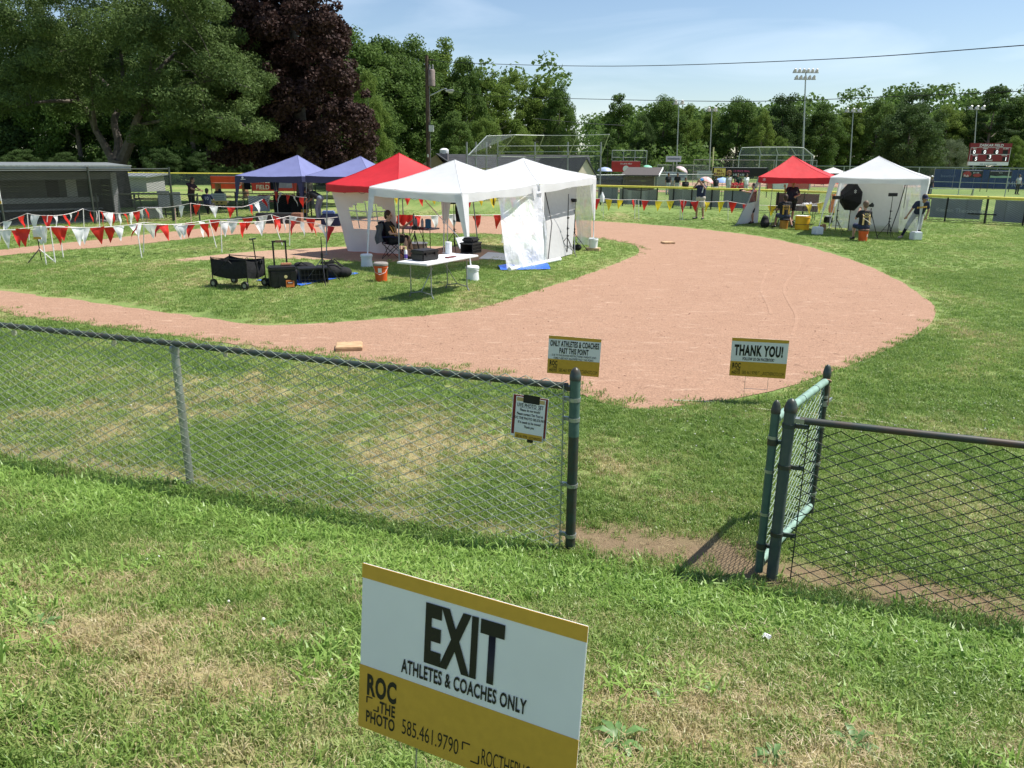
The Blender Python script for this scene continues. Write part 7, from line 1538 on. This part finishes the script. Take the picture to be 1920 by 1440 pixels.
# tall grey fence of the right-hand diamond
def tall_fence(label, u0, u1, Y0, Y1, h, step=3.2, mid=True, m=MESHTHIN):
    a, b = A(u0, 320, Y0), A(u1, 320, Y1); a.z = b.z = 0; d = b-a; L2 = d.length; t = thing('chain_link_fence', label, 'fence', a, math.atan2(d.y, d.x))
    n_ = max(1, int(L2/step))
    for k in range(n_+1): MB().tube((L2*k/n_, 0, 0), (L2*k/n_, 0, h), .035, n=6).build('post', GALV, t)
    MB().tube((0, 0, h), (L2, 0, h), .035, n=6).build('top_rail', GALV, t)
    if mid: MB().tube((0, 0, h*.52), (L2, 0, h*.52), .03, n=6).build('mid_rail', GALV, t); MB().tube((0, 0, .08), (L2, 0, .08), .03, n=6).build('bottom_rail', GALV, t)
    MB().add([V3(0, 0, .05), V3(L2, 0, .05), V3(L2, 0, h), V3(0, 0, h)], [(0, 1, 2, 3)]).build('wire_sheet', m, t); return t
tall_fence('tall grey pipe fence across the right-hand diamond before the blue wall', 1520, 1990, 76, 58, 2.35); tall_fence('tall grey fence on the far diamond between price banner and sky gap', 1300, 1530, 96, 90, 2.9, 4); tall_fence('long pale-railed fence crossing behind the brown dugout', 1115, 1340, 66, 74, 1.55, 3, False, MESHTHIN); tall_fence('dark screened fence at the foot of the far trees', 1232, 1330, 112, 112, 2.2, 5, False, sheer('dark_netting', (.10, .11, .12), .55))
# blue outfield wall, banners and scoreboard
BW = mat('blue_windscreen', (.030, .055, .165), .75, var=.2, vscale=1.0)
pL, pR = A(1748, 350, 90), A(1990, 350, 82); d = Vector((pR.x-pL.x, pR.y-pL.y, 0)); t = thing('outfield_wall', 'dark blue cloth-covered outfield wall below the scoreboard', 'wall', (pL.x, pL.y, 0), math.atan2(d.y, d.x)); L2 = d.length; n_ = 6
for k in range(n_): MB().grid(lambda s, q, k=k: V3(L2*(k+.01+.98*s)/n_, .05*math.sin(s*12+k), .05+2.0*q), 10, 3).build('blue_panel', BW, t, 'all')
for k in range(n_+1): MB().tube((L2*k/n_, .12, 0), (L2*k/n_, .12, 2.15), .05, n=6).build('post', GALV, t)
text('lettering', 'MUSTANGS', .75, mat('pale_blue_print', (.32, .36, .48), .7), t, (L2*.60, -.10, .35), 1, .0); text('lettering', 'baseball', .4, mat('faint_blue_print', (.16, .2, .34), .7), t, (L2*.06, -.10, 1.2), 1.2, .0)
t = banner('black and red pub banner on the blue wall', 1804, 1844, 320, 333, 79, PRICE, [('Pub', .10, .12, .46, WHITEC, 1.1), ('877 1188', .52, .62, .26, WHITEC, .9)]); w_ = (A(1844, 320, 79)-A(1804, 320, 79)).x; hh = A(1804, 320, 79).z-A(1804, 333, 79).z; z_ = A(1804, 333, 79).z; MB().ball((w_*.26, -.03, z_+hh*.5), (w_*.2, .01, hh*.42), 8).build('red_oval', RB, t, True); MB().ball((w_*.73, -.03, z_+hh*.35), (w_*.2, .01, hh*.24), 8).build('red_oval', RB, t, True)
t = banner('black banner with a green hill strip on the blue wall', 1857, 1898, 321, 334, 78, PRICE, [('Bowling', .40, .72, .16, WHITEC, 1.0)]); w_ = (A(1898, 320, 78)-A(1857, 320, 78)).x; z_ = A(1857, 334, 78).z; hh = A(1857, 321, 78).z-z_; MB().prism([V3(w_*.02, -.05, z_+.05*hh), V3(w_*.98, -.05, z_+.05*hh), V3(w_*.98, -.05, z_+.30*hh), V3(w_*.6, -.05, z_+.36*hh), V3(w_*.3, -.05, z_+.28*hh), V3(w_*.02, -.05, z_+.38*hh)], (0, .015, 0)).build('green_strip', mat('pale_green_print', (.30, .45, .32), .6), t)
Ys = 100; a, b, d = A(1822, 268, Ys), A(1898, 267, Ys), A(1820, 310, Ys); w_ = b.x-a.x; z1, z0 = a.z, d.z; hh = z1-z0
t = thing('scoreboard', 'dark red electronic scoreboard reading ZABKAR FIELD', 'scoreboard', (a.x, Ys, 0)); SB = mat('maroon_paint', (.22, .018, .024), .5, var=.08); LIT = bpy.data.materials.new('lit_digit'); LIT.use_nodes = True; b_ = LIT.node_tree.nodes['Principled BSDF']; b_.inputs['Base Color'].default_value = (.9, .9, .9, 1); b_.inputs['Emission Color'].default_value = (1, 1, 1, 1); b_.inputs['Emission Strength'].default_value = .6
MB().box((w_/2, .15, z0+hh*.90), (w_*1.03, .3, hh*.19)).build('title_panel', SB, t); MB().box((w_/2, .15, z0+hh*.65), (w_, .28, hh*.29)).build('count_panel', SB, t); MB().box((w_/2, .15, z0+hh*.335), (w_, .28, hh*.32)).build('score_panel', SB, t); MB().box((w_/2, .15, z0+hh*.08), (w_, .28, hh*.16)).build('sponsor_panel', WHITEC, t)
for z in (.80, .50): MB().box((w_/2, 0, z0+hh*z), (w_, .03, .035)).build('white_line', WHITEC, t)
for x in (.005, .995): MB().box((w_*x, 0, z0+hh*.48), (.035, .03, hh*.64)).build('white_line', WHITEC, t)
text('lettering', 'ZABKAR FIELD', hh*.165, WHITEC, t, (w_/2, -.02, z0+hh*.845), 1.05, .008, 'CENTER')
for s, x in (('BALL', .10), ('STRIKE', .36), ('OUT', .66), ('AT BAT', .87)): text('lettering', s, hh*.085, WHITEC, t, (w_*x, -.02, z0+hh*.725), .9, .004, 'CENTER')
for s, x, z in (('GUEST', .14, .43), ('INNING', .50, .195), ('HOME', .86, .43)): text('lettering', s, hh*.10, WHITEC, t, (w_*x, -.02, z0+hh*z), .9, .005, 'CENTER')
for s, x, z in (('0', .10, .525), ('0', .36, .525), ('0', .66, .525), ('5', .17, .215), ('3', .51, .31), ('1', .91, .215)):
    MB().box((w_*x-.1, -.004, z0+hh*(z+.075)), (.62, .012, hh*.18)).build('digit_window', PRICE, t); text('lit_digit', s, hh*.235, LIT, t, (w_*x, -.03, z0+hh*z), .95, .012, 'CENTER')
MB().box((w_*.87, -.004, z0+hh*.60), (.62, .012, hh*.18)).build('digit_window', PRICE, t)
text('lettering', 'PEPSI  SPORTS BOOSTERS', hh*.07, mat('slate_print', (.15, .18, .22), .6), t, (w_/2, -.02, z0+hh*.03), 1, .003, 'CENTER')
for x in (.12, .85): MB().box((w_*x, .3, z0/2), (.25, .25, z0)).build('post', BLACKM, t)

# ---- umbrellas, a small white canopy and far people
def umbrella(label, u, v, Y, m, r=.8, tilt=0.0):
    p = A(u, v, Y); t = thing('umbrella', label, 'umbrella', (p.x, Y, 0), 0, 'umbrellas of the onlookers'); z = max(.9, p.z)
    R_ = Matrix.Rotation(tilt, 3, 'Y'); MB().lathe([(r, -.32), (r*.85, -.12), (r*.5, .02), (0, .10)], (0, 0, z), 8, R_).build('canopy', m, t, True); MB().tube((0, 0, .0), R_ @ V3(0, 0, .1)+V3(0, 0, z), .02, n=5).build('shaft', BLACKM, t)
    return t
umbrella('pale blue umbrella at the left end of the dark red banner', 1134, 315, 84, mat('pale_blue_nylon', (.38, .46, .66), .5)); umbrella('tilted mint green umbrella right of the dark red banner', 1220, 313, 84, mat('mint_nylon', (.25, .60, .42), .5), .7, .5); umbrella('tilted pale pink umbrella under the thin masts', 1281, 315, 84, mat('pale_pink_nylon', (.62, .48, .50), .5), .7, .5)
umbrella('red and white umbrella just right of the man at the flag line', 1327, 334, 66, mat('coral_nylon', (.70, .22, .20), .5, c2=(.75, .65, .62), vscale=3), .62, .3); umbrella('sky blue umbrella below the burger picture of the price banner', 1355, 335, 66, mat('sky_blue_nylon', (.32, .46, .75), .5), .8)
p = A(1562, 318, 92); t = thing('canopy_tent', 'tiny white pop-up canopy far off between the red and white canopies', 'canopy', (p.x, 92, 0)); zc_ = p.z+.0; mb = MB(); mb.add([V3(-1.4, -1.4, 1.5), V3(1.4, -1.4, 1.5), V3(1.4, 1.4, 1.5), V3(-1.4, 1.4, 1.5), V3(0, 0, 2.15)], [(0, 1, 4), (1, 2, 4), (2, 3, 4), (3, 0, 4)]); mb.build('roof', WHITE, t)
for x in (-1.4, 1.4):
    for y in (-1.4, 1.4): MB().tube((x, y, 0), (x, y, 1.5), .03, n=5).build('leg', WPOLE, t)
def onlooker(label, u, v, Y, shirt, legs, rz=0, sit=False, cap=None, s=1.0, J=None):
    p = A(u, v, Y); person(label, (p.x, Y, 0), rz, J or (SITT if sit else None), shirt, legs, True, SKIN2, HAIRB, cap=cap, s=s, vox=.024, group='far-off players and onlookers')
REDCL = mat('red_cloth', (.42, .03, .035), .8); 
onlooker('far player in black top and grey trousers standing left on the far clay', 1253, 340, 66, DARKC, GREYC, .3); onlooker('far player in black top and grey trousers standing below the blue board', 1270, 340, 66, DARKC, GREYC, -.4)
onlooker('dark-haired head showing just above the yellow fence cap left of the man', 1285, 350, 54, DARKC, DARKC, .2, False, None, .92); onlooker('far catcher in dark gear seen right of the man over the yellow cap', 1342, 350, 58, DARKC, GREYC, .5, False, DARKC, .95); onlooker('far player in green-grey top beside the sky blue umbrella', 1340, 338, 70, mat('olive_cloth', (.08, .09, .05), .8), GREYC, .1)
onlooker('far onlooker in grey standing left of the red-shirted group', 1366, 342, 64, GREYC, GREYC, .3); onlooker('far coach in dark green standing in the red-shirted group', 1383, 338, 66, mat('dark_green_cloth', (.015, .05, .03), .8), GREYC, 0)
for k, u in enumerate((1371, 1377, 1389, 1394)): onlooker(ORD[k]+' red-shirted player from the left in the group left of the far red canopy', u, 345, 65+.3*k, REDCL, GREYC, .2*k, True)
onlooker('far player in white near the edge of the far red canopy', 1399, 345, 64, WHITEC, GREYC, .4); onlooker('onlooker in pale shirt and dark shorts at the right edge before the blue wall', 1908, 352, 72, GREYC, DARKC, .2); onlooker('person in dark clothes standing right beside the far white canopy', 1746, 338, 62, DARKC, NAVY, .3, False, WHITEC); onlooker('person in white left of the dark-clothed one at the far white canopy', 1741, 342, 63, WHITEC, GREYC, -.2)
onlooker('tiny person in pale blue far off behind the two canopies', 1546, 310, 98, mat('pale_blue_cloth', (.4, .5, .65), .8), KHAKI, 0); onlooker('tiny player far off under the scoreboard', 1850, 316, 96, WHITEC, GREYC, 0); onlooker('onlooker sitting under the pale blue umbrella', 1133, 322, 84.5, DARKC, DARKC, 0, True); onlooker('onlooker sitting under the mint green umbrella', 1216, 322, 84.5, GREYC, DARKC, 0, True)
onlooker('tiny person in white and pink high on the announcer stand', 1246, 308, 84.3, mat('pale_pink_cloth', (.62, .42, .44), .8), WHITEC, 0)
t = thing('bleacher', 'low silver bench stand right of the far white canopy', 'bench', (A(1785, 358, 56).x, 56, 0), -.15); MB().box((0, 0, .95), (2.9, .3, .05)).build('seat_plank', GALV, t); MB().box((0, .3, .5), (2.9, .3, .05)).build('foot_plank', GALV, t)
for q in (-1.4, 1.4): MB().tube((q, 0, 0), (q, 0, .95), .03, n=6).build('leg', GPOLE, t); MB().tube((q, .4, 0), (q, .1, .95), .03, n=6).build('leg', GPOLE, t)
p = A(1247, 318, 84); t = thing('announcer_stand', 'small grey block stand among the umbrellas on the far diamond', 'stand', (p.x, 84, 0)); 
for k in range(5): MB().box((0, 0, .15+.3*k), (1.9, 1.5, .28)).build('block_course', mat('grey_block', (.30, .29, .27), .85, var=.1), t)
MB().box((0, 0, 1.56), (2.1, 1.7, .1)).build('slab', GALV, t)
for (u, v, Y, w_, h_, m, lb) in ((1263, 298, 100, 1.9, .7, mat('pale_board', (.45, .52, .58), .6), 'pale signboard on a post before the far trees'), (1268, 331, 78, 2.0, .8, mat('grey_blue_board', (.28, .36, .40), .6), 'grey-blue board on the fence above the two far players'), (1322, 327, 80, 1.6, .7, mat('white_board2', (.45, .46, .46), .6), 'white board hanging left of the price banner')):
    p = A(u, v, Y); t = thing('signboard', lb, 'sign', (p.x, Y, 0)); MB().box((0, 0, p.z), (w_, .06, h_)).build('panel', m, t); MB().box((0, -.04, p.z), (w_*.8, .01, h_*.25)).build('print_line', mat('slate_print', (.15, .18, .22), .6), t); MB().tube((0, .05, 0), (0, .05, p.z), .05, n=6).build('post', GPOLE, t)
for (u, lb) in ((1120, 'blue and white car parked beyond the clubhouse'), (1160, 'dark pickup parked beyond the brown dugout')):
    p = A(u, 334, 74); t = thing('parked_car', lb, 'car', (p.x, 74, 0), .1, 'cars parked by the far dugout'); m = mat('car_blue', (.10, .13, .2), .3) if 'blue' in lb else mat('car_dark', (.03, .03, .035), .3)
    MB().rbox((0, 0, .62), (4.2, 1.7, .6), .15).build('body', m, t, True); MB().rbox((-.1, 0, 1.1), (2.2, 1.5, .5), .18).build('cabin', mat('car_glass', (.05, .06, .07), .1), t, True)
    for x in (-1.3, 1.3):
        for y in (-.8, .8): MB().lathe([(0, -.1), (.31, -.1), (.31, .1), (0, .1)], (x, y, .31), 14, Matrix.Rotation(PI/2, 3, 'X')).build('wheel', BLACK, t, True)
